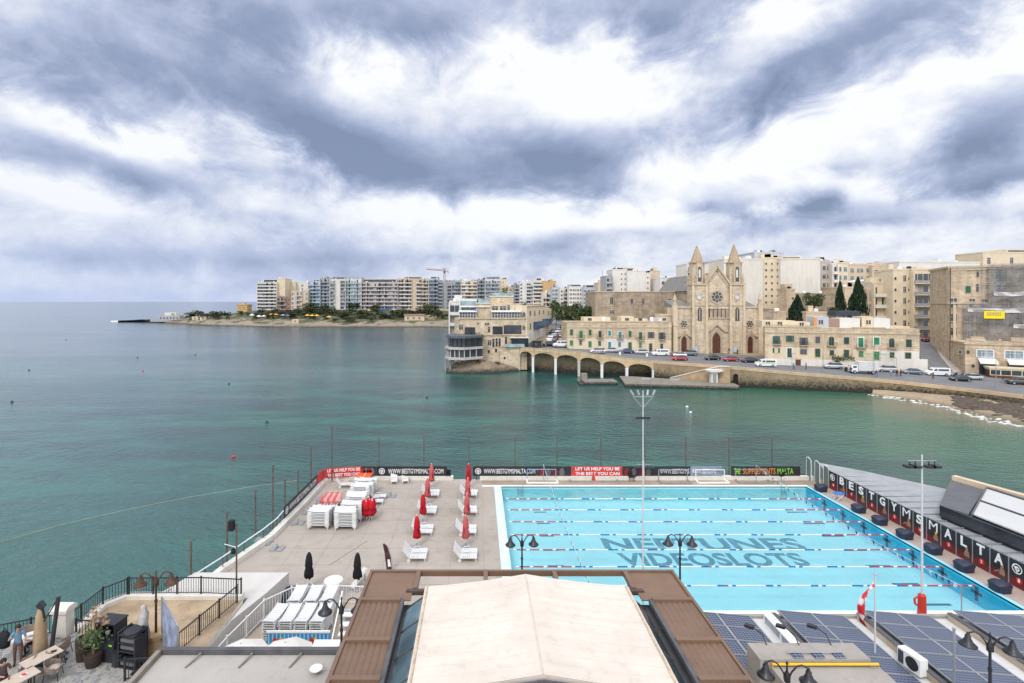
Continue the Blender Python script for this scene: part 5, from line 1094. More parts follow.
r=thing('wrapped_parasol','small parasol wrapped in a grey plastic cover beside the shelf tower','parasol',G(143,656,TZ)); q=MB(); q.tube([(0,0,0),(.03,0,1.0)],.025,6); q.build('pole',GREYM,r); q=MB(); n=10; vs=[]; prof=[(.75,.2),(.9,.27),(1.4,.22),(1.9,.17),(2.1,.1),(2.25,.11),(2.3,.04)]
for z,rr in prof:
    for k in range(n): t=2*math.pi*k/n; w=1+.25*math.sin(k*4+z*5); vs.append((rr*w*math.cos(t)+.04*math.sin(z*4),rr*w*math.sin(t),z))
q.add(vs,[(i*n+k,i*n+(k+1)%n,(i+1)*n+(k+1)%n,(i+1)*n+k) for i in range(len(prof)-1) for k in range(n)]+[tuple((len(prof)-1)*n+k for k in range(n)),tuple(range(n))[::-1]]); q.build('cover',mat('grey plastic cover',(.40,.37,.35),.5,.2,8,.4),r,True)
# leaning sign board on two posts
a=G(161.5,660,TZ-.3); r=thing('sign_board','tall faded sign board seen almost edge on behind the rusty lamp','sign',(-13.55,22.5,TZ-.3),R(133)); q=MB(); q.box(-1.4,-.02,.7,1.4,.02,2.65); q.build('panel',mat('faded print panel',(.26,.30,.40),.6,.5,2.2,.3),r); q=MB(); q.bar((-1.44,0,0),(-1.44,0,2.72),.07); q.bar((1.44,0,0),(1.44,0,2.72),.07); q.bar((-1.40,0,2.68),(1.40,0,2.68),.06); q.build('frame',GREYM,r)
# loudspeaker post on the white roof
p=(wx(236.5,29.5),29.5,4.2); H=CAMZ-(524-HY)*29.5/F-4.2; r=thing('speaker_post','rusty post with two black loudspeakers on the white flat roof','loudspeaker post',p); q=MB(); q.tube([(0,0,0),(0,0,H)],.05,8); q.build('post',RUST,r)
q=MB(); q.box(-.42,-.16,H-.35,-.14,.14,H+.2); q.bar((-.14,0,H-.05),(0,0,H-.05),.04); q.build('loudspeaker',BLACKF,r); q=MB(); q.lathe([(.12,-.14),(.15,.0),(.08,.14)],(-.18,0,H-1.55),8); q.bar((-.18,0,H-1.5),(0,0,H-1.4),.04); q.build('horn_speaker',BLACKF,r); q=MB(); q.tube([(0,0,H-1.35),(-.75,.1,H-1.2)],.018,4); q.build('bracket',STEEL,r)
# play terrace: stacked loungers, printed fence, steps, table
for k in range(4):
    stack(-10.95+.82*k,27.75,3.3,8,'%s terrace stack, front row'%['leftmost','second','third','rightmost'][k],R(90),.125,'loungers stacked on the small terrace'); 
for k in range(3): stack(-10.4+.9*k,29.62,3.3,8,'%s terrace stack, rear row'%['left','middle','right'][k],R(90),.125,'loungers stacked on the small terrace')
a=G(267,649,3.3); b=G(330,649,3.3); r=thing('printed_fence','low fence with a blue and white striped print beside the stacked loungers','fence',a); Lh=(b-a).length; q=MB(); q.box(0,-.02,.1,Lh,.02,.85); q.build('panel',mat('bright blue print',(.03,.25,.55),.5,.1,1),r); q=MB()
for k in range(16): q.box(Lh*(k+.35)/16,-.03,.12,Lh*(k+.62)/16,-.022,.8)
q.build('stripe',mat('pale blue print',(.35,.55,.68),.5),r); q=MB(); q.box(-.02,-.05,.85,Lh,.05,.95); q.build('top_rail',WPAINT,r); q=MB()
for x,c_ in ((.1,0),(.2,1),(.68,0),(.74,1)): q.front([(Lh*x,.2),(Lh*x+.2,.2),(Lh*x+.22,.5),(Lh*x+.1,.66),(Lh*x-.03,.5)],-.045,-.032,c_)
q.build('printed_figure',[REDP,YEL],r)
r=thing('white_steps','white metal steps with tube handrails right of the stacked loungers','steps',(-6.8,27.0,3.3)); q=MB()
for k in range(5): q.box(-.55,-.9+.36*k,.28*k,.55,-.54+.36*k,.28*k+.06)
q.build('tread',WPAINT,r)
for x in (-.6,.6): q=MB(); q.tube([(x,-1.0,0),(x,-1.0,1.0),(x,.9,2.3),(x,.9,0)],.04,6); q.build('handrail',WPAINT,r)
q=MB(); q.box(-.5,.92,.0,.5,.98,1.3); q.build('back_panel',BLUEW,r)
s=MB(); s.box(-.6,-.5,0,.6,.5,.9); s.box(-.66,-.56,.9,.66,.56,.96); solo(s,'white_counter',WPAINT,'white boxy counter beside the white metal steps','counter',(-7.6,25.4,3.3))
r=thing('round_table','round white topped bar table on the deck between the black umbrellas','table',G(333.5,597,DZ)); q=MB(); q.lathe([(.58,1.02),(.6,1.06),(.58,1.1)],(0,0,0),24); q.build('tabletop',WPLAS,r); q=MB(); q.lathe([(.3,0),(.28,.05),(.08,.1),(.07,1.02)],(0,0,0),12); q.build('pedestal',GREYM,r)
s=MB(); s.box(-.75,-.5,0,.75,.5,.06); s.box(-.7,-.45,.06,.7,.45,.11); solo(s,'blue_mat',BLUEB,'blue foam mat lying on the deck beside the white roof slab','mat',G(277,591,DZ),R(5))
s=MB(); s.lathe([(1.0,0),(.95,.35),(.7,.7),(.3,.8),(.0,.82)],(0,0,0),14,sx=1.15,sy=.55); solo(s,'covered_heap',NAVYF,'dark tarpaulin covered heap behind the curved white railing','tarpaulin heap',G(291,600,DZ),R(10),smooth=True)
r=thing('feather_flag','dark feather shaped advertising flag standing left of the louvred roof','flag',G(388,571.5,DZ)); q=MB(); q.front([(-.1,.15),(.26,.15),(.2,1.0),(-.05,1.75),(-.28,1.95),(-.36,1.9),(-.24,1.3)],-.012,.012); q.build('cloth',mat('dark maroon flag print',(.07,.03,.035),.7,.5,3),r); q=MB(); q.tube([(.3,0,0),(.28,0,.9),(.0,0,1.75),(-.3,0,1.99)],.018,5); q.build('pole',GREYM,r); q=MB(); q.front([(.0,.35),(.2,.35),(.13,.85),(-.03,.85)],-.02,-.013); q.build('print',LETW,r)
r=thing('ramp_plank','pale sloping plank ramp leaning left of the louvred roof','plank',G(352,589,DZ)); q=MB(); q.bar((0,0,.05),(.65,1.2,.75),.4,.06); q.build('plank',KERB,r); q=MB(); q.bar((.6,1.1,0),(.6,1.1,.7),.06); q.build('prop',GREYM,r)
for k,(px,py,lab) in enumerate(((240.5,643.5,'white parasol top just behind the grey flat roof, left one'),(285,642.5,'white parasol top just behind the grey flat roof, right one'))):
    Y=22.6; z=CAMZ-(py-HY)*Y/F; r=thing('white_parasol',lab,'parasol',(wx(px,Y),Y,3.3),R(20*k)); q=MB(); q.lathe([(1.25,z-3.3-.55),(.6,z-3.3-.2),(.03,z-3.3)],(0,0,0),8); q.build('canopy',mat('white parasol cloth',(.66,.63,.58),.9,.06,2),r); q=MB(); q.tube([(0,0,0),(0,0,z-3.3)],.03,6); q.build('pole',GREYM,r)
s=MB()
for k in range(3): s.tube([(k*.35-.5,0,0),(k*.35-.2,.1,.75),(k*.35+.1,0,0)],.035,6)
s.bar((-.4,0,.35),(.6,0,.35),.06); solo(s,'yellow_trestle',YEL,'small bright yellow trestle frame on the white platform','trestle',(-13.6,23.6,4.1),R(20))
s=MB(); s.box(-.3,-.2,0,.3,.2,.45); s.box(-.24,-.14,.45,.24,.14,.55); solo(s,'green_crate',mat('pale green plastic',(.35,.50,.30),.5),'pale green crate beside the yellow trestle','crate',(-14.4,23.5,4.1))
# ---------------------------------------------------------------- building kit
class Bld:
    """a building in its own frame: x along the facade, y away from the viewer, z up"""
    def __init__(s,name,label,cat,O,rz=0,group=None):
        s.O=Vector(O); s.rz=rz; s.r=thing(name,label,cat,O,rz,group); s.cache={}; s.c,s.s=math.cos(rz),math.sin(rz); s.n=0
    def xz(s,px,py):
        k=(px-CX)/F; t=(k*s.O.y-s.O.x)/(s.c-k*s.s); Y=s.O.y+t*s.s
        return t, CAMZ+(HY-py)*Y/F-s.O.z, Y/F
    def part(s,mb,name,m,smooth=False): return mb.build(name,m,s.r,smooth)
    def box(s,name,m,*a): q=MB(); q.box(*a); return q.build(name,m,s.r)
    def get(s,key,fn):
        if key not in s.cache: s.cache[key]=fn()
        return s.cache[key]
CURT=mat('drawn curtain',(.34,.32,.29),.8,.25,.5)
def ring(q,w,h,t,y0,y1,m=0,sill=0):
    q.box(-w/2-t,y0,-t*.0-h/2,-w/2,y1,h/2,m); q.box(w/2,y0,-h/2,w/2+t,y1,h/2,m); q.box(-w/2-t,y0,h/2,w/2+t,y1,h/2+t,m)
    q.box(-w/2-t-sill,y0-sill,-h/2-t*.7,w/2+t+sill,y1,-h/2,m)
def archpts(w,h,pointed=False,n=8):
    pts=[(-w/2,-h/2)]
    if pointed:
        r=w*1.05; zs=h/2-math.sqrt(max(.01,r*r-(r-w/2)**2))
        for i in range(n+1):
            a=math.acos((r-w/2)/r)*i/n; pts.append((-w/2+r-r*math.cos(a),zs+r*math.sin(a)))
        pts+= [(-x,z) for x,z in pts[:0:-1]][1:]+[(w/2,-h/2)]
    else:
        zs=h/2-w/2
        for i in range(2*n+1): a=math.pi*i/(2*n); pts.append((-w/2*math.cos(a),zs+w/2*math.sin(a)))
        pts.append((w/2,-h/2))
    return pts
def window(b,px,py,wp,hp_,kind='plain',sm=None,fm=None,gm=None,balcony=False,par=None,size=None):
    x,z,sc_=b.xz(px,py); w,h=size or (wp*sc_,hp_*sc_); w=round(w,1) or .1; h=round(h,1) or .1; gm=gm or GLASS; fm=fm or TRIM
    return window_at(b,x,z,w,h,kind,sm,fm,gm,balcony,par)
def window_at(b,x,z,w,h,kind='plain',sm=None,fm=TRIM,gm=GLASS,balcony=False,y=0,par=None):
    y=y if isinstance(y,(int,float)) else 0
    def mk():
        q=MB()
        if kind in('arch','lancet'):
            P_=archpts(w,h,kind=='lancet'); q.front(P_,-.02,.0,1); k=1.22; big=[(a*k,c if abs(c+h/2)<1e-6 else c+w*.11) for a,c in P_]
            n=len(P_)
            for i in range(n-1):
                a,c,d,e_=P_[i],P_[i+1],big[i+1],big[i]; q.add([(a[0],-.1,a[1]),(c[0],-.1,c[1]),(d[0],-.1,d[1]),(e_[0],-.1,e_[1]),(a[0],0,a[1]),(c[0],0,c[1]),(d[0],0,d[1]),(e_[0],0,e_[1])],[(3,2,1,0),(0,1,5,4),(2,3,7,6)],0)
            if w>.5 and h<3.5: q.box(-.03,-.04,-h/2,.03,-.02,h/2-.1,0)
        else:
            ring(q,w,h,min(.16,w*.14),-.09,0,0,.03); q.box(-w/2,-.015,-h/2,w/2,.0,h/2,1)
            if kind=='plain': 
                if w>.7: q.box(-.03,-.045,-h/2,.03,-.015,h/2,2)
                if h>1.2: q.box(-w/2,-.045,h*.18,w/2,-.015,h*.18+.05,2)
                if w>2.2:
                    for k in range(1,int(w/.9)): q.box(-w/2+k*.9-.03,-.044,-h/2,-w/2+k*.9+.03,-.014,h/2,2)
        return q.data('window',[fm,gm,WPAINT if fm is not DARKM else DARKM])
    o=place('window',b.get(('w',kind,w,h,fm.name,gm.name),mk),b.r,(x,y,z))
    if kind=='closed' or kind=='arch' and sm:
        def mk2():
            q=MB()
            for a in (-1,1):
                x0,x1=(-w/2+.02,-.01) if a<0 else (.01,w/2-.02); q.box(x0,-.05,-h/2+.02,x1,-.022,h/2-(.02 if kind=='closed' else w*.28))
                n=int(h/.16)
                for k in range(n): zz=-h/2+.08+k*(h-(.16 if kind=='closed' else w*.35))/n; q.box(x0+.05,-.066,zz,x1-.05,-.05,zz+.07)
            return q.data('shutter',[sm])
        place('shutter',b.get(('s',w,h,sm.name,kind),mk2),o)
    elif kind=='open':
        def mk3():
            q=MB(); q.box(-w/2-w*.46,-.14,-h/2+.02,-w/2-.02,-.095,h/2-.02); q.box(w/2+.02,-.14,-h/2+.02,w/2+w*.46,-.095,h/2-.02); return q.data('shutter',[sm])
        place('shutter',b.get(('o',w,h,sm.name),mk3),o)
    if balcony:
        def mk4():
            q=MB(); W_=w+1.0; q.box(-W_/2,-.85,-.16,W_/2,0,0,0)
            for a in (-.35,.35): q.side([(0,-.16),(-.6,-.16),(0,-.5)],a*W_-.07,a*W_+.07,0)
            q.bar((-W_/2,-.8,.95),(W_/2,-.8,.95),.05,.05,1); q.bar((-W_/2,-.8,.08),(W_/2,-.8,.08),.04,.04,1)
            for k in range(11): x_=-W_/2+W_*k/10; q.bar((x_,-.8,0),(x_,-.8,.95),.025,.025,1)
            for a in (-W_/2,W_/2): q.bar((a,-.8,.95),(a,0,.95),.04,.04,1); q.bar((a,-.4,0),(a,-.4,.95),.025,.025,1)
            return q.data('balcony',[TRIM,DARKM])
        place('balcony',b.get(('b',w),mk4),b.r,(x,y,z-h/2-.02))
    return o
def apt(label,px0,px1,ytop,Y,zb,m,floors,bays,depth=14,gm=GLASS,rail=None,attic=None,name='apartment_building',group=None,fl_h=None,top_gap=.8,rz=0,base_h=0,par=None):
    """apartment house: bays is a string, B balcony, b narrow balcony, W window, w two windows, . blank; digits widen the bay before them"""
    X0=wx(px0,Y); b=Bld(name,label,'apartment building',(X0,Y,zb),rz,group); s_=Y/F; Wd=(px1-px0)*s_; H=CAMZ+(HY-ytop)*s_-zb
    q=MB(); q.box(0,0,0,Wd,depth,H); WALLQ=q
    q=MB(); q.box(-.1,-.12,H,Wd+.1,.2,H+.55); q.box(-.1,depth-.2,H,Wd+.1,depth+.1,H+.55); q.box(-.1,.2,H,.15,depth-.2,H+.55); q.box(Wd-.15,.2,H,Wd+.1,depth-.2,H+.55); b.part(q,'parapet',m)
    bs=[]; 
    for ch in bays:
        if ch.isdigit(): bs[-1][1]=float(ch)
        else: bs.append([ch,1.0])
    tot=sum(w for _,w in bs); xx_=0
    for ch,w in bs:
        if ch in 'Bb':
            for e_ in (xx_/tot*Wd,(xx_+w)/tot*Wd): WALLQ.box(e_-.26,-1.0,0,e_+.26,-.002,H-.3)
        xx_+=w
    b.part(WALLQ,'wall',m); fh=fl_h or (H-base_h-top_gap)/floors; rm=rail or m; n=0
    for f in range(floors):
        z0=base_h+f*fh; x=0
        for ch,w in bs:
            bw=w/tot*Wd
            if ch in 'Bb' and n<98:
                vv=random.randint(0,3)
                def mk(bw=bw,vv=vv):
                    q=MB(); ns=max(2,int(bw/1.5)); r9=random.Random(vv*31+int(bw*10))
                    for k in range(ns):
                        c_=1 if r9.random()<.62 else (3 if r9.random()<.5 else 0); xa,xb=.12+(bw-.24)*k/ns,.12+(bw-.24)*(k+1)/ns
                        q.box(xa,-.03,.25,xb,0,fh-.45,c_); q.box(xa-.07,-.07,.25,xa+.07,-.031,fh-.45,2)
                    return q.data('window',[m,gm,m,CURT])
                place('window',b.get(('bw',bw,vv),mk),b.r,(x,0,z0))
                def mk2(bw=bw):
                    q=MB(); q.box(.04,-1.35,-.08,bw-.04,0,.14,0); q.box(.05,-1.33,.14,bw-.05,-1.24,1.08,1); q.box(.05,-1.24,.14,.13,-.02,1.08,1); q.box(bw-.13,-1.24,.14,bw-.05,-.02,1.08,1)
                    return q.data('balcony',[m,rm])
                place('balcony',b.get(('bb',bw),mk2),b.r,(x,0,z0)); n+=2
            elif ch=='W' and n<98: window_at(b,x+bw/2,z0+fh*.52,round(min(1.5,bw*.6),1),round(fh*.5,1),'plain',fm=m,gm=gm); n+=1
            elif ch=='w' and n<98:
                for a in (.28,.72): window_at(b,x+bw*a,z0+fh*.52,round(min(1.2,bw*.3),1),round(fh*.48,1),'plain',fm=m,gm=gm); n+=1
            elif ch=='s':
                if n<98: window_at(b,x+bw/2,z0+fh*.5,.7,.8,'plain',fm=m,gm=gm); n+=1
            x+=bw
    rr=random.Random(int(px0*7))
    if attic:
        a0,a1,ah,am=attic; q=MB(); q.box(Wd*a0,2.2,H,Wd*a1,depth-1,H+ah); b.part(q,'penthouse',am or m); q=MB(); q.box(Wd*a0+.6,2.15,H+.5,Wd*a1-.6,2.2,H+ah-.5); b.part(q,'penthouse_glazing',gm)
    for k in range(rr.randint(2,5)):
        x_=rr.uniform(.1,.85)*Wd; q=MB(); 
        if rr.random()<.5: q.box(x_,3,H,x_+rr.uniform(1.5,3),6,H+rr.uniform(1.2,2.6)); b.part(q,'stair_head',m)
        else: q.lathe([(.6,0),(.65,.2),(.65,1.2),(.4,1.4)],(x_,2.5,H),10); b.part(q,'water_tank',WPAINT if rr.random()<.5 else DARKM)
    return b
# ---------------------------------------------------------------- sea wall, arcade, quays
ARC=mat('arcade plaster',(.54,.42,.26),.9,.12,.6,.15,streak=.4,dirt=.25); RUSTW=mat('white pier with rust stains',(.60,.56,.50),.8,.15,.9,.2,streak=.5,dirt=.2)
AP=[519,533,555.6,579,602,627,653.5]
def wall_at(px):
    for (a,Ya,za),(b_,Yb,zb) in zip(WALL,WALL[1:]):
        if a<=px<=b_:
            # intersect the sight line with the wall segment
            A=Vector((wx(a,Ya),Ya,za)); B=Vector((wx(b_,Yb),Yb,zb)); k=(px-CX)/F; d=B-A; t=(k*A.y-A.x)/(d.x-k*d.y); return A.lerp(B,t)
pts=[wall_at(p) for p in AP]; o=pts[0].copy(); o.z=0
r=thing('seawall_arcade','cream plastered sea wall arcade of six low arches on white piers','arcade',o)
for i,(A,B) in enumerate(zip(pts,pts[1:])):
    d=B-A; Lh=math.hypot(d.x,d.y); ang=math.atan2(d.y,d.x); T=Matrix.Translation((A.x-o.x,A.y-o.y,0))@Matrix.Rotation(ang,4,'Z')
    q=MB(); q.T=T; zt=lambda u: lerp(A.z,B.z,u/Lh); n=14
    ar=[]
    for k in range(n+1):
        u=.3+(Lh-.6)*k/n; t=(k/n-.5)*2; ar.append((u,zt(u)-2.75+1.45*math.sqrt(max(0,1-t*t))))
    for k in range(n): 
        (u0,z0),(u1,z1)=ar[k],ar[k+1]; q.front([(u0,z0),(u1,z1),(u1,zt(u1)-.1),(u0,zt(u0)-.1)],0,.5)
    for u0,u1 in ((0,.3),(Lh-.3,Lh)): q.front([(u0,zt(u0)-2.75),(u1,zt(u1)-2.75),(u1,zt(u1)-.1),(u0,zt(u0)-.1)],0,.5)
    q.front([(0,zt(0)-.1),(Lh,zt(Lh)-.1),(Lh,zt(Lh)),(0,zt(0))],-.08,.45); q.front([(0,zt(0)-1.0),(Lh,zt(Lh)-1.0),(Lh,zt(Lh)-.85),(0,zt(0)-.85)],-.07,0)
    q.build('arch',ARC,r)
    q=MB(); q.T=T; q.front([(0,-1),(Lh,-1),(Lh,zt(Lh)-1),(0,zt(0)-1)],3.6,4.2); q.build('back_wall',SEAWALLM,r)
    q=MB(); q.T=T; q.front([(0,zt(0)-1.25),(Lh,zt(Lh)-1.25),(Lh,zt(Lh)-.95),(0,zt(0)-.95)],.5,3.6); q.build('deck',GREYW,r)
for i,p in enumerate(pts):
    q=MB(); x,y=p.x-o.x,p.y-o.y; q.box(x-.33,y-.06,-1,x+.33,y+.6,p.z-2.7); q.box(x-.42,y-.1,p.z-2.95,x+.42,y+.65,p.z-2.7); q.build('pier',RUSTW if i in(0,3) else WPAINT,r)
# solid wall further right
o=pts[-1].copy(); o.z=0; r=thing('sea_wall','long stone sea wall with dark tide stains and a pale parapet above the cove','wall',o)
seg=[pts[-1]]+[p for p in WP if p.x>pts[-1].x+.5]
s1=MB(); s2=MB()
for A,B in zip(seg,seg[1:]):
    d=Vector((B.x-A.x,B.y-A.y,0)); Lh=d.length; T=Matrix.Translation((A.x-o.x,A.y-o.y,0))@Matrix.Rotation(math.atan2(d.y,d.x),4,'Z'); s1.T=s2.T=T
    s1.front([(0,-1.5),(Lh,-1.5),(Lh,B.z-.75),(0,A.z-.75)],.0,.6); s2.front([(0,A.z-.75),(Lh,B.z-.75),(Lh,B.z),(0,A.z)],-.1,.4)
s1.build('wall_face',SEAWALLM,r); s2.build('parapet',mat('parapet stone',(.50,.37,.24),.9,.15,.6,.15,dirt=.35),r)
p=wall_at(736); q=MB(); q.front([(x*1.3,z*1.3+1.9) for x,z in archpts(1.0,2.1)],-.06,.0); k=q.build('drain_arch',mat('dark opening',(.012,.012,.012),.9),r); k.location=(p.x-o.x,p.y-o.y-.02,0); k.rotation_euler=(0,0,math.atan2(-7.3,11))
s=MB(); s.box(0,0,-1,8.6,5.0,.85); s.box(.0,3.6,.85,1.5,5.0,2.4); s.box(-1.2,-.6,-1,0,4,.35)
solo(s,'boat_pontoon',QUAYM,'low grey concrete boat landing with a raised block under the arches','landing',G(584.5,381.5,.9)*1); 
col.objects['boat_pontoon'].location.z=0
a=G(625,383.5,.9); b_=G(741,386.5,.9); d=b_-a; r=thing('stone_quay','long low stone quay at the foot of the sea wall stairs','quay',(a.x,a.y,0),math.atan2(d.y,d.x)); q=MB(); Lh=d.length; q.prism([(0,0),(Lh*.97,0),(Lh,1.2),(Lh,5),(4,13),(0,13)],-1,.9); q.build('quay_body',QUAYM,r)
q=MB()
for x in (5,12): q.box(x,7,.9,x+2.4,7.5,1.35)
q.build('bench_block',GREYW,r)
a=wall_at(668); b_=wall_at(714); o=Vector((a.x,a.y-1.7,0)); r=thing('sea_stairs','stone stairs climbing along the sea wall from the quay to the road','stairs',o,math.atan2(b_.y-a.y,b_.x-a.x)); Lh=(b_-a).length+3; q=MB(); q.front([(0,.4),(Lh,.4),(Lh,4.9),(Lh-2.5,4.9),(0,.9)],0,1.2); q.build('stair_wall',mat('stair stone',(.42,.31,.19),.9,.2,.6,.15,dirt=.4),r)
q=MB(); q.bar((0,-.02,1.0),(Lh-2.5,-.02,5.0),.35,.22); q.bar((Lh-2.5,-.02,5.02),(Lh,-.02,5.02),.35,.22); q.build('coping',KERB,r)
q=MB(); n=14
for k in range(n): q.box(k*(Lh-2.5)/n,1.2,.9,(k+1)*(Lh-2.5)/n,1.7,.9+(k+1)*4.0/n)
q.build('steps',QUAYM,r)
p=G(716.5,383.5,.9); r=thing('white_shelter','small white shelter with a flat projecting top against the sea wall','shelter',(p.x,p.y+1,.9)); q=MB(); q.box(-.8,0,0,.8,1.2,2.7); q.build('wall',WHITEW,r); q=MB(); q.front([(-2.0,3.1),(-1.9,3.3),(1.9,3.3),(2.0,3.1),(.9,2.7),(-.9,2.7)],-.6,1.6); q.build('roof',WHITEW,r)
q=MB(); q.box(-.45,-.03,.05,.45,0,2.1); q.build('door',GREYM,r)
# ---------------------------------------------------------------- left house row
zL=6.6; bL=Bld('house_row','two storey limestone house row with green shutters left of the church','house',(wx(567,155.5),155.5,zL)); b=bL; W_=(671.5-567)*155.5/F; H=CAMZ+(HY-322)*155.5/F-zL
b.box('wall',STONE,0,0,-1,W_,11,H); q=MB(); q.box(-.1,-.14,H-1.75,W_+.1,0,H-1.5); q.box(-.06,-.1,H,W_+.06,.35,H+.22); b.part(q,'cornice',TRIM)
for i,(p0,p1,yt,m) in enumerate(((567.3,606.8,338.6,CREAM),(607,627,338.9,WHITEW),(627.2,650,339.8,CREAM),(650.2,671.3,340.2,STONEL))):
    x0,z1,_=b.xz(p0,yt); x1,_,_=b.xz(p1,yt); b.box('render_panel',m,x0,-.03,-.6,x1,0,z1)
for px,py,w,h,kd,sm,bal,fm in ((571.5,332.3,2.8,5.8,'closed',GREENS,0,TRIM),(581,334.3,3.2,7.2,'closed',GREENB,1,TRIM),(590,332.5,2.8,5.6,'closed',GREENS,0,TRIM),(600,334.2,3.0,6.6,'closed',DGREEN,1,TRIM),(609.6,333.2,3.0,5.4,'closed',TEALS,0,WPAINT),(620,335,3.4,6.8,'closed',TEALS,1,WPAINT),(630,334,3.0,6.0,'closed',GREENS,0,TRIM),(640.5,336,3.2,7.6,'closed',GREENS,1,TRIM),(651,335,3.2,6,'open',GREYS,0,TRIM),(661.8,335.8,3.2,7,'open',GREYS,1,TRIM),
  (571.5,343,2.8,5.2,'closed',GREENB,0,TRIM),(580.6,342.6,2.4,4.6,'closed',GREENS,0,TRIM),(590,344.3,2.8,6,'closed',GREENB,0,TRIM),(599.6,343.4,2.6,4.6,'closed',GREENS,0,TRIM),(609.6,344.9,2.8,6.2,'closed',TEALS,0,WPAINT),(619.5,344.4,2.4,4.6,'closed',TEALS,0,TRIM),(630,345.9,3.2,7.2,'closed',GREENS,0,TRIM),(640.3,345.2,2.6,4.8,'closed',TEALS,0,TRIM),(650.6,347.2,3.0,7.6,'closed',DGREEN,0,TRIM),(661.6,346.2,2.6,5,'closed',DGREEN,0,TRIM)):
    window(b,px,py,w,h,kd,sm,fm,None,bool(bal))
for p0,p1,yt,m in ((586,613,317.4,CREAM),(624,637,316.8,CREAM),(637.5,651,319,STONEL),(662,671,318.5,WHITEW)):
    x0,z1,_=b.xz(p0,yt); x1,_,_=b.xz(p1,yt); b.box('roof_room',m,x0,3,H,x1,8,z1); 
    q=MB(); q.box(x0+1.2,2.95,H+.3,x0+2.4,3,H+1.1); b.part(q,'roof_opening',GLASS)
for px in (606,655): x,_,_=b.xz(px,320); q=MB(); q.lathe([(.5,0),(.55,.3),(.55,1.2),(.3,1.4)],(x,3,H),10); b.part(q,'water_tank',WPAINT)
# ---------------------------------------------------------------- right house row with its garden wall
A=Vector((wx(764,138),138,4.2)); B=Vector((wx(926,129.5),129.5,3.2)); rzR=math.atan2(B.y-A.y,B.x-A.x); f=Vector((math.cos(rzR),math.sin(rzR),0)); nb=Vector((-f.y,f.x,0))
O=A+nb*1.6+f*.7; O.z=3.6; b=bR=Bld('house_row','two storey limestone house row with green shutters right of the church','house',O,rzR)
W_=b.xz(919.5,340)[0]; H=b.xz(800,327.6)[1]
q=MB(); q.prism([(0,0),(W_,0),(W_,10),(3.6,10)],-1,H); b.part(q,'wall',STONE); q=MB(); q.box(-.1,-.16,H-1.5,W_+.1,0,H-1.25); q.box(-.06,-.1,H,W_*.38,.35,H+.35); q.box(W_*.58,-.1,H,W_*.79,.3,H+.3); b.part(q,'cornice',TRIM)
q=MB(); n=26
for k in range(n): q.box(.3+k*.5,-.06,H+.36,.5+k*.5,.2,H+.8) if k<24 else None
b.part(q,'balustrade',TRIM)
for p0,p1,yt,m in ((768.2,766.9+56,346.8,CREAM),(823.2,851,347.5,STONEL),(851.2,880,349.3,CREAM),(880.3,919.3,350.5,WHITEC)):
    x0,z1,_=b.xz(p0,yt); x1,_,_=b.xz(p1,yt); b.box('render_panel',m,max(.05,x0),-.03,-.6,x1,0,z1)
for px in (822,851): x0,_,_=b.xz(px,340); b.box('pilaster',TRIM,x0,-.05,0,x0+.5,0,H-1.6)
for px,py,w,h,kd,sm,bal,fm in ((776.3,339.9,3.4,7.6,'open',GREENS,1,TRIM),(789.9,338.7,3.6,6.4,'open',GREENS,0,TRIM),(803.5,341.3,3.6,7.6,'open',GREYS,1,TRIM),(817.6,339.9,4.0,6.6,'closed',GREYS,0,TRIM),(831.4,341.0,4.6,9,'arch',DGREEN,1,TRIM),(846.4,340.7,4.6,7,'closed',DGREEN,0,TRIM),(860.8,342.6,4.6,9.4,'closed',GREENB,1,WPAINT),(876.6,341.2,5,7.6,'closed',GREENB,0,WPAINT),(891.6,342.8,4.8,9.4,'arch',DGREEN,1,TRIM),(908.7,343.3,5,7.6,'closed',DGREEN,0,TRIM),
  (776.2,350.4,3.2,4.8,'open',GREENS,0,TRIM),(789.4,352.8,4,9.2,'closed',DGREEN,0,WPAINT),(803.5,351.8,6,5.2,'closed',GREYS,0,TRIM),(817.6,352.8,4.4,8.4,'closed',DGREEN,0,TRIM),(831.8,352.8,3.8,5.4,'closed',DGREEN,0,TRIM),(846.4,353.6,4.4,7.6,'closed',DGREEN,0,TRIM),(861,354,4,5.6,'closed',GREENB,0,TRIM),(876.3,355.7,4.8,8,'closed',GREENB,0,TRIM),(892,355,4,5.4,'closed',DGREEN,0,TRIM),(908,356.6,5,8,'closed',DGREEN,0,TRIM)):
    window(b,px,py,w,h,kd,sm,fm,None,bool(bal))
for p0,p1,yt,m in ((765.5,800,321.0,CREAM),(800,815,322.4,CREAM),(819.5,834,317.2,BLUEW),(834.2,845,319.5,BROWNW),(845.2,866,318.6,WHITEW),(868,880,317,CREAM),(880.2,897,318.8,WHITEW),(897.5,917,327.0,STONEL)):
    x0,z1,_=b.xz(p0,yt); x1,_,_=b.xz(p1,yt); b.box('roof_room',m,x0,3.2,H,x1,8.5,z1)
    if m in(CREAM,BLUEW) and x1-x0>2.5:
        for k in range(max(1,int((x1-x0)/3))): window_at(b,x0+1.5+3*k,(H+z1)/2,1.1,1.1,'plain',y=3.2,fm=m)
x0,z1,_=b.xz(819.2,317.6); b.box('orange_panel',ORGP,x0-.05,3.1,H+.1,x0+.6,3.2,z1-.1)
r=thing('garden_wall','long pale garden wall in front of the right house row','wall',A-Vector((0,0,.0)),rzR); Lg=(B-A).length; q=MB()
ops=[(7.6,8.9),(16.8,18.0),(24.4,25.8)]; x=0
for a_,c_ in ops+[(Lg,Lg)]:
    q.front([(x,-1),(a_,-1),(a_,1.85-.0*a_),(x,1.85)],0,.3); x=c_
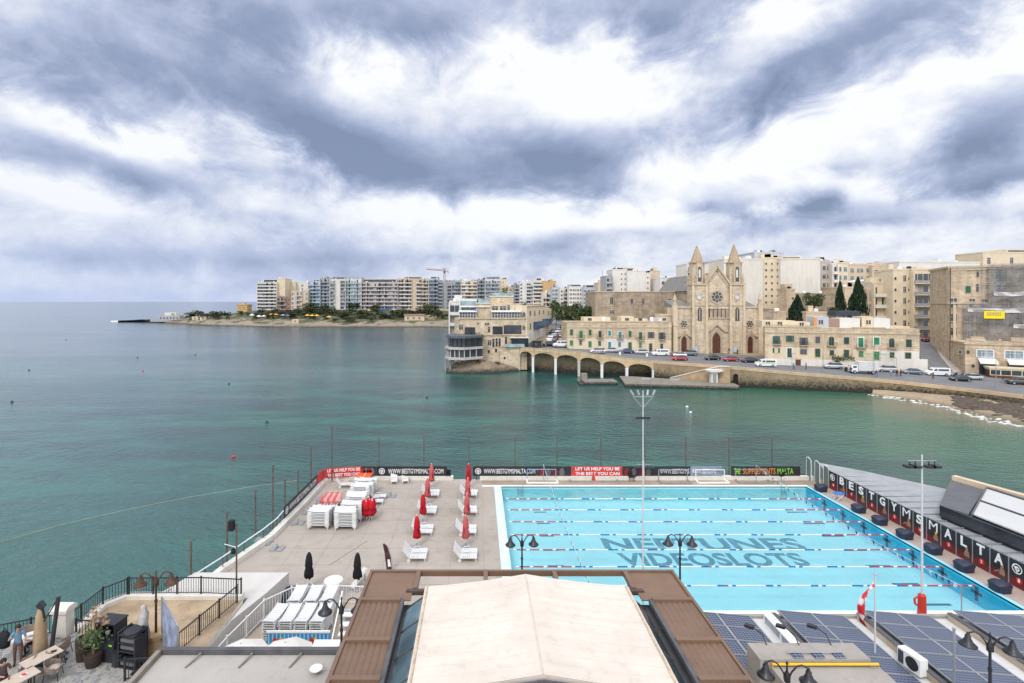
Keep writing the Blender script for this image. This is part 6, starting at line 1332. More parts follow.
q.front([(Lg-7,-1.5),(Lg+.3,-1.5),(Lg+.3,2.6),(Lg-7,2.6)],-.12,-.0); q.build('wall_face',WHITEC,r); q=MB()
for a_,c_ in ops: q.box(a_,.1,-1,c_,.2,1.75)
q.build('gate',WOOD,r); q=MB()
for a_,c_ in ops: q.box(a_-.3,-.06,1.85,c_+.3,.36,2.05)
q.build('lintel',TRIM,r)
s=leaves(260,lambda q:(q.uniform(-2.6,2.6),q.gauss(0,.35),q.gauss(0,.35)),.45,11); x,z,_=bR.xz(840,357.5); p=O+f*x-nb*1.8; p.z=O.z+z
r=thing('balcony_hedge','row of green potted shrubs along the garden wall below the arched balcony','hedge',p,rzR); s.build('foliage',mat('hedge leaves',(.07,.12,.04),.7,.4,3),r)
x,z,_=bR.xz(875,350); r=thing('green_pergola_frame','light green metal canopy frame over the bright green doors','canopy',O+f*x-nb*1.6,rzR); q=MB()
for k in range(5): q.bar((-3.5+k*1.75,-1.2,3.4),(-3.5+k*1.75,1.5,4.2),.06)
q.bar((-3.5,-1.2,3.4),(3.5,-1.2,3.4),.06); q.bar((-3.5,1.5,4.2),(3.5,1.5,4.2),.06); q.build('frame',mat('pale green metal',(.20,.33,.22),.6),r); q=MB(); q.bar((-3.5,-1.2,0),(-3.5,-1.2,3.4),.06); q.bar((3.5,-1.2,0),(3.5,-1.2,3.4),.06); q.build('post',mat('pale green metal',(.2,.33,.22)),r)
# ---------------------------------------------------------------- church
YC=157.0; S_=YC/F; PC=717.0; zc=5.4
b=ch=Bld('church','neo gothic limestone church with twin spired towers and rose windows','church',(wx(PC,YC),YC,zc)); cx_=lambda px:(px-PC)*S_; cz=lambda py: CAMZ+(HY-py)*S_-zc
ROOFG=mat('grey roof slabs',(.20,.19,.175),.8,.15,.8,.2)
# centre bay with gable
q=MB(); q.front([(cx_(705),-.5),(cx_(729.3),-.5),(cx_(729.3),cz(283)),(cx_(717.1),cz(266.6)),(cx_(705),cz(283))],0,3); b.part(q,'gable_wall',STONEC)
q=MB(); q.bar((cx_(704.8),-.15,cz(283.4)),(cx_(717.1),-.15,cz(266.4)),.6,.5); q.bar((cx_(729.5),-.15,cz(283.4)),(cx_(717.1),-.15,cz(266.4)),.6,.5)
for k in range(9):
    t=k/9; 
    for sgn,p in ((1,705),(-1,729.2)): x=lerp(cx_(p),cx_(717.1),t)+sgn*.4; z=lerp(cz(284),cz(267.5),t)-.55; q.box(x-.22,-.16,z-.35,x+.22,0,z)
q.lathe([(.25,0),(.3,.3),(.12,.6),(.22,.9),(.05,1.6)],(cx_(717.1),0,cz(266.8)),8); b.part(q,'gable_coping',TRIM)
def rose(x,z,r_,spokes=8):
    w=b.get(('rose',r_),lambda: rose_mesh(r_,spokes)); return place('rose_window',w,b.r,(x,0,z))
def rose_mesh(r_,n):
    q=MB(); c=28
    disc=[(r_*.8*math.cos(2*math.pi*k/c),r_*.8*math.sin(2*math.pi*k/c)) for k in range(c)]; q.front(disc,-.03,0,1)
    for k in range(c):
        a,d=2*math.pi*k/c,2*math.pi*(k+1)/c
        for r0,r1,y in ((r_*.8,r_,-.18),(r_*.30,r_*.38,-.12)):
            pts=[(math.cos(t)*R_,y,math.sin(t)*R_) for t,R_ in ((a,r0),(d,r0),(d,r1),(a,r1))]; bk_=[(x,0,z) for x,_,z in pts]; q.add(pts+bk_,[(0,1,2,3),(0,4,5,1),(2,6,7,3)],0)
    for k in range(n):
        t=2*math.pi*k/n+.39; q.bar((math.cos(t)*r_*.3,-.06,math.sin(t)*r_*.3),(math.cos(t)*r_*.82,-.06,math.sin(t)*r_*.82),.16,.12,0)
        for e_ in (-.22,.22): q.bar((math.cos(t)*r_*.55,-.06,math.sin(t)*r_*.55),(math.cos(t+e_)*r_*.8,-.06,math.sin(t+e_)*r_*.8),.1,.1,0)
    return q.data('rose_window',[TRIM,GLASS])
rose(cx_(716.8),cz(297),2.15)
q=MB()
for k in range(6):
    x=lerp(cx_(707.3),cx_(727),k/5); P_=[(x+a*.95,c*1.0+cz(312.5)) for a,c in archpts(.95,3.0,True)]; q.front(P_,-.03,-.0,1); 
    for a in (-.62,.62): q.box(x+a-.12,-.22,cz(318),x+a+.12,0,cz(309),0)
    q.front([(x-.75,cz(309)),(x+.75,cz(309)),(x+.45,cz(307.3)),(x,cz(306.2)),(x-.45,cz(307.3))],-.2,-.031,0)
b.part(q,'niche_arcade',[STONEC,STONED])
q=MB(); q.box(cx_(705),-.3,cz(318.6),cx_(729.3),-.001,cz(317.6)); q.box(cx_(705),-.2,cz(305.6),cx_(729.3),-.001,cz(305)); b.part(q,'string_course',TRIM)
def portal(px,pyTop,pyBase,w,apex,foot,hw):
    x=cx_(px); h=cz(pyTop)-cz(pyBase); zc_=cz(pyBase)+h/2
    def mk():
        q=MB(); P_=archpts(w,h,True); q.front(P_,-.05,0,0); q.box(-.05,-.09,-h/2,.05,-.05,h/2-.3,1); q.box(-w/2,-.085,h*.12,w/2,-.05,h*.12+.15,1)
        for k in (-1,1): q.box(k*w*.25-.03,-.08,-h/2,k*w*.25+.03,-.05,h*.1,1)
        return q.data('door',[WOOD,mat('dark door trim',(.05,.022,.014),.6)])
    place('door',b.get(('pd',w,h),mk),b.r,(x,0,zc_))
    q=MB()
    for i,(k,y) in enumerate(((1.16,-.12),(1.34,-.24),(1.52,-.36))):
        P0=archpts(w*(k-.16),h*(1+(k-1.16)*.4),True); P1=archpts(w*k,h*(1+(k-1)*.4),True); dz0=(h*(1+(k-1.16)*.4)-h)/2; dz1=(h*(1+(k-1)*.4)-h)/2
        for j in range(len(P0)-1):
            a,c,d,e_=P0[j],P0[j+1],P1[j+1],P1[j]; V=[(x+p[0],y,zc_+p[1]+dz) for p,dz in ((a,dz0),(c,dz0),(d,dz1),(e_,dz1))]; q.add(V+[(v[0],0,v[2]) for v in V],[(0,1,2,3),(4,5,1,0),(2,6,7,3)])
    q.bar((x-hw,-.3,cz(foot)),(x,-.3,cz(apex)),.35,.45); q.bar((x+hw,-.3,cz(foot)),(x,-.3,cz(apex)),.35,.45); q.box(x-hw-1.0,-.4,cz(foot)-.2,x-hw,0,cz(foot)+.2); q.box(x+hw,-.4,cz(foot)-.2,x+hw+1.0,0,cz(foot)+.2)
    b.part(q,'portal',TRIM)
portal(716.3,332.2,353,2.5,324.2,331.5,2.6); portal(684,336,353,1.75,330.8,336,1.6); portal(750.2,336,353,1.75,330.8,336,1.6)
# towers
for px in (698.9,736.3):
    x=cx_(px); hw=2.05; q=MB(); q.box(x-hw,-.55,-.5,x+hw,3.6,cz(284)); 
    b.part(q,'tower_shaft',STONEC); q=MB()
    for a in (-1,1): q.box(x+a*hw-.42,-1.0,-.5,x+a*hw+.42,-.56,cz(322)); q.box(x+a*hw-.32,-.85,cz(322),x+a*hw+.32,-.56,cz(285.5)); q.box(x+a*hw-.5,-1.08,cz(325.8),x+a*hw+.5,-.54,cz(324.6)); q.box(x+a*hw-.5,-1.1,-.5,x+a*hw+.5,-.5,.9)
    b.part(q,'buttress',STONEL)
    q=MB(); q.box(x-hw-.3,-.9,cz(285.2),x+hw+.3,3.9,cz(283.6)); q.box(x-hw,-.72,cz(305.8),x+hw,-.551,cz(305)); q.box(x-hw+.02,-.5,cz(262.8),x+hw-.02,3.5,cz(261.9)); b.part(q,'string_course',TRIM)
    # belfry: octagonal stage with openings
    o8=[(x+1.85*1.05*math.cos(math.pi/8+k*math.pi/4),1.5+1.95*1.05*math.sin(math.pi/8+k*math.pi/4)) for k in range(8)]
    q=MB(); q.prism(o8,cz(283.6),cz(262.8)); b.part(q,'belfry',STONEC)
    q=MB()
    for k in range(8): q.bar((o8[k][0],o8[k][1],cz(283.6)),(o8[k][0],o8[k][1],cz(262)),.38,.38)
    b.part(q,'belfry_pilaster',TRIM)
    P_=archpts(1.15,4.6,True); q=MB(); q.front([(x+a,cz(274)+c) for a,c in P_],-.46,-.40,0); q.front([(x+a*.5,cz(273.4)+c*.55) for a,c in P_],-.50,-.46,1); b.part(q,'belfry_opening',[GLASS,mat('bright sky gap',(.5,.5,.5),.9)] if False else [GLASS,WHITEC])
    for a in (-1,1):
        for c in (-.35,3.3): q=MB(); q.lathe([(.3,0),(.3,1.4),(.4,1.5),(.05,3.0)],(x+a*1.9,c,cz(283.6)),6); b.part(q,'pinnacle',TRIM)
    tip=244.6 if px<710 else 243.0; q=MB(); q.lathe([(1.95,0),(1.75,.3),(.95,(cz(tip)-cz(261.6))*.52),(.32,(cz(tip)-cz(261.6))*.86),(.42,(cz(tip)-cz(261.6))*.88),(.1,(cz(tip)-cz(261.6))*.93),(.18,(cz(tip)-cz(261.6))*.95),(.03,cz(tip)-cz(261.6))],(x,1.5,cz(261.6)),8); b.part(q,'spire',mat('spire stone',(.40,.30,.20),.9,.15,1.2,.15,dirt=.35))
    w=window_at(b,x,cz(314),1.25,4.3,'lancet',None,TRIM,GLASS); w.location.y=-.56; q=MB(); q.box(x-.1,-.64,cz(320.5),x+.1,-.58,cz(308.5)); b.part(q,'mullion',TRIM)
    q=MB(); n=16; q.front([(x+.75*math.cos(2*math.pi*k/n),cz(297)+.75*math.sin(2*math.pi*k/n)) for k in range(n)],-.60,-.55,1)
    for k in range(n):
        a,d=2*math.pi*k/n,2*math.pi*(k+1)/n; q.bar((x+.85*math.cos(a),-.62,cz(297)+.85*math.sin(a)),(x+.85*math.cos(d),-.62,cz(297)+.85*math.sin(d)),.2,.16,0)
    b.part(q,'roundel',[TRIM,mat('pale roundel',(.55,.55,.54),.7)])
# side aisles
for p0,p1 in ((674.5,692.2),(743.2,759.5)):
    q=MB(); q.box(cx_(p0),.3,-.5,cx_(p1),6,cz(307.5)); b.part(q,'aisle_wall',STONEC); q=MB(); q.box(cx_(p0)-.1,0,cz(308.2),cx_(p1)+.1,.299,cz(306.2)); q.box(cx_(p0)-.1,-.1,cz(304.9),cx_(p1)+.1,6.1,cz(304)) if False else None; b.part(q,'cornice',TRIM)
    q=MB(); q.side([(.4,cz(307.5)),(9,cz(300)),(9,cz(307.5))],cx_(p0),cx_(p1)); b.part(q,'aisle_roof',ROOFG)
for x in (684,750.2): rr_=rose(cx_(x),cz(324.2),1.3,6); rr_.location.y=.28
for o_ in [k for k in kids(b.r) if k.name.split('.')[0]=='door']: 
    if abs(o_.location.x)>5: o_.location.y=.29
for px,t in ((675,293.5),(760,293.5)):
    q=MB(); x=cx_(px); q.box(x-.65,-.5,-.5,x+.65,.8,cz(305)); q.box(x-.8,-.65,cz(326),x+.8,.0,cz(325)); b.part(q,'corner_pier',STONEL); q=MB(); q.lathe([(.75,0),(.75,.3),(.5,.4),(.5,1.5),(.68,1.6),(.1,cz(t)-cz(305)-.3),(.2,cz(t)-cz(305)-.2),(.03,cz(t)-cz(305))],(x,.15,cz(305)),8); b.part(q,'pinnacle',TRIM)
q=MB(); q.box(cx_(705),3,0,cx_(729.3),40,cz(290)); b.part(q,'nave_wall',STONED); q=MB(); q.front([(cx_(703.5),cz(290)),(cx_(730.8),cz(290)),(cx_(717.1),cz(272))],3.1,40); b.part(q,'nave_roof',ROOFG)
q=MB(); q.box(cx_(761),1,-.5,cx_(776),10,cz(309)); q.box(cx_(760.8),.8,cz(309.6),cx_(776.2),10.2,cz(308)); b.part(q,'side_chapel',STONED)
q=MB(); q.box(cx_(664),2,-.5,cx_(674),8,cz(316)); q.box(cx_(663.8),1.8,cz(316),cx_(674.2),8.2,cz(314.6)); b.part(q,'side_chapel',STONEL)
s=MB()
for k in range(4): s.box(wx(668,YC),YC-1.2-.8*k-.8,4.6,wx(768,YC),YC-.5-.8*k,zc-.02-.14*k)
solo(s,'church_steps',PAVE,'broad pale stone steps before the church doors','steps')
for px in (688.5,728.5,743.5):
    p=(wx(px+(.0),YC-1.6),YC-1.6,zc-.1); 
for k,px in enumerate((695.5,735.2)):
    r=thing('notice_board','small white and blue notice board beside the %s church door'%('main, left of the' if k==0 else 'main, right of the'),'notice board',(wx(px,YC-1.5),YC-1.5,zc-.05)); r['label']='small blue and white notice board by the main church door, %s side'%('left' if k==0 else 'right'); q=MB(); q.box(-.55,-.04,.7,.55,.04,2.2); q.build('panel',mat('pale blue notice',(.40,.52,.60),.5),r); q=MB(); q.bar((-.5,0,0),(-.5,0,.7),.07); q.bar((.5,0,0),(.5,0,.7),.07); q.build('leg',GREYM,r)
# convent wing
b=Bld('convent','long plain weathered limestone convent wing behind the left house row','convent',(wx(595,180),180,6)); s_=180/F; H=CAMZ+(HY-292.3)*s_-6; W_=(691-595)*s_
b.box('wall',STONED,0,0,-2,W_,16,H); q=MB(); q.box(-.15,-.2,H,W_,.3,H+.35); q.box(-.15,.3,H,.2,16,H+.35); b.part(q,'cornice',TRIM)
for px in (615.5,637,659.5): x,_,_=b.xz(px,300); b.box('buttress',STONED,x-.35,-.35,-2,x+.35,0,H-.6)
for px,py,w,h,k in ((611.7,300.4,3.4,7,'arch'),(631.8,301,2.6,5,'closed'),(643,301,2.4,5.4,'plain'),(669.4,301.4,2.8,5.4,'arch'),(682,301,2.6,5,'plain'),(611.8,311.8,4.4,3.6,'plain')):
    window(b,px,py,w,h,k,GREYS if k=='closed' else None)
q=MB(); x0,z0,_=b.xz(596,316); x1,_,_=b.xz(632,316); q.box(x0,-3,-2,x1,0,z0); b.part(q,'lean_to',STONED)
# ---------------------------------------------------------------- vegetation
FOL=mat('olive green foliage',(.055,.085,.030),.75,.5,.5,.15); FOLD=mat('dark conifer foliage',(.022,.040,.022),.8,.45,.6,.1); FOLB=mat('grey green scrub foliage',(.065,.080,.040),.85,.45,.2,.1); BARK=mat('brown bark',(.10,.075,.055),.95,.3,2,.1)
def crown(n,rx,rz,size,seed,lobes=10,flat=1):
    rr=random.Random(seed); L_=[]
    for k in range(lobes):
        t=rr.uniform(0,6.28); u=rr.uniform(-.45,.75); q=math.sqrt(max(.05,1-u*u))*rr.uniform(.35,.72); L_.append((q*math.cos(t)*rx,q*math.sin(t)*rx,u*rz,rr.uniform(.30,.5)))
    def fn(q):
        l=q.choice(L_); d=Vector((q.gauss(0,1),q.gauss(0,1),q.gauss(.25,1))).normalized()*q.uniform(.55,1.05)*l[3]; return (l[0]+d.x*rx,l[1]+d.y*rx,l[2]+d.z*rz)
    return leaves(n,fn,size,seed+1,flat)
def conifer(n,R_,H,size,seed,power=1.0):
    rr=random.Random(seed)
    def fn(q):
        t=q.random()**.75; lay=.82+.18*math.sin(t*H*4.2); rad=R_*(1-t)**power*lay*math.sqrt(q.uniform(.25,1)); a=q.uniform(0,6.28); rad*=1+.22*math.sin(a*3+t*9); return (rad*math.cos(a),rad*math.sin(a),t*H-.12*rad)
    return leaves(n,fn,size,seed+1,.6)
TV={}
def tree(kind,label,loc,h,w,group=None,rz=0):
    """h total height, w crown width"""
    if kind not in TV:
        if kind[:5]=='broad': TV[kind]=(crown(1500,1,1,.17,int(kind[5:])*17,11).data('crown',[FOL]),.62,.40)
        elif kind[:5]=='scrub': TV[kind]=(crown(330,1,1,.30,int(kind[5:])*13,8).data('crown',[FOLB]),.5,.5)
        elif kind=='conifer': TV[kind]=(conifer(2600,1.15,1,.15,5,.62).data('crown',[FOLD]),.06,.94)
        elif kind=='cypress': TV[kind]=(conifer(1900,1.2,1,.16,9,.45).data('crown',[FOLD]),.06,.94)
        s=MB(); s.tube([(0,0,0),(.03,.02,.4),(0,0,.8)],[.06,.045,.015],6); s.tube([(.02,.01,.35),(.2,.1,.6)],[.03,.012],5); s.tube([(.02,.01,.4),(-.18,.1,.65)],[.03,.012],5); TV[kind+'t']=s.data('trunk',[BARK])
    me,c,k=TV[kind]; r=thing('tree' if kind[:5]!='scrub' else 'bush',label,'tree' if kind[:5]!='scrub' else 'bush',loc,rz,group)
    t=place('trunk',TV[kind+'t'],r); t.scale=(w*.5 if kind[:5]!='cypre' else w,)*2+(h,)
    o=place('crown',me,r,(0,0,h*c)); o.scale=(w/2,w/2,h*k); return r
for k,(px,pt,pb,wp,Y) in enumerate(((556,303,332,15,205),(571,302,338,24,196),(585,307,340,23,188),(594,301,330,20,200),(579,320,345,14,182),(563,325,343,10,192),(601,318,338,12,186),(548,312,334,9,210))):
    z=CAMZ+(HY-pb)*Y/F; tree('broad%d'%(k%3+1),['round green tree behind the far end of the street, leftmost tall one','broad green tree left of the convent wall, the widest one','broad green tree close to the corner of the convent wall','tall green tree against the convent wall edge','low green tree at the foot of the widest tree','small green tree beside the street cars','small green tree half behind the left house row','small round tree at the street end behind the waterfront building'][k],(wx(px,Y),Y,z),(pb-pt)*Y/F,wp*Y/F,'green trees beside the street',k)
Yt=172
for k,(kd,px,pt,pb,wp,Y,lab) in enumerate((('conifer',797.5,296,324,20,168,'broad dark conifer behind the right house row, left one'),('broad2',814,293,318,20,172,'broad dark conifer behind the right house row, right one'),('cypress',840,282,315,9.5,180,'slim dark cypress standing alone behind the right house row'),('conifer',858,278.5,313,17,172,'tall dark pointed conifer right of the slim cypress'),('scrub1',833,307,315,12,178,'dark bush at the foot of the slim cypress'),('scrub2',862,303,313,20,179,'dark bush below the tall pointed conifer'),('scrub3',853,313,322,18,168,'yellow green bush on the roof terrace behind the right house row'))):
    z=CAMZ+(HY-pb)*Y/F; tree(kd,lab,(wx(px,Y),Y,z),(pb-pt)*Y/F,wp*Y/F,None,k)
# headland scrub and trees
rr=random.Random(3)
hb=[]
def onland(px,py):
    best=None
    for i in range(1,40):
        p=headland(px,i/40); y=HY-(p.z-CAMZ)*F/p.y; d=abs(y-py)
        if best is None or d<best[0]: best=(d,p)
    return best[1]
spots=[(190,318,16),(198,317.5,18),(205,318,14),(214,317,16),(220,317.8,17),(227,317,14),(262,313,12),(268,315,12),(276,313.5,14),(285,314.5,13),(292,316,14),(300,314,14),(307,312,16),(316,312.5,18),(325,312,18),(333,313.5,16),(341,316.5,15),(347,320.5,12),(353,321,12),(360,316,16),(368,317,16),(376,313,14),(383,318,14),(391,317,14),(399,316,16),(406,315.5,18),(414,316.5,16),(421,315,18),(429,314.5,18),(437,315,16),(335,321,10),(372,320.5,9),(312,317,12),(240,313.5,10),(247,314.5,9),(444,317,12),(256,317,9)]
spots+=[(258+k*5.2+rr.uniform(-2,2),rr.uniform(312.5,317.5),rr.uniform(8,14)) for k in range(35)]; spots.sort(); area=lambda px: 'at the low tip' if px<235 else 'under the stepped white apartment house' if px<292 else 'below the glassy apartment houses' if px<362 else 'below the long mauve apartment house' if px<400 else 'at the right end'
ordn=['leftmost','second','third','fourth','fifth','sixth','seventh','eighth','ninth','tenth','eleventh','twelfth','thirteenth','fourteenth','fifteenth','sixteenth','seventeenth','eighteenth','nineteenth','twentieth','twenty first','twenty second','twenty third','twenty fourth','twenty fifth','twenty sixth','twenty seventh','twenty eighth']; cnt={}
for k,(px,py,w) in enumerate(spots):
    p=onland(px,py+1.5); s_=p.y/F; side=area(px); nn=cnt.get(side,0); cnt[side]=nn+1
    tree('scrub%d'%(k%3+1),'grey green bushy headland tree, %s from the left %s'%(ordn[nn],side) if nn else 'grey green bushy headland tree, leftmost one %s'%side,p,w*.62*s_*.75,w*s_*.85,'bushy trees on the headland',k)
for k,(px,py,w) in enumerate(((309,306.5,18),(320,306,20),(353,306.5,16),(430,308,18),(376,308.5,14),(276,306.5,9))):
    p=onland(px,311); s_=p.y/F; tree('scrub%d'%(k%3+1),'flat topped street tree on the headland, %s'%['left of two under the blue grey house','right of two under the blue grey house','below the turquoise glazed house','below the grey concrete house','below the mauve house','beside the low brown house'][k],p,(311-py+4)*s_,w*s_,'street trees before the apartment houses',k)
# ---------------------------------------------------------------- headland buildings
ZB=13.3; ap=lambda *a,**k: apt(*a,group='apartment houses along the far promenade',**k)
ap('stepped white apartment house with deep balconies at the seaward end of the row',257.5,277,282.5,495,ZB,WHITEC,8,'B2BB',rail=WHITEC,attic=(.25,1,3.2,None))
ap('blank cream side wall block joined to the stepped white apartment house',277,285,279,497,ZB,CREAM,8,'.',depth=18)
ap('cream blank walled block behind the low brown house',285.2,295.5,282.5,512,ZB,CREAM,7,'.')
ap('pale block with stair tower behind the beige house with blue windows',295.5,309,283,516,ZB,WHITEC,7,'.W.')
ap('low brown house with a balcony front beside the stepped white house',277.5,291,297,492,ZB,BROWNW,3,'BBW')
ap('low beige house with bright blue windows',291.2,308,291,488,ZB,BEIGE,4,'W.b2.W',gm=mat('bright blue glazing',(.08,.16,.30),.2))
ap('blue grey apartment house with glass balconies, left of the white gridded houses',308.4,320.3,281.5,494,ZB,BLUEW,8,'BB',rail=RAILG,gm=GLASSB)
ap('tall narrow pale apartment house with a dark penthouse',320.5,330,278.5,496,ZB,GREYW,9,'BB',rail=GLASSL)
ap('white gridded apartment house with two balcony columns',330.2,345.5,279.5,494,ZB,WHITEC,8,'B.B',rail=GLASSL,attic=(.1,.9,2.6,GREYW))
ap('turquoise glazed apartment house with pale floor bands',345.7,361.3,279.5,496,ZB,WHITEW,8,'BB2B',gm=GLASST,rail=GLASST,attic=(0,1,2.2,GREYM))
ap('wide mauve beige apartment house with many balconies and a cream top',361.6,398,282.5,498,ZB,MAUVE,7,'BB2BB2',rail=MAUVE,attic=(.02,.95,3.5,CREAM))
ap('tall beige apartment house with vertical piers',398.3,421,279,500,ZB,BEIGE,8,'BBB.b',rail=WHITEC,attic=(.25,1,2.4,CREAM))
ap('narrow beige block beside the tall piers',421.1,428.7,279.5,500,ZB,BEIGE,8,'Bb',rail=BEIGE)
ap('slim grey glazed apartment house with a stepped white top',429,438.5,279,498,ZB,BLUEW,8,'B2b',rail=GLASSL,attic=(.1,.9,2.6,WHITEW))
ap('grey concrete apartment house under the tower crane',438.6,451.5,281.5,498,ZB,GREYW,8,'B.b',rail=GREYW,attic=(.0,1,1.5,GREYW))
ap('grey green apartment house with long balconies right of the crane',451.8,461,281,480,ZB,GREYW,8,'B2',rail=GLASSL)
ap('white framed apartment house with orange blinds and a red roof edge',461.2,477,281,470,ZB,WHITEC,8,'BB',rail=WHITEC,gm=mat('orange blinds',(.24,.12,.06),.6,.8,.5),attic=(.5,1,1.2,mat('red roof edge',(.40,.06,.05),.7)))
ap('pale grey apartment house between the orange blinds and the cream corner block',477.2,485,280,465,ZB,GREYW,8,'BB',rail=GLASSL)
ap('large glazed apartment house with a cream blank corner',485.2,500,279.5,455,ZB,WHITEC,8,'BB',rail=GLASSL,gm=GLASSB,attic=(.1,1,2.6,GREYW))
ap('blank cream corner block beside the large glazed apartment house',500,507,279.5,456,ZB,CREAM,8,'s')
ap('low beige house between two taller apartment houses',507.2,513.8,287,440,ZB,BEIGE,6,'W')
ap('dark grey apartment house with narrow balconies',513.9,519.5,285,430,ZB,GREYM,8,'Bb',rail=GREYM)
ap('white apartment house with a large rounded arch front',519.6,533,282,428,ZB,WHITEW,8,'W.B2',rail=BLUEW)
ap('cream apartment house with stacked rounded balconies',533.2,543,281,425,ZB,WHITEC,8,'B2',rail=WHITEC,attic=(.3,.9,2.8,None))
ap('ochre blank sided block at the street end',543.2,556,281.5,420,ZB,ORANGEW,7,'..s')
ap('low pale house with stepped terraces under the ochre block',543,551.5,293,400,ZB,WHITEC,4,'BB',rail=BEIGE)
ap('blue grey house with small dark windows behind the street trees',552,560,287.5,390,ZB,BLUEW,6,'www')
ap('white grey house with square windows behind the street trees',560.2,569,288.5,380,ZB,WHITEW,6,'Wbb',rail=GREYW)
ap('white apartment house with an arcade like window grid behind the trees',569.2,583,287,370,ZB,WHITEW,6,'wwww',attic=(.1,.9,2,BLUEW))
ap('pale blue grey apartment house right of the window grid house',583.2,598,288,365,ZB,BLUEW,6,'wWww',attic=(.2,.8,2.4,None))
ap('beige narrow block beside the big white hillside block',598.2,605.5,283,360,ZB,BEIGE,6,'W')
# tower on the headland tip and bathing hut
p=onland(242,310.5); s_=p.y/F; b=Bld('watch_tower','small square limestone watch tower on the headland tip','tower',(wx(236.8,p.y),p.y,p.z)); w_=10.4*s_; b.box('wall',ORANGEW,0,0,-2,w_,w_,8.6*s_*.85); b.box('parapet',ORANGEW,-.3,-.3,8.6*s_*.85,w_+.3,w_+.3,8.6*s_*.95); b.box('turret',ORANGEW,w_*.35,w_*.3,8.6*s_*.95,w_*.65,w_*.6,9.8*s_)
for k in (.3,.7): window_at(b,w_*k,5,1.0,1.4,'plain')
p=onland(166,320); s_=p.y/F; b=Bld('bathing_club','small white flat roofed building with glass front at the headland tip','building',(wx(158.5,p.y-4),p.y-4,p.z-.5)); W_=21*s_; b.box('wall',GREYW,0,0,-1,W_,8,5.2); b.box('upper_room',WHITEC,W_*.25,1,5.2,W_*.8,7,8.0); b.box('lower_terrace',GREYW,-7,-2,-1,W_+3,-.02,1.8)
for k in range(6): window_at(b,W_*(k+.7)/6.4,2.6,1.9,2.2,'plain',fm=WHITEW)
window_at(b,W_*.66,6.5,2.4,1.6,'plain',fm=WHITEW,gm=mat('green print panel',(.05,.25,.1),.6))
for k,px in enumerate((193,201)):
    p=onland(px+3,319.5); b=Bld('beach_hut','small cream hut on the rocks of the headland, %s of two'%('left' if k==0 else 'right'),'hut',(wx(px,p.y),p.y-2,p.z-.6)); b.box('wall',CREAM,0,0,-1,6.2,5,3.4); window_at(b,3,1.8,1.4,1.4,'plain')
p=onland(411,320); b=Bld('boat_house','low stone house with a brown roof on the headland shore','house',(wx(405,p.y),p.y-3,p.z-1)); b.box('wall',STONEL,0,0,-1,17,8,4.6); b.box('roof',BROWNW,-.5,-.5,4.6,17.5,8.5,6)
for k in range(3): window_at(b,3+5*k,2.6,1.4,1.6,'plain')
for k,(px,py,w) in enumerate(((296,322,6.5),(430,317.5,14))):
    p=onland(px,py); b=Bld('stone_hut',['small pale stone hut on the shore below the yellow parasols','broad tan stone terrace wall at the right end of the headland'][k],'hut',(wx(px-w/2,p.y),p.y-2,p.z-1)); b.box('wall',STONEL if k==0 else STONE,0,0,-1,w*p.y/F,5,3.2); window_at(b,w*p.y/F*.5,1.6,1.2,1.2,'plain')
# garden walls of the headland promenade
s=MB()
for a,b_ in zip(range(285,446,8),range(293,454,8)):
    p,q=onland(a,310.6),onland(b_,310.6); p.y=q.y=(p.y+q.y)/2; s.bar(Vector((wx(a,p.y),p.y,p.z)),Vector((wx(b_,p.y),p.y,p.z)),1.0,2.6)
solo(s,'promenade_wall',STONEL,'long low stone retaining wall along the headland promenade','wall')
# parasols and awnings on the headland
for k,(px,py,c_) in enumerate(((252,317,0),(259,317.5,0),(264,317.5,0),(271.5,315.5,1),(276,315.5,1),(283,316.2,2),(288.5,316.2,2),(307.5,317,3),(312,317,3),(316.8,317,3),(329,318.5,3),(387,316,4))):
    p=onland(px,py+2.5); s_=p.y/F; m=[WPAINT,ORGP,mat('lilac cloth',(.30,.30,.52),.8),YEL,BLUEB][c_]; r=thing('parasol','%s parasol on the headland %s'%(['white','orange','lilac','yellow','light blue'][c_],['leftmost of the white group','middle of the white group','rightmost of the white group'][k] if c_==0 else ['','left of the pair' if k==3 else 'right of the pair','left of the pair' if k==5 else 'right of the pair',['left of the row of three','middle of the row of three','right of the row of three','alone right of the row of three'][k-7] if c_==3 else '','in front of the promenade wall'][c_]),'parasol',p,0,'parasols on the headland'); q=MB(); q.lathe([(2.4,2.7),(1.2,3.4),(.05,3.9)],(0,0,.6),8); q.build('canopy',m,r); q=MB(); q.tube([(0,0,-.5),(0,0,4)],.06,5); q.build('pole',WPAINT,r)
s=MB()
p=onland(383,311); s.box(-8,-2,1.5,8,2,2.2); [s.box(x,-1.9,-1,x+.2,-1.7,1.5) for x in (-7.5,0,7.3)]; solo(s,'blue_awning',BLUEB,'long bright blue awning on the headland promenade','awning',p)
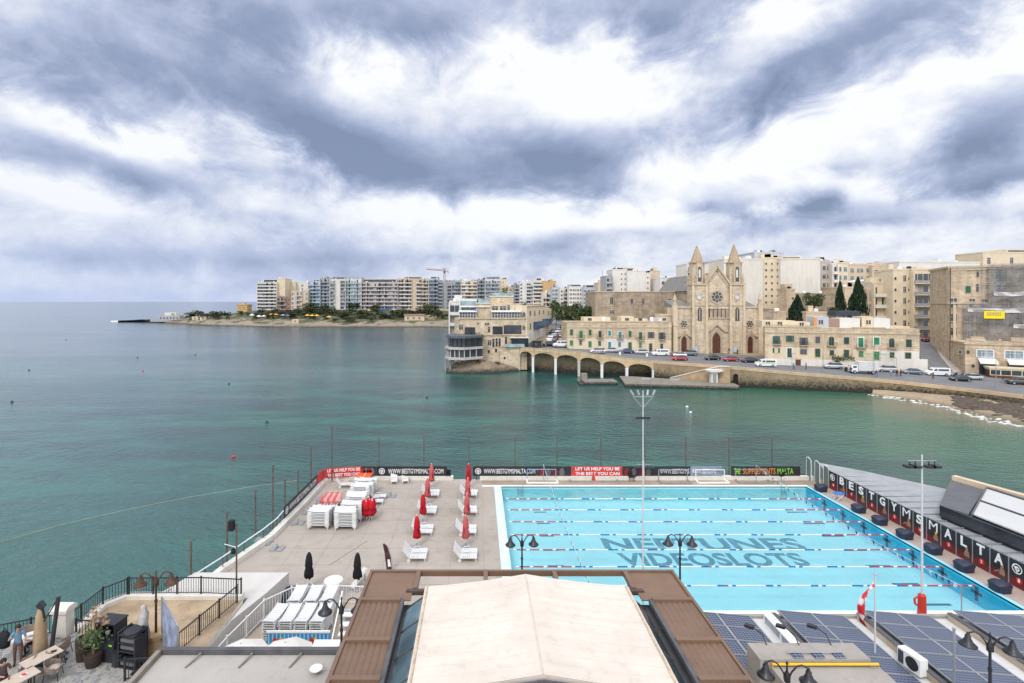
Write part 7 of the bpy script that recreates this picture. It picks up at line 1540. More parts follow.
# tower crane
def crane(px,pt,Y,zb,jl,jr,ang,label,m):
    s_=Y/F; top=CAMZ+(HY-pt)*s_; r=thing('tower_crane',label,'crane',(wx(px,Y),Y,zb)); H=top-zb; q=MB(); 
    for a in (-.8,.8):
        for c in (-.8,.8): q.bar((a,c,0),(a,c,H),.25)
    n=int(H/3)
    for k in range(n): q.bar((-.8,-.8,k*3),(.8,-.8,k*3+3),.16); q.bar((.8,.8,k*3),(-.8,.8,k*3+3),.16); q.bar((-.8,.8,k*3),(-.8,-.8,k*3+3),.16)
    q.build('mast',m,r); zj=H-3*s_; q=MB(); e=Vector((-jl*s_,0,zj+ang*s_)); q.bar((0,0,zj),e,.5); q.bar((0,0,zj+1.4),e+Vector((0,0,.7)),.3); n=10
    for k in range(n): q.bar(Vector((0,0,zj)).lerp(e,k/n),Vector((0,0,zj+1.4)).lerp(e+Vector((0,0,.7)),(k+1)/n),.16)
    q.bar((0,0,zj),(jr*s_,0,zj-.2*s_),.6); q.bar((0,0,H),(jr*s_*.9,0,zj),.15); q.bar((0,0,H),Vector((0,0,zj)).lerp(e,.6),.15); q.build('jib',m,r); q=MB(); q.box(jr*s_*.75,-.7,zj-2.4*s_*.9,jr*s_,.7,zj); q.build('counterweight',GREYM,r); q=MB(); q.box(-.6,-1.6,zj-2.4,.8,-.5,zj-.2); q.build('cab',GLASS,r)
CRM=mat('brownish red crane paint',(.22,.10,.075),.7,.2,1)
crane(444.5,268,530,ZB,18,4,1.6,'reddish tower crane above the grey concrete apartment house',CRM); crane(675,277,420,16,10,8,0,'small grey tower crane behind the white hillside houses',GREYM)
# headland white building behind the waterfront restaurant
ap('narrow white terrace house with long balconies behind the waterfront restaurant',449.5,460,302,186,1,WHITEW,5,'B',rail=WHITEW,depth=10)
# ---------------------------------------------------------------- waterfront restaurant on the rock
WS=mat('waterfront limestone',(.60,.495,.355),.9,.16,.4,.15,streak=.45,dirt=.4,ashlar=.6); Yw=158.5
b=Bld('waterfront_restaurant','large cream stone waterfront building with glazed terraces and a dark glass bay over the sea','building',(wx(457,Yw),Yw,0)); lx=lambda px,Y=Yw: wx(px,Y)-b.O.x
lz=lambda py,Y=Yw: CAMZ+(HY-py)*Y/F
q=MB(); q.prism([(-1.0,5),(0,1.2),(1.2,0),(lx(527),0),(lx(535),30),(2,30)],.3,16.2); b.part(q,'wall',WS)
q=MB(); 
for z,h in ((16.0,.45),(10.9,.28)): q.box(-.1,-.28,z,lx(527)+.1,0-.001,z+h)
b.part(q,'cornice',TRIM)
b.box('upper_wall',WS,lx(476),2,16.2,lx(527),24,20.7); b.box('top_room',WS,lx(491),5.5,20.7,lx(514.5),22,22.9); b.box('roof_slab',WHITEC,lx(490),5.2,22.9,lx(515),22.5,23.15)
b.box('roof_slab',WHITEC,lx(475.6),1.7,20.7,lx(491),9,20.95)
for px,py,w,h,k in ((461,327.2,4,5,'plain'),(470,331,9.4,6.4,'plain'),(497.6,330.6,8.8,7.4,'plain'),(512.6,329.6,16.4,7.6,'plain'),(489,329.5,2,5.2,'plain'),(523.8,327.8,2.6,4.2,'arch'),(489.4,342.7,3.2,5,'plain'),(493.4,343,2,8,'plain'),(496.6,342.5,2,8,'plain'),(499.6,342.5,2,8,'plain'),(506,340.5,2,7,'plain'),(488.8,351.5,2,3,'plain'),(496,350.5,2,3.4,'plain'),(487,324,4.2,2,'plain'),(523.8,314.5,2.8,4.6,'arch'),(463,353,2,2.4,'plain'),(478,323.5,1.6,1.6,'plain')):
    window(b,px,py,w,h,k,fm=DARKM if w>7 else TRIM)
for px,py,w,h in ((495,306.3,6,6.6),(503,306.2,6,6.6),(508.6,305.2,2.2,4)):
    k=(Yw+5.5)/F; window_at(b,lx(px,Yw+5.5),CAMZ+(HY-py)*k,round(w*k,1),round(h*k,1),'plain',fm=TRIM,y=5.5) if False else window_at(b,lx(px,Yw+2),CAMZ+(HY-py-2.5)*(Yw+2)/F,round(w*.31,1),1.6,'plain',y=2)
# glazed verandas with white roofs on the terrace
for p0,p1 in ((459.5,476),(492,520)):
    x0,x1=lx(p0),lx(p1); q=MB(); q.box(x0,.15,16.5,x1,2,18.1); b.part(q,'veranda_glass',GLASS); q=MB(); n=int((x1-x0)/.8)
    for k in range(n+1): xx=lerp(x0,x1,k/n); q.box(xx-.06,.05,16.45,xx+.06,.149,18.1)
    q.box(x0,.04,17.2,x1,.148,17.28); b.part(q,'veranda_frame',WPAINT); q=MB(); q.side([(-.5,18.1),(-.5,18.25),(2.6,18.75),(2.6,18.6)],x0-.3,x1+.3); b.part(q,'veranda_roof',WHITEC)
# white glazed storey on the left with a roof terrace
q=MB(); q.box(lx(461),4.0,16.2,lx(490),16,19.6); b.part(q,'glazed_room',GLASSL); q=MB()
for px in (461,465,470,476,482,490): q.box(lx(px)-.12,3.8,16.2,lx(px)+.12,3.99,19.6)
q.box(lx(459),1.5,19.6,lx(491),16.2,19.85); q.box(lx(459),3.7,18.0,lx(476),3.95,18.2); q.box(lx(458.6),8,19.85,lx(478),16,22.1); b.part(q,'white_frame',WHITEW)
q=MB(); q.box(lx(459.5),7.9,20.2,lx(477),7.99,21.6); b.part(q,'upper_glazing',GLASST)
q=MB(); q.box(lx(477),8,20.9,lx(490),8.06,22.2); q.box(lx(491),5.2,23.15,lx(515),5.26,24.2); b.part(q,'glass_balustrade',RAILG)
s=leaves(160,lambda q:(q.uniform(lx(492),lx(507)),6.2+q.gauss(0,.3),23.6+q.gauss(0,.3)),.5,21); b.part(s,'roof_hedge',FOL)
s=leaves(120,lambda q:(lx(506)+q.gauss(0,.55),7+q.gauss(0,.5),24.6+q.gauss(0,.7)),.5,22); b.part(s,'roof_shrub',FOL)
s=leaves(90,lambda q:(lx(525)+q.gauss(0,.5),1.8+q.gauss(0,.4),20.6+q.gauss(0,.5)),.4,23); b.part(s,'roof_shrub',FOL)
q=MB(); q.box(lx(474),1.0,17.4,lx(476.5),1.1,19.2); b.part(q,'blue_banner',mat('blue banner cloth',(.10,.14,.50),.7))
# dark glass bay
def bayz(py,Y=152): return CAMZ+(HY-py)*Y/F
pl=lambda L_:[(wx(px,Y)-b.O.x,Y-Yw) for px,Y in L_]
q=MB(); q.prism(pl([(445,155),(449,151.2),(464,150.2),(483,154.5),(483,159),(450,162)]),bayz(359.6),bayz(357.2)); q.prism(pl([(445,155),(449,151.2),(464,150.2),(483,154.5),(483,159),(450,162)]),bayz(349.4),bayz(347.2)); b.part(q,'bay_floor',mat('pale bay slab',(.46,.43,.39),.8,.1,1))
q=MB(); q.prism(pl([(446.5,155.4),(450.5,152),(464,151),(482.6,155),(483,159),(451,161)]),bayz(357.2),bayz(349.4)); q.prism(pl([(449.5,155.8),(452.5,152.6),(465,151.6),(482.4,155.5),(483,159),(453,161)]),bayz(347.2),bayz(338)); b.part(q,'bay_glass',GLASS)
q=MB(); q.prism(pl([(446,155),(450,151),(465,149.8),(483.4,154.4),(483,159),(450,162)]),bayz(338),bayz(335.6)); b.part(q,'bay_roof',mat('dark grey bay roof',(.10,.11,.125),.6,.2,1))
ed=[(446.3,155.3),(450.2,151.8),(464,150.8),(482.6,154.8)]
for (p0,Y0),(p1,Y1) in zip(ed,ed[1:]):
    for t in (0.02,.33,.66):
        px,Y=lerp(p0,p1,t),lerp(Y0,Y1,t); x=wx(px,Y)-b.O.x; q=MB(); q.bar((x,Y-Yw,bayz(357.2)),(x,Y-Yw,bayz(349.4)),.28); b.part(q,'bay_mullion',mat('pale bay slab',(.46,.43,.39)))
q=MB()
for (p0,Y0),(p1,Y1) in zip(ed,ed[1:]):
    for t in (0.05,.4,.75):
        px,Y=lerp(p0+2,p1,t),lerp(Y0+.6,Y1+.6,t); x=wx(px,Y)-b.O.x; q.bar((x,Y-Yw,bayz(347.2)),(x,Y-Yw,bayz(338)),.16)
b.part(q,'bay_frame',DARKM)
for px in (445.6,450.4): q=MB(); x=wx(px,154.5)-b.O.x; q.tube([(x,-4,-1.5),(x,-4,bayz(359.6))],.32,8); b.part(q,'bay_column',GREYM)
s=leaves(80,lambda q:(lx(473)+q.gauss(0,2.2),-2.5+q.gauss(0,.5),bayz(335)+abs(q.gauss(0,.4))),.4,24); b.part(s,'bay_planting',FOLB)
# rock foot
s=MB()
for px,Y,w,h in ((452,157.5,3,1.6),(458,156.5,4,2.4),(465,154.8,6,2.4),(475,155.2,6,3.0),(484,156,6,3.2),(492,156.8,6,2.6),(500,157.4,5,2.2),(508,157.6,4,1.6)):
    cx,cy=wx(px,Y),Y; s.grid(14,8,lambda u,v: Vector((cx+math.cos(u*6.2832)*w*math.cos(v*1.57)*(1+.22*mnoise.noise((u*7,v*3,px))),cy+math.sin(u*6.2832)*w*.55*math.cos(v*1.57),-1+ (h+1)*math.sin(v*1.57)*(1+.3*mnoise.noise((px*.3,u*9,v*4))))))
struct(s,'shore_rocks',zband('dark shore rock',(.24,.19,.13),(.03,.03,.025),.3,1.6))
r=thing('terrace_wall','rough stone wall between the waterfront building and the first white pier','wall',(wx(500,158),158,0)); q=MB(); q.prism([(0,.0),(wx(519,157.4)-wx(500,158),-.6),(wx(522,160)-wx(500,158),6),(0,6)],-1,7.35); q.build('wall_face',WS,r); q=MB(); q.bar((0,0,7.45),(wx(519,157.4)-wx(500,158),-.6,7.45),.5,.3); q.build('coping',TRIM,r); q=MB()
for x in (1.2,2.3): q.box(x,-.25,3.6,x+.5,-.05,4.4)
q.build('opening',GLASS,r)
p=Vector((wx(511,157),157.2,7.4)); r=thing('terrace_canopy','white roofed canopy with dark posts over the terrace beside the waterfront building','canopy',p); W_=wx(529,157)-wx(511,157); q=MB(); q.prism([(-.3,-.2),(W_,-.2),(W_,1.1),(-.3,1.1)],2.75,3.0); q.build('roof',WHITEW,r); q=MB()
for k in range(6): q.bar((W_*k/5.2,-.1,0),(W_*k/5.2,-.1,2.75),.1)
q.build('post',DARKM,r); q=MB(); q.box(W_*.05,.2,0,W_*.98,1.0,2.6); q.build('dim_interior',GLASS,r); q=MB(); q.box(-1.6,-.35,0,W_*.75,-.3,1.0); q.build('glass_screen',RAILG,r)
# the corner house along the street
A=Vector((wx(527,158.2),158.2,7.6)); B=Vector((wx(551.5,188),188,7.6)); rz=math.atan2(B.y-A.y,B.x-A.x); b=Bld('corner_house','cream street house with enclosed blue balconies and white lower walls beside the waterfront building','house',A,rz); Lh=math.hypot(B.x-A.x,B.y-A.y)
x1,_,_=b.xz(545,330); q=MB(); q.prism([(0,0),(x1,0),(x1-2,7),(2,9)],-2,12.6); q.prism([(x1,0.05),(Lh,.05),(Lh-2,7),(x1-1,7)],-2,11.2); b.part(q,'wall',CREAM)
q=MB(); q.box(-.1,-.25,12.2,x1+.1,-.001,12.6); b.part(q,'cornice',TRIM); xx,zz,_=b.xz(536,330.5); b.box('render_panel',WHITEW,.1,-.05,-.5,x1*.98,-.001,4.6)
for px,py,w,h,k in ((530.2,313.3,1.6,5,'arch'),(534.6,313.3,1.6,5,'arch'),(539.2,312.5,1.5,4.6,'arch'),(543.4,311.8,1.3,4.2,'arch'),(530.2,326.5,1.6,6.4,'arch'),(530.4,336.5,1.5,4.6,'plain'),(534.4,335.6,1.4,4.6,'plain'),(539,334.5,1.4,4.6,'plain'),(543,333.2,1.3,5,'plain'),(548.4,313,1,4,'plain'),(550.4,314,.8,4,'plain')):
    x,z,sc_=b.xz(px,py); window_at(b,x,z,1.2,round(min(2.4,h*.33),1),k)
for p0,p1,pt,pb,m in ((533.5,539.8,322.5,329.3,BLUEP),(542.5,548.5,319.5,326,mat('slate blue balcony paint',(.10,.16,.24),.5,.15,2))):
    x0,zt,_=b.xz(p0,pt); x1_,_,_=b.xz(p1,pt); _,zb_,_=b.xz(p0,pb); q=MB(); q.box(x0,-1.0,zb_,x1_,-.001,zt,0); q.box(x0-.1,-1.1,zt,x1_+.1,0,zt+.15,0); n=5
    for k in range(n): q.box(lerp(x0,x1_,(k+.15)/n),-1.03,lerp(zb_,zt,.45),lerp(x0,x1_,(k+.85)/n),-1.0,zt-.15,1)
    q.build('enclosed_balcony',[m,GLASSB],b.r)
# street climbing behind
s=MB()
for r0,r1 in zip(rows[:2],rows[1:3]): 
    a,b_,c,d=[p+Vector((0,0,.06)) for p in (r0[1],r0[2],r1[2],r1[1])]; s.quad(a,b_,c,d)
struct(s,'street',ROAD)
# ---------------------------------------------------------------- ramp street and palace on the right
s=MB(); RP=[Vector(p) for p in ((wx(924,127.6),127.6,3.0),(wx(969,132.5),132.5,3.0),(wx(935,158),158,8.8),(wx(917,162),162,9.4),(wx(908,195),195,12.5),(wx(930,195),195,12.5))]
s.add([RP[0],RP[1],RP[2],RP[3]]+[p-Vector((0,0,6)) for p in RP[:4]],[(0,1,2,3),(0,4,5,1),(1,5,6,2),(3,7,4,0)]); s.add([RP[3],RP[2],RP[5],RP[4]],[(0,1,2,3)]); struct(s,'ramp_street',ROAD)
s=MB(); a0,a1=RP[0].lerp(RP[1],.66),RP[3].lerp(RP[2],.62); up=Vector((0,0,.12)); 
s.add([a0+up,RP[1]+up,RP[2]+up,a1+up,a0,RP[1],RP[2],a1],[(0,1,2,3),(0,4,5,1),(3,7,4,0)]); struct(s,'ramp_pavement',PAVE)
s=MB(); w=Vector((.16,0,.02)); s.quad(a0-w*2+Vector((0,0,.05)),a0-w+Vector((0,0,.05)),a1-w+Vector((0,0,.05)),a1-w*2+Vector((0,0,.05))); struct(s,'ramp_line',mat('worn yellow line',(.50,.36,.12),.8))
rzp=math.atan2(-.477,.879); PB=Vector((wx(949,141),141,2.5)); b=Bld('palace','tall old limestone palace with carved windows, its right part behind scaffolding','palace',PB,rzp); H=CAMZ+(HY-267.5)*141/F-2.5
PLS=mat('palace limestone',(.56,.45,.32),.9,.2,.4,.15,streak=.5,dirt=.45,ashlar=.6)
b.box('wall',PLS,0,0,0,34,17.5,H); q=MB(); q.box(-.35,-.35,H-.2,34,17.8,H+.35); q.box(-.2,-.2,H-.9,34,-.001,H-.2); q.box(-.25,-.25,18.2,34,-.001,18.7); q.box(-.25,-.001,18.2,-.001,17.6,18.7); q.box(-.15,-.15,13.2,6.5,-.001,13.5); b.part(q,'cornice',TRIM)
for px,py,w,h,k in ((977.6,273,1.8,7.6,'plain'),(977.3,287.8,1.8,7.4,'plain'),(968,289.5,4,7,'closed'),(953.5,303,5,9,'plain'),(953.5,318.6,5,9,'plain'),(953.5,331.5,5,7,'plain'),(1001,276,8,12,'arch'),(1001,289,7,8,'plain'),(972,303,4,8,'plain'),(967,320,4,8,'plain'),(974,320,4,8,'plain'),(967,334,4,6,'plain'),(974,334,4,6,'plain'),(1005,303,4,7,'plain'),(1012,303,4,7,'plain'),(1004,322,4,9,'plain'),(1012,322,4,9,'plain'),(1022,303,4,7,'plain'),(1020,322,4,9,'plain'),(984,303,4,7,'plain'),(986,322,4,8,'plain')):
    window(b,px,py,w,h,k,GREENS)
q=MB()
for x in (1.1,5.2): q.box(x-.3,-.35,0,x+.3,-.001,18)
b.part(q,'pilaster',STONEL); q=MB(); q.tube([(.2,-.3,0),(.2,-.3,H)],.12,6); b.part(q,'drain_pipe',RUST)
# scaffolding with netting
m,nt,bs,L=nt_of('scaffold netting'); out=nt.nodes['Material Output']; tr=nd(nt,'ShaderNodeBsdfTransparent'); df=nd(nt,'ShaderNodeBsdfDiffuse'); L.new(mix(nt,ramp(nt,noise(nt,.5,4,.6),[(.35,0),(.65,1)]),(.20,.195,.19),(.38,.37,.36)),df.inputs[0]); ms=nt.nodes.new('ShaderNodeMixShader')
L.new(mathn(nt,'MULTIPLY_ADD',ramp(nt,noise(nt,.3,4,.6),[(.35,0),(.65,1)]),.28,.28),ms.inputs[0]); L.new(tr.outputs[0],ms.inputs[1]); L.new(df.outputs[0],ms.inputs[2]); L.new(ms.outputs[0],out.inputs[0]); NET=m
sx0,_,_=b.xz(962.5,320); sx1=30; fz=Vector((b.c,b.s,0)); r=thing('scaffolding','grey netted scaffolding with reddish board decks covering the palace front','scaffolding',PB+fz*sx0,rzp); W_=sx1-sx0; xu,_,_=b.xz(986,280); xu-=sx0; q=MB(); n=14
for k in range(n+1):
    x=W_*k/n; top=H+.6 if x>xu-1 else 18.5
    for y in (-1.7,-.5): q.tube([(x,y,8),(x,y,top)],.045,5)
for lv in range(11):
    z=9+lv*2.1; x0=0 if z<18.5 else xu
    if z>H+.6: break
    q.tube([(x0,-1.72,z+.95),(W_,-1.72,z+.95)],.035,4); q.tube([(x0,-1.72,z+.45),(W_,-1.72,z+.45)],.03,4)
for k in range(0,n,3): q.tube([(W_*k/n,-1.75,9),(W_*min(n,k+3)/n,-1.75,18)],.035,4)
q.build('tubes',STEEL,r)
for lv in range(11):
    z=9+lv*2.1; x0=0 if z<18.5 else xu
    if z>H+.3: break
    q=MB(); q.box(x0,-1.65,z,W_,-.45,z+.08); q.build('deck',mat('red brown scaffold board',(.20,.085,.065),.8,.5,1.2),r)
q=MB(); q.grid(24,1,lambda u,v:(u*W_,-1.85+.12*math.sin(u*40),lerp(8.5,18.4,v))); q.grid(18,1,lambda u,v:(lerp(xu,W_,u),-1.85+.12*math.sin(u*30),lerp(18.6,H+.5,v))); q.build('netting',NET,r)
q=MB(); 
for z,x0,x1 in ((16.2,W_*.02,W_*.55),(12.0,W_*.35,W_*.9),(20.5,xu+1,xu+7)): q.grid(12,3,lambda u,v:(lerp(x0,x1,u),-1.95+.2*math.sin(v*3+u*9),z+v*1.1-.25*math.sin(u*3.14)))
q.build('folded_sheet',mat('pale grey sheet',(.50,.49,.48),.8,.12,1),r)
x,z,sc_=b.xz(991,314.6); r=thing('yellow_sign','bright yellow builder sign hanging on the grey scaffolding','sign',PB+fz*x+Vector((-.477,-.879,0))*2.1+Vector((0,0,z)),rzp); q=MB(); q.box(-2.0,-.03,-1.0,2.0,.03,1.0); q.build('panel',mat('sign yellow',(.85,.62,.01),.5,.03,2),r); q=MB(); q.box(-2.05,-.04,1.0,2.05,.04,1.12); q.build('edge',BLUEP,r); q=MB()
for z_ in (.45,-.05): 
    xx=-1.5
    for k in range(9): w_=(.25,.16,.3,.2,.28,.14,.24,.3,.2)[k]; q.box(xx,-.045,z_-.13,xx+w_,-.031,z_+.13); xx+=w_+.09
q.build('print_bar',BLUEP,r)
# ground floor block with awnings
D=Vector((wx(965,130.7),130.7,2.2)); b=Bld('shop_block','low rough limestone shop block with awnings and a parapet below the scaffolding','shop',D,rzp); H=8.8
b.box('wall',PLS,0,0,0,30,11.5,H); q=MB(); q.box(-.25,-.25,H-.5,30,-.001,H); q.box(-.25,0,H-.5,-.001,11.5,H); q.box(0,0,H,30,.35,H+.5)
for k in range(10): q.box(.3+k*3,-.05,H+.5,.9+k*3,.45,H+1.0)
for k in range(3): q.box(1+k*7.5,-.1,H+.5,3.6+k*7.5,.5,H+1.5)
b.part(q,'cornice',PLS)
for px,py,w,h in ((985,353.6,12,6.6),(1014,354.8,13,7.2)): window(b,px,py,w,h,'plain',fm=WPAINT,gm=GLASSL)
for px,py in ((973,366),(968,352),(960,352)): window(b,px,py,2.2,3,'plain')
for px,py in ((987,362),(1016,363)):
    x,z,sc_=b.xz(px,py); q=MB(); q.side([(0,z+.9),(-1.6,z-.1),(-1.6,z-.35),(0,z+.75)],x-1.7,x+1.7); b.part(q,'awning',WPLAS); q=MB(); q.box(x-1.5,-.05,.8,x+1.5,0,z-.1); b.part(q,'shop_front',GLASS)
p=D+Vector((b.c,b.s,0))*3.4+Vector((-.477,-.879,0))*4.3; p.z=2.6; r=thing('kiosk','cream framed glazed kiosk on the pavement in front of the shop block','kiosk',p,rzp); q=MB(); q.box(0,0,0,7.6,3.2,2.4); q.build('wall',WOOD,r); q=MB(); q.box(-.2,-.2,2.4,7.8,3.4,2.75); q.box(-.05,-.06,2.1,7.65,3.2,2.41)
for k in range(5): q.box(k*1.87,-.06,.9,k*1.87+.16,-.001,2.1)
q.box(-.05,-.06,.8,7.65,-.001,.95); q.build('frame',mat('cream kiosk paint',(.62,.53,.36),.6,.06,1),r); q=MB()
for k in range(4): q.box(k*1.87+.18,-.03,.98,k*1.87+1.84,-.002,2.08)
q.build('window',GLASS,r)
# ---------------------------------------------------------------- hillside houses
gp='hillside apartment houses'; ah=lambda *a,**k: apt(*a,group=gp,**k)
ah('tall cream apartment house with small windows left of the glazed balconies column',893,911.5,270.5,170,8.5,CREAM,6,'s.Ws',attic=None,depth=5)
ah('pale apartment block with five stacked grey balconies beside the palace',911.7,934,270,169,8.5,CREAM,6,'B2',rail=GREYM,depth=16)
ah('stepped cream apartment house with white balconies left of the tall cream house',872.5,893,283.5,174,8,CREAM,5,'B2W',rail=WHITEC,depth=4)
ah('narrow cream wing with side balconies beside the dark conifer',866.5,872.4,290,176,8,BEIGE,4,'b',rail=CREAM,depth=3)
ah('long white blank walled block on the skyline behind the palace',899,986,262.5,225,14,WHITEW,5,'.........',rz=R(4))
ah('cream topped block on the skyline above the scaffolding',983,1040,253,240,14,CREAM,5,'W.W.W',attic=(.5,1,2,None))
ah('beige apartment house with blue doors on the skyline, left one',848,872,265,235,16,BEIGE,6,'WwW',depth=10,gm=GLASSB,attic=(.1,.8,.8,ORANGEW))
ah('beige apartment house on the skyline, right one with a dark canopy',872.2,897.5,266.5,233,16,BEIGE,6,'W.W',depth=10,gm=GLASSB)
ah('mauve house with paired windows right of the big white block',821.3,831.3,262,218,12,MAUVE,7,'w')
ah('slim white column of balconies right of the mauve house',831.4,836.8,264,216,12,WHITEC,7,'b',rail=WHITEC)
ah('cream house with tall windows left of the beige skyline houses',837,848,263.5,218,12,CREAM,7,'WW',gm=GLASSB)
ah('blank white side of the big white block next to the church tower',724,763,259.8,212,9,WHITEC,9,'.',top_gap=1)
ah('cream window strip in the middle of the big white block',763.2,780.5,258.6,213,9,CREAM,11,'sss')
ah('wide blank white wall with a stepped top on the big white block',780.7,820.5,259.5,211,9,WHITEC,9,'.',attic=(.1,.6,1.6,CREAM))
ah('pale blue grey plant room on top of the big white block',754.5,784,253,228,20,BLUEW,3,'.')
ah('grey white apartment house with dark balconies between the church towers',686.5,728,264.5,262,12,WHITEC,8,'BWwB',rail=GREYM,attic=(.35,.6,1.6,GREYM))
ah('narrow grey block at the left edge of the white hillside houses',606,612.3,276.5,300,12,GREYW,7,'b')
ah('white hillside house with a column of paired small windows',612.5,627,270,302,12,WHITEW,9,'..ss')
ah('blank white hillside house with rooftop sheds',627.2,645.3,271.5,300,12,WHITEW,8,'.',attic=(.0,.45,2.2,ORANGEW))
ah('narrow white hillside house with dark side windows',645.4,650.3,273.5,300,12,WHITEC,8,'s')
ah('plain beige tower block between two white hillside houses',650.5,659.8,271.5,310,12,BEIGE,8,'.')
ah('low white hillside house with a long balcony',659.9,676.5,278.5,290,12,WHITEW,6,'W2B2W',rail=WHITEW)
ah('cream hillside house with rooftop clutter left of the church tower',676.7,688,280,285,12,CREAM,6,'wb')
ah('long old stone wall with a shed roof behind the conifers',795,841,294.5,196,6,STONED,4,'.',depth=8,name='stone_building')
ah('small square stone turret at the end of the long old wall',786.8,795,290,192,6,STONE,4,'.s',depth=6,name='stone_building')
ah('low beige stone block behind the roof rooms, left of the conifers',762.5,786,312.5,168,6,STONE,2,'..',depth=8,name='stone_building')
ah('broad beige retaining block below the long old wall',806,836,313,164,6,STONEL,2,'...',depth=6,name='stone_building')
ah('orange tinted stone block between the two dark conifers',845,858,288,204,8,STONEL,4,'.',name='stone_building')
r=thing('dark_canopy','low dark blue flat canopy between the conifers and the cream houses','canopy',(wx(836,160),160,13)); q=MB(); q.box(0,0,.9+3.1,wx(860,160)-wx(836,160),8,5.4); q.build('cover',mat('dark blue canopy',(.05,.065,.085),.7,.2,1),r); q=MB(); [q.tube([(x,.3,0),(x,.3,4)],.1,5) for x in (.4,3.5,7)]; q.build('post',GREYM,r)
r=thing('white_roof_canopy','curved white translucent canopy roof below the beige skyline houses','canopy',(wx(858,205),205,20)); W_=wx(893,205)-wx(858,205); q=MB(); q.grid(16,3,lambda u,v:(u*W_,v*8,CAMZ-20+(HY-282.5)*205/F+1.2*math.sin(u*3.1416*1.5)**2*.8+.4)); o=q.build('cover',WHITEW,r); md=o.modifiers.new('t','SOLIDIFY'); md.thickness=.3; q=MB(); [q.tube([(W_*k/4,.5,-8),(W_*k/4,.5,CAMZ-20+(HY-282.5)*205/F+.3)],.12,5) for k in range(5)]; q.build('post',GREYM,r)
s=MB(); p=(wx(602.5,355),355,20); z=CAMZ+(HY-270)*355/F-20; s.tube([(0,0,-6),(0,0,z)],.18,5); [s.bar((-.8,0,z-k*2),(.8,0,z-k*2),.1) for k in (1,2,3)]; solo(s,'antenna_mast',STEEL,'tall thin antenna mast on the skyline left of the white hillside houses','antenna',p)
# ---------------------------------------------------------------- vehicles
CARP=lambda n,c: mat(n+' car paint',c,.32,.04,1,.5,coat=.6)
PAINTS=dict(silver=CARP('silver',(.42,.43,.45)),white=CARP('white',(.70,.70,.70)),black=CARP('black',(.015,.016,.018)),red=CARP('red',(.30,.02,.02)),navy=CARP('navy',(.03,.05,.13)),grey=CARP('blue grey',(.13,.17,.21)),dark=CARP('dark grey',(.06,.06,.065)))
def section(q,prof,m=0):
    """closed body from (x, z0, z1, halfwidth bottom, halfwidth top) stations"""
    vs=[]; 
    for x,z0,z1,wb,wt in prof: vs+=[(x,-wb,z0),(x,wb,z0),(x,wb*1.02,lerp(z0,z1,.55)),(x,wt,z1),(x,-wt,z1),(x,-wb*1.02,lerp(z0,z1,.55))]
    n=len(prof); fs=[(i*6+k,i*6+(k+1)%6,(i+1)*6+(k+1)%6,(i+1)*6+k) for i in range(n-1) for k in range(6)]+[tuple(range(6))[::-1],tuple((n-1)*6+k for k in range(6))]
    q.add(vs,fs,m)
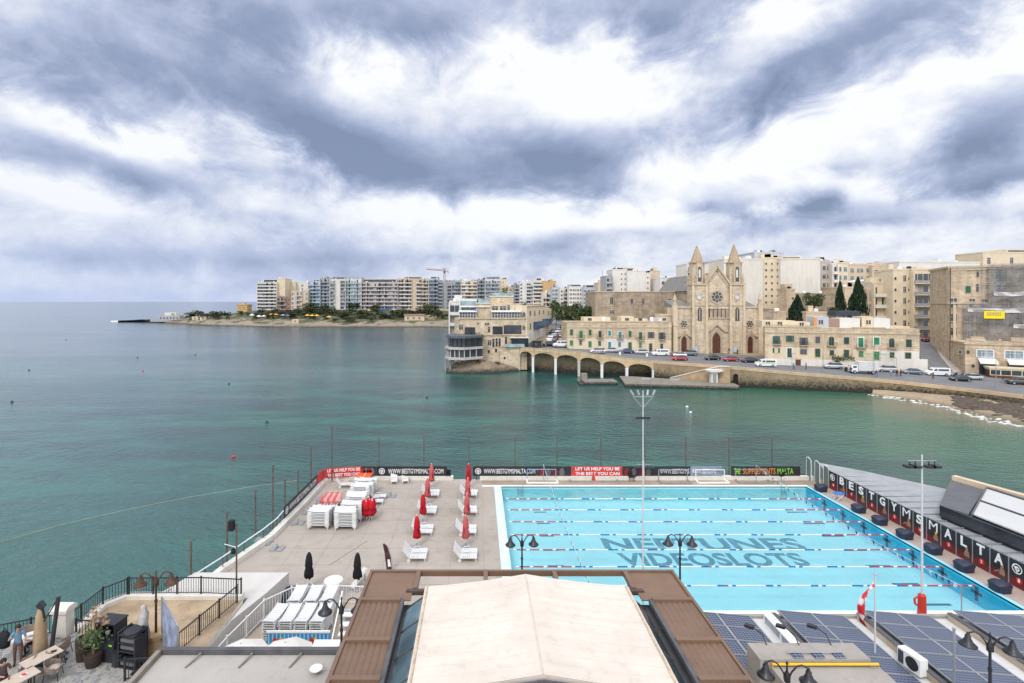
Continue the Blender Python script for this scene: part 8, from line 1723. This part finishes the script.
def vehicle_data(kind):
    d={}
    q=MB()
    if kind=='car':
        section(q,[(-2.05,.35,.70,.70,.62),(-1.9,.25,.86,.80,.74),(-1.0,.22,.94,.84,.78),(.6,.22,.95,.85,.78),(1.5,.22,.98,.84,.76),(2.0,.30,.92,.76,.68),(2.08,.40,.80,.70,.62)]); d['body']=q.data('body',[PAINTS['silver']],True)
        q=MB(); section(q,[(-1.0,.93,.96,.76,.74),(-.30,.93,1.40,.76,.60),(.9,.94,1.43,.76,.60),(1.75,.95,1.0,.72,.66)]); d['cabin']=q.data('cabin',[GLASS],True)
        q=MB(); section(q,[(-.28,1.39,1.43,.60,.56),(.2,1.41,1.47,.61,.57),(.9,1.41,1.46,.60,.55)]); d['roof']=q.data('roof',[PAINTS['silver']],True); wx_=(-1.25,1.28); L2=2.06; r_=.31; hw=.80
    elif kind=='van':
        section(q,[(-2.45,.40,.85,.80,.72),(-2.25,.28,1.05,.90,.84),(-1.45,.26,1.28,.93,.86),(-.75,.26,1.92,.93,.80),(2.3,.26,1.95,.93,.82),(2.42,.40,1.85,.90,.80)]); d['body']=q.data('body',[PAINTS['white']],False)
        q=MB(); q.add([(-1.48,-.78,1.30),(-1.48,.78,1.30),(-.80,.74,1.84),(-.80,-.74,1.84)],[(0,3,2,1)]); 
        for a in (-1,1): q.add([(-1.2,a*.945,1.22),(-.35,a*.945,1.22),(-.35,a*.90,1.72),(-.85,a*.90,1.72)],[(0,1,2,3)]); q.add([(-.2,a*.945,1.22),(2.1,a*.945,1.22),(2.1,a*.90,1.70),(-.2,a*.90,1.70)],[(0,1,2,3)])
        d['cabin']=q.data('side_glass',[GLASS]); wx_=(-1.55,1.5); L2=2.45; r_=.34; hw=.88
    elif kind=='suv':
        section(q,[(-2.15,.40,.85,.74,.66),(-1.95,.32,1.0,.84,.78),(-1.05,.28,1.08,.88,.82),(.6,.28,1.10,.88,.82),(1.95,.30,1.12,.86,.78),(2.12,.42,1.0,.78,.70)]); d['body']=q.data('body',[PAINTS['silver']],True)
        q=MB(); section(q,[(-1.05,1.07,1.10,.80,.78),(-.45,1.07,1.60,.80,.66),(1.5,1.08,1.62,.80,.66),(2.02,1.09,1.15,.74,.70)]); d['cabin']=q.data('cabin',[GLASS],True)
        q=MB(); section(q,[(-.42,1.58,1.63,.66,.62),(.5,1.60,1.68,.67,.62),(1.5,1.60,1.66,.66,.60)]); d['roof']=q.data('roof',[PAINTS['silver']],True); wx_=(-1.35,1.35); L2=2.13; r_=.36; hw=.84
    else: # lorry
        section(q,[(-2.9,.5,1.3,.92,.86),(-2.75,.45,2.05,.95,.82),(-1.35,.45,2.1,.95,.85)]); d['body']=q.data('body',[PAINTS['white']])
        q=MB(); q.box(-1.25,-1.05,.75,3.0,1.05,2.95); d['cargo_box']=q.data('cargo_box',[mat('grey white cargo box',(.58,.58,.57),.5,.05,1,.4,streak=.2)])
        q=MB(); q.add([(-2.86,-.8,1.35),(-2.86,.8,1.35),(-2.78,.78,1.92),(-2.78,-.78,1.92)],[(0,3,2,1)]); [q.add([(-2.5,a*.965,1.3),(-1.6,a*.965,1.3),(-1.6,a*.93,1.9),(-2.4,a*.93,1.9)],[(0,1,2,3)]) for a in (-1,1)]; d['cabin']=q.data('cab_glass',[GLASS]); wx_=(-2.1,1.9); L2=2.9; r_=.42; hw=.9
    q=MB(); q.lathe([(r_*.5,-.11),(r_,-.10),(r_,.10),(r_*.5,.11)],(0,0,0),16); d['wheel']=q.data('wheel',[TYRE]); q=MB(); q.lathe([(r_*.6,-.115),(r_*.6,.115)],(0,0,0),12); d['rim']=q.data('rim',[STEEL]); d['spec']=(wx_,L2,r_,hw)
    q=MB(); q.box(-.06,-.16,-.07,.06,.16,.07); d['headlight']=q.data('headlight',[WPLAS]); d['tail']=q.data('tail_light',[mat('tail light red',(.35,.01,.01),.3)])
    return d
VD={k:vehicle_data(k) for k in ('car','van','suv','lorry')}; VP={}
def vehicle(kind,label,loc,rz,paint,group=None,stripe=None):
    d=VD[kind]; r=thing({'car':'parked_car','van':'van','suv':'parked_car','lorry':'lorry'}[kind],label,{'car':'car','van':'van','suv':'car','lorry':'lorry'}[kind],loc,rz,group); (a,c),L2,r_,hw=d['spec']
    for k in ('body','roof'):
        if k in d: o=place(k,d[k],r); o.material_slots[0].link='OBJECT'; o.material_slots[0].material=PAINTS[paint]
    for k in ('cabin','cargo_box'):
        if k in d: place(d[k].name.split('.')[0],d[k],r)
    for x in (a,c):
        for y in (-hw,hw): w=place('wheel',d['wheel'],r,(x,y,r_)); w.rotation_euler=(R(90),0,0); place('rim',d['rim'],w)
    for y in (-.55,.55): place('headlight',d['headlight'],r,(-L2+.06,y,.72 if kind!='lorry' else .8)); place('tail_light',d['tail'],r,(L2-.04 if kind!='lorry' else 3.0,y,.75))
    if stripe:
        q=MB()
        for y in (-.965,.965): q.box(-2.0,y-.012,.98,2.2,y+.012,1.12)
        q.build('stripe',stripe,r)
    return r
from mathutils.bvhtree import BVHTree
GQ=MB(); GQ.v=list(ROADMB.v); GQ.f=list(ROADMB.f)
for r0,r1 in zip(rows,rows[1:]):
    for i in range(len(r0)-1): n_=len(GQ.v); GQ.v+=[tuple(r0[i]),tuple(r0[i+1]),tuple(r1[i+1]),tuple(r1[i])]; GQ.f.append((n_,n_+1,n_+2,n_+3))
BV=BVHTree.FromPolygons(GQ.v,GQ.f)
def road_at(px,py,t0=0,t1=1.15):
    c0=Vector((0,0,CAMZ)); h=BV.ray_cast(c0,(P(px,py,100)-c0).normalized())[0]
    if h: return h+Vector((0,0,.01))
    k=(px-CX)/F; best=None
    def cut(L_):
        for A,B in zip(L_,L_[1:]):
            d=B-A; den=d.x-k*d.y
            if abs(den)<1e-9: continue
            t=(k*A.y-A.x)/den
            if -.001<=t<=1.001: return A.lerp(B,t)
        return L_[-1].copy()
    a=cut(WP); b_=cut(BP); a.z-=.9; b_.z-=.9
    for i in range(120):
        t=lerp(t0,t1,i/119); p=a.lerp(b_,t); y=HY-(p.z-CAMZ)*F/p.y
        if best is None or abs(y-py)<best[0]: best=(abs(y-py),p)
    return best[1]
RZL=math.atan2(-6,22); RZR=rzR
for px,py,kd,pt,rz,lab in ((611.6,352.6,'car','silver',0,'silver car parked under the teal shutters of the left house row'),(627,353.6,'car','navy',0,'navy car parked before the left house row'),(642.5,354.4,'car','silver',0,'pale silver car between the navy car and the white minivan'),(661,356,'van','white',0,'white minivan parked at the right end of the left house row'),(680,357.2,'car','white',-.1,'white car left of the church steps, behind the red car'),(690.5,355.8,'suv','grey',-.1,'blue grey car partly behind the white car near the church'),(680.8,360.8,'car','red',-.15,'bright red car nearest the parapet left of the church'),(713.6,360.3,'car','black',-.1,'black car parked in front of the main church door'),(732.2,361.6,'car','red',-.1,'dark red car parked in front of the right church tower'),(750.5,362.8,'car','black',-.1,'black car parked right of the dark red car'),(766.9,367,'van','white',-.15,'white van with a green stripe in front of the church corner'),(835,369.2,'suv','silver',RZR,'silver car parked along the garden wall left of the lorry'),(888.5,372.2,'suv','silver',RZR,'silver car parked along the garden wall right of the lorry'),(914.5,374.6,'car','grey',RZR,'blue grey hatchback parked at the end of the garden wall'),(939.5,376,'van','white',-.2,'white van at the foot of the ramp street'),(963,381.6,'car','black',-.2,'black car driving below the shop block'),(974.5,380.2,'car','silver',-.2,'silver car half hidden behind the black driving car'),(1022,385,'suv','dark',-.25,'dark car at the right edge before the kiosk')):
    p=road_at(px,py)+Vector((0,.75,.02)); vehicle(kd,lab,p,rz if px>600 else 0,pt,'vehicles along the bay road',LIME if 'green stripe' in lab else None)
p=road_at(862.5,373.4); r=vehicle('lorry','white box lorry on the road in front of the right house row',p,RZR,'white','vehicles along the bay road')
p=road_at(597.5,353.4); r=vehicle('suv','police car with blue and yellow checks beside the left house row',p,0,'white','vehicles along the bay road'); q=MB()
for k in range(5):
    for y in (-.905,.905): q.box(-1.7+k*.7,y-.012,.55,-1.35+k*.7,y+.012,.95,0); q.box(-1.35+k*.7,y-.012,.55,-1.0+k*.7,y+.012,.95,1)
q.box(-.1,-.5,1.66,.2,.5,1.78,0); q.build('livery',[BLUEB,YEL],r)
vehicle('car','dark red car standing at the top of the ramp street',RP[3].lerp(RP[2],.55)+Vector((0,-.5,.05)),.1,'red'); 
def on_street(px,py):
    best=None
    for i in range(100):
        t=i/99; A=rows[0][1].lerp(rows[1][1],t); B=rows[0][2].lerp(rows[1][2],t); k=(px-CX)/F; d=B-A; u=(k*A.y-A.x)/(d.x-k*d.y); p=A.lerp(B,u); y=HY-(p.z+.06-CAMZ)*F/p.y
        if best is None or abs(y-py)<best[0]: best=(abs(y-py),p+Vector((0,0,.07)))
    return best[1]
for k,(px,py,pt,kd) in enumerate(((551.5,341.5,'white','van'),(556,339.3,'red','car'),(555.5,335.8,'silver','car'),(559.5,337.5,'white','car'),(553.2,333.4,'dark','car'),(558.2,333.2,'white','suv'),(563,341,'silver','suv'),(549,348.6,'black','car'),(560.5,350.3,'white','van'),(565,336.6,'dark','car'))):
    vehicle(kd,['white van parked on the climbing street beside the corner house','red car parked on the climbing street','silver car parked behind the red car on the climbing street','white car in the middle of the climbing street','dark car at the far left of the climbing street','white car at the far end of the climbing street','silver car on the right kerb of the climbing street','black car at the street corner by the bus shelter','white van with pale roof at the corner before the left house row','dark car on the right at the far end of the street'][k],on_street(px,py),R(60) if k<7 else (R(5) if k<9 else R(60)),pt,'cars on the climbing street')
# scooters
for k in range(5):
    p=road_at(952+k*3.2,376.5+k*.25); r=thing('scooter','%s motor scooter, %s in the row at the foot of the ramp pavement'%(['dark','silver'][1-(k%2)] if False else ('dark' if k%2 else 'silver'),['leftmost','second','middle','fourth','rightmost'][k]),'scooter',p,R(70),'parked scooters'); q=MB(); q.bar((-.5,0,.35),(.3,0,.4),.3,.25); q.bar((.0,0,.6),(.7,0,.75),.28,.2); q.bar((-.5,0,.3),(-.7,0,1.0),.25,.1); q.tube([(-.7,-.3,1.05),(-.7,.3,1.05)],.03,5); q.build('body',DARKM if k%2 else PAINTS['silver'],r)
    for x in (-.65,.65): q=MB(); q.lathe([(.25,-.06),(.25,.06)],(0,0,0),12); w=q.build('wheel',TYRE,r); w.rotation_euler=(R(90),0,0); w.location=(x,0,.25)
# people along the bay
for k,(px,py,t,l,ps,lab) in enumerate(((793.6,369.8,CLOTHT,CLOTHD,'walk','person in a teal jacket walking by the parapet near the church corner'),(806,369.6,CLOTHD,CLOTHD,'stand','person in dark clothes standing by the parapet before the house row'),(876.6,377,CLOTHD,JEAN,'walk','person in dark top and jeans by the parapet right of the lorry'),(891,376,CLOTHW,JEAN,'stand','person in pale clothes in the group by the parapet'),(897,376.6,CLOTHD,CLOTHD,'walk','person in dark clothes in the middle of the group by the parapet'),(900.8,376.4,CLOTHR,CLOTHD,'stand','person in a red jacket at the right of the group by the parapet'),(933.2,379.4,CLOTHR,CLOTHD,'walk','person in a red jacket walking alone before the white van'),(737.6,354.8,CLOTHD,CLOTHD,'stand','person in dark clothes standing before the right church tower'),(729,354,CLOTHD,JEAN,'walk','person walking right of the main church door'),(531,347,CLOTHD,CLOTHD,'stand','person in dark clothes beside the terrace canopy'),(536,348.3,CLOTHW,CLOTHD,'walk','person in a pale top near the bus shelter'),(568,352.6,CLOTHD,CLOTHD,'stand','person in dark clothes at the corner of the left house row'),(604,354,CLOTHD,CLOTHD,'walk','person in dark clothes walking past the police car'),(851,373.5,CLOTHD,CLOTHD,'stand','person standing in front of the lorry cab'),(1003,383,CLOTHD,JEAN,'walk','person crossing the road below the kiosk'))):
    p=road_at(px,py); person(ps,lab,p,R(40*k),t,l,'people along the bay road')
# street furniture of the bay road
p=road_at(537.5,349.5); r=thing('bus_shelter','small dark glass bus shelter on the pavement near the climbing street','shelter',p,.1); q=MB(); q.box(-1.6,-.1,2.4,1.6,1.3,2.6); q.build('roof',DARKM,r); q=MB(); q.box(-1.5,1.1,.1,1.5,1.2,2.4); q.box(-1.5,0,.1,-1.4,1.1,2.4); q.build('pane',GLASS,r); q=MB(); [q.bar((x,0,0),(x,0,2.4),.1) for x in (-1.5,1.5)]; q.build('post',DARKM,r)
for k,(px,py,h) in enumerate(((874,375.6,7.5),(996,388.5,8),(792,370.5,4.2),(823,371.5,4.2),(573,352.2,6))):
    p=road_at(px,py); r=thing('lamp_post','slim grey lamp post %s'%['beside the white lorry','before the kiosk','left of the silver car by the garden wall','right of the silver car by the garden wall','before the left house row'][k],'lamp post',p,0,'lamp posts on the bay road'); q=MB(); q.tube([(0,0,0),(0,0,h),(0,-.9,h+.2)],[.08,.05,.04],6); q.build('post',GREYM,r); q=MB(); q.box(-.12,-1.4,h+.1,.12,-.8,h+.22); q.build('lamp_head',STEEL,r)
s=MB()
for A,B in zip(WP,WP[1:]):
    d=B-A; n_=Vector((-d.y,d.x,0)).normalized()*2.1; n=max(1,int(d.length/1.8))
    for k in range(n): p=A+n_+d*(k/n)-Vector((0,0,.78)); s.tube([p,p+Vector((0,0,.9))],.05,5)
    s.bar(A+n_+Vector((0,0,.1)),B+n_+Vector((0,0,.1)),.05); s.bar(A+n_-Vector((0,0,.3)),B+n_-Vector((0,0,.3)),.04)
solo(s,'guard_rail',STEEL,'long low steel pedestrian guard rail along the bay pavement','guard rail')
for k,(px,py,m) in enumerate(((681,359,LIME),(672,357.5,REDP),(620,355,WPAINT),(647,356.5,WPAINT),(846,371.5,DARKM))):
    p=road_at(px,py,-.0); r=thing('litter_bin','%s litter bin on the bay pavement'%['lime green','bright red','white, by the navy car,','white, by the minivan,','dark'][k],'bin',p,0); q=MB(); q.lathe([(.3,0),(.34,.9),(.3,.98)],(0,0,0),10); q.build('bin_body',m,r); q=MB(); q.lathe([(.36,.98),(.3,1.1),(.05,1.14)],(0,0,0),10); q.build('lid',DARKM,r)
# buoys on the water
for k,(px,py,m) in enumerate(((143,371,REDP),(29,370.2,DARKM),(137.5,357.6,DARKM),(195.5,355,DARKM),(12,402,DARKM),(267,422.5,DARKM),(312,372.5,REDP),(427,398,DARKM),(233.5,457,REDP),(725,383,WPAINT),(690.5,412.5,WPAINT),(687,407,WPAINT),(229,384,DARKM),(66,340,DARKM))):
    p=G(px,py,0); r=thing('mooring_buoy','%s floating buoy on the open bay%s'%({'red paint':'small red','black painted metal':'small dark','white paint':'small white'}[m.name],[', far left of the red one',' at the left edge',' near the far red buoy',' in the middle distance',' lowest at the left edge',' nearest the deck corner',' far out in the middle',' right of the middle',' nearest the sun deck',' near the stone quay',' in the cove, right one',' in the cove, left one',' left of the middle',' farthest on the left'][k]),'buoy',p,0,'buoys on the bay'); q=MB(); u=max(.35,p.y/500); q.lathe([(.1,-.25),(.42,-.1),(.46,.12),(.3,.36),(.06,.46)],(0,0,0),10); q.build('float',m,r); q=MB(); q.tube([(0,0,.4),(0,0,.75)],.04,5); q.build('ring',DARKM,r); r.scale=(.5+u*.25,)*3
pr=[G(-10,545,0),G(60,525,0),G(130,509,0),G(184,498,0),G(255,486,0),G(300,480,0)]; s=MB(); s.tube([p+Vector((0,0,.0)) for p in pr],.025,5); solo(s,'float_rope',mat('buff rope',(.32,.33,.27),.8),'thin pale float rope lying on the water left of the deck','rope')
# label check
for o in col.objects:
    if o.get('label') and len(o['label'].split())>16: print('LONG',len(o['label'].split()),o.name,o['label'])
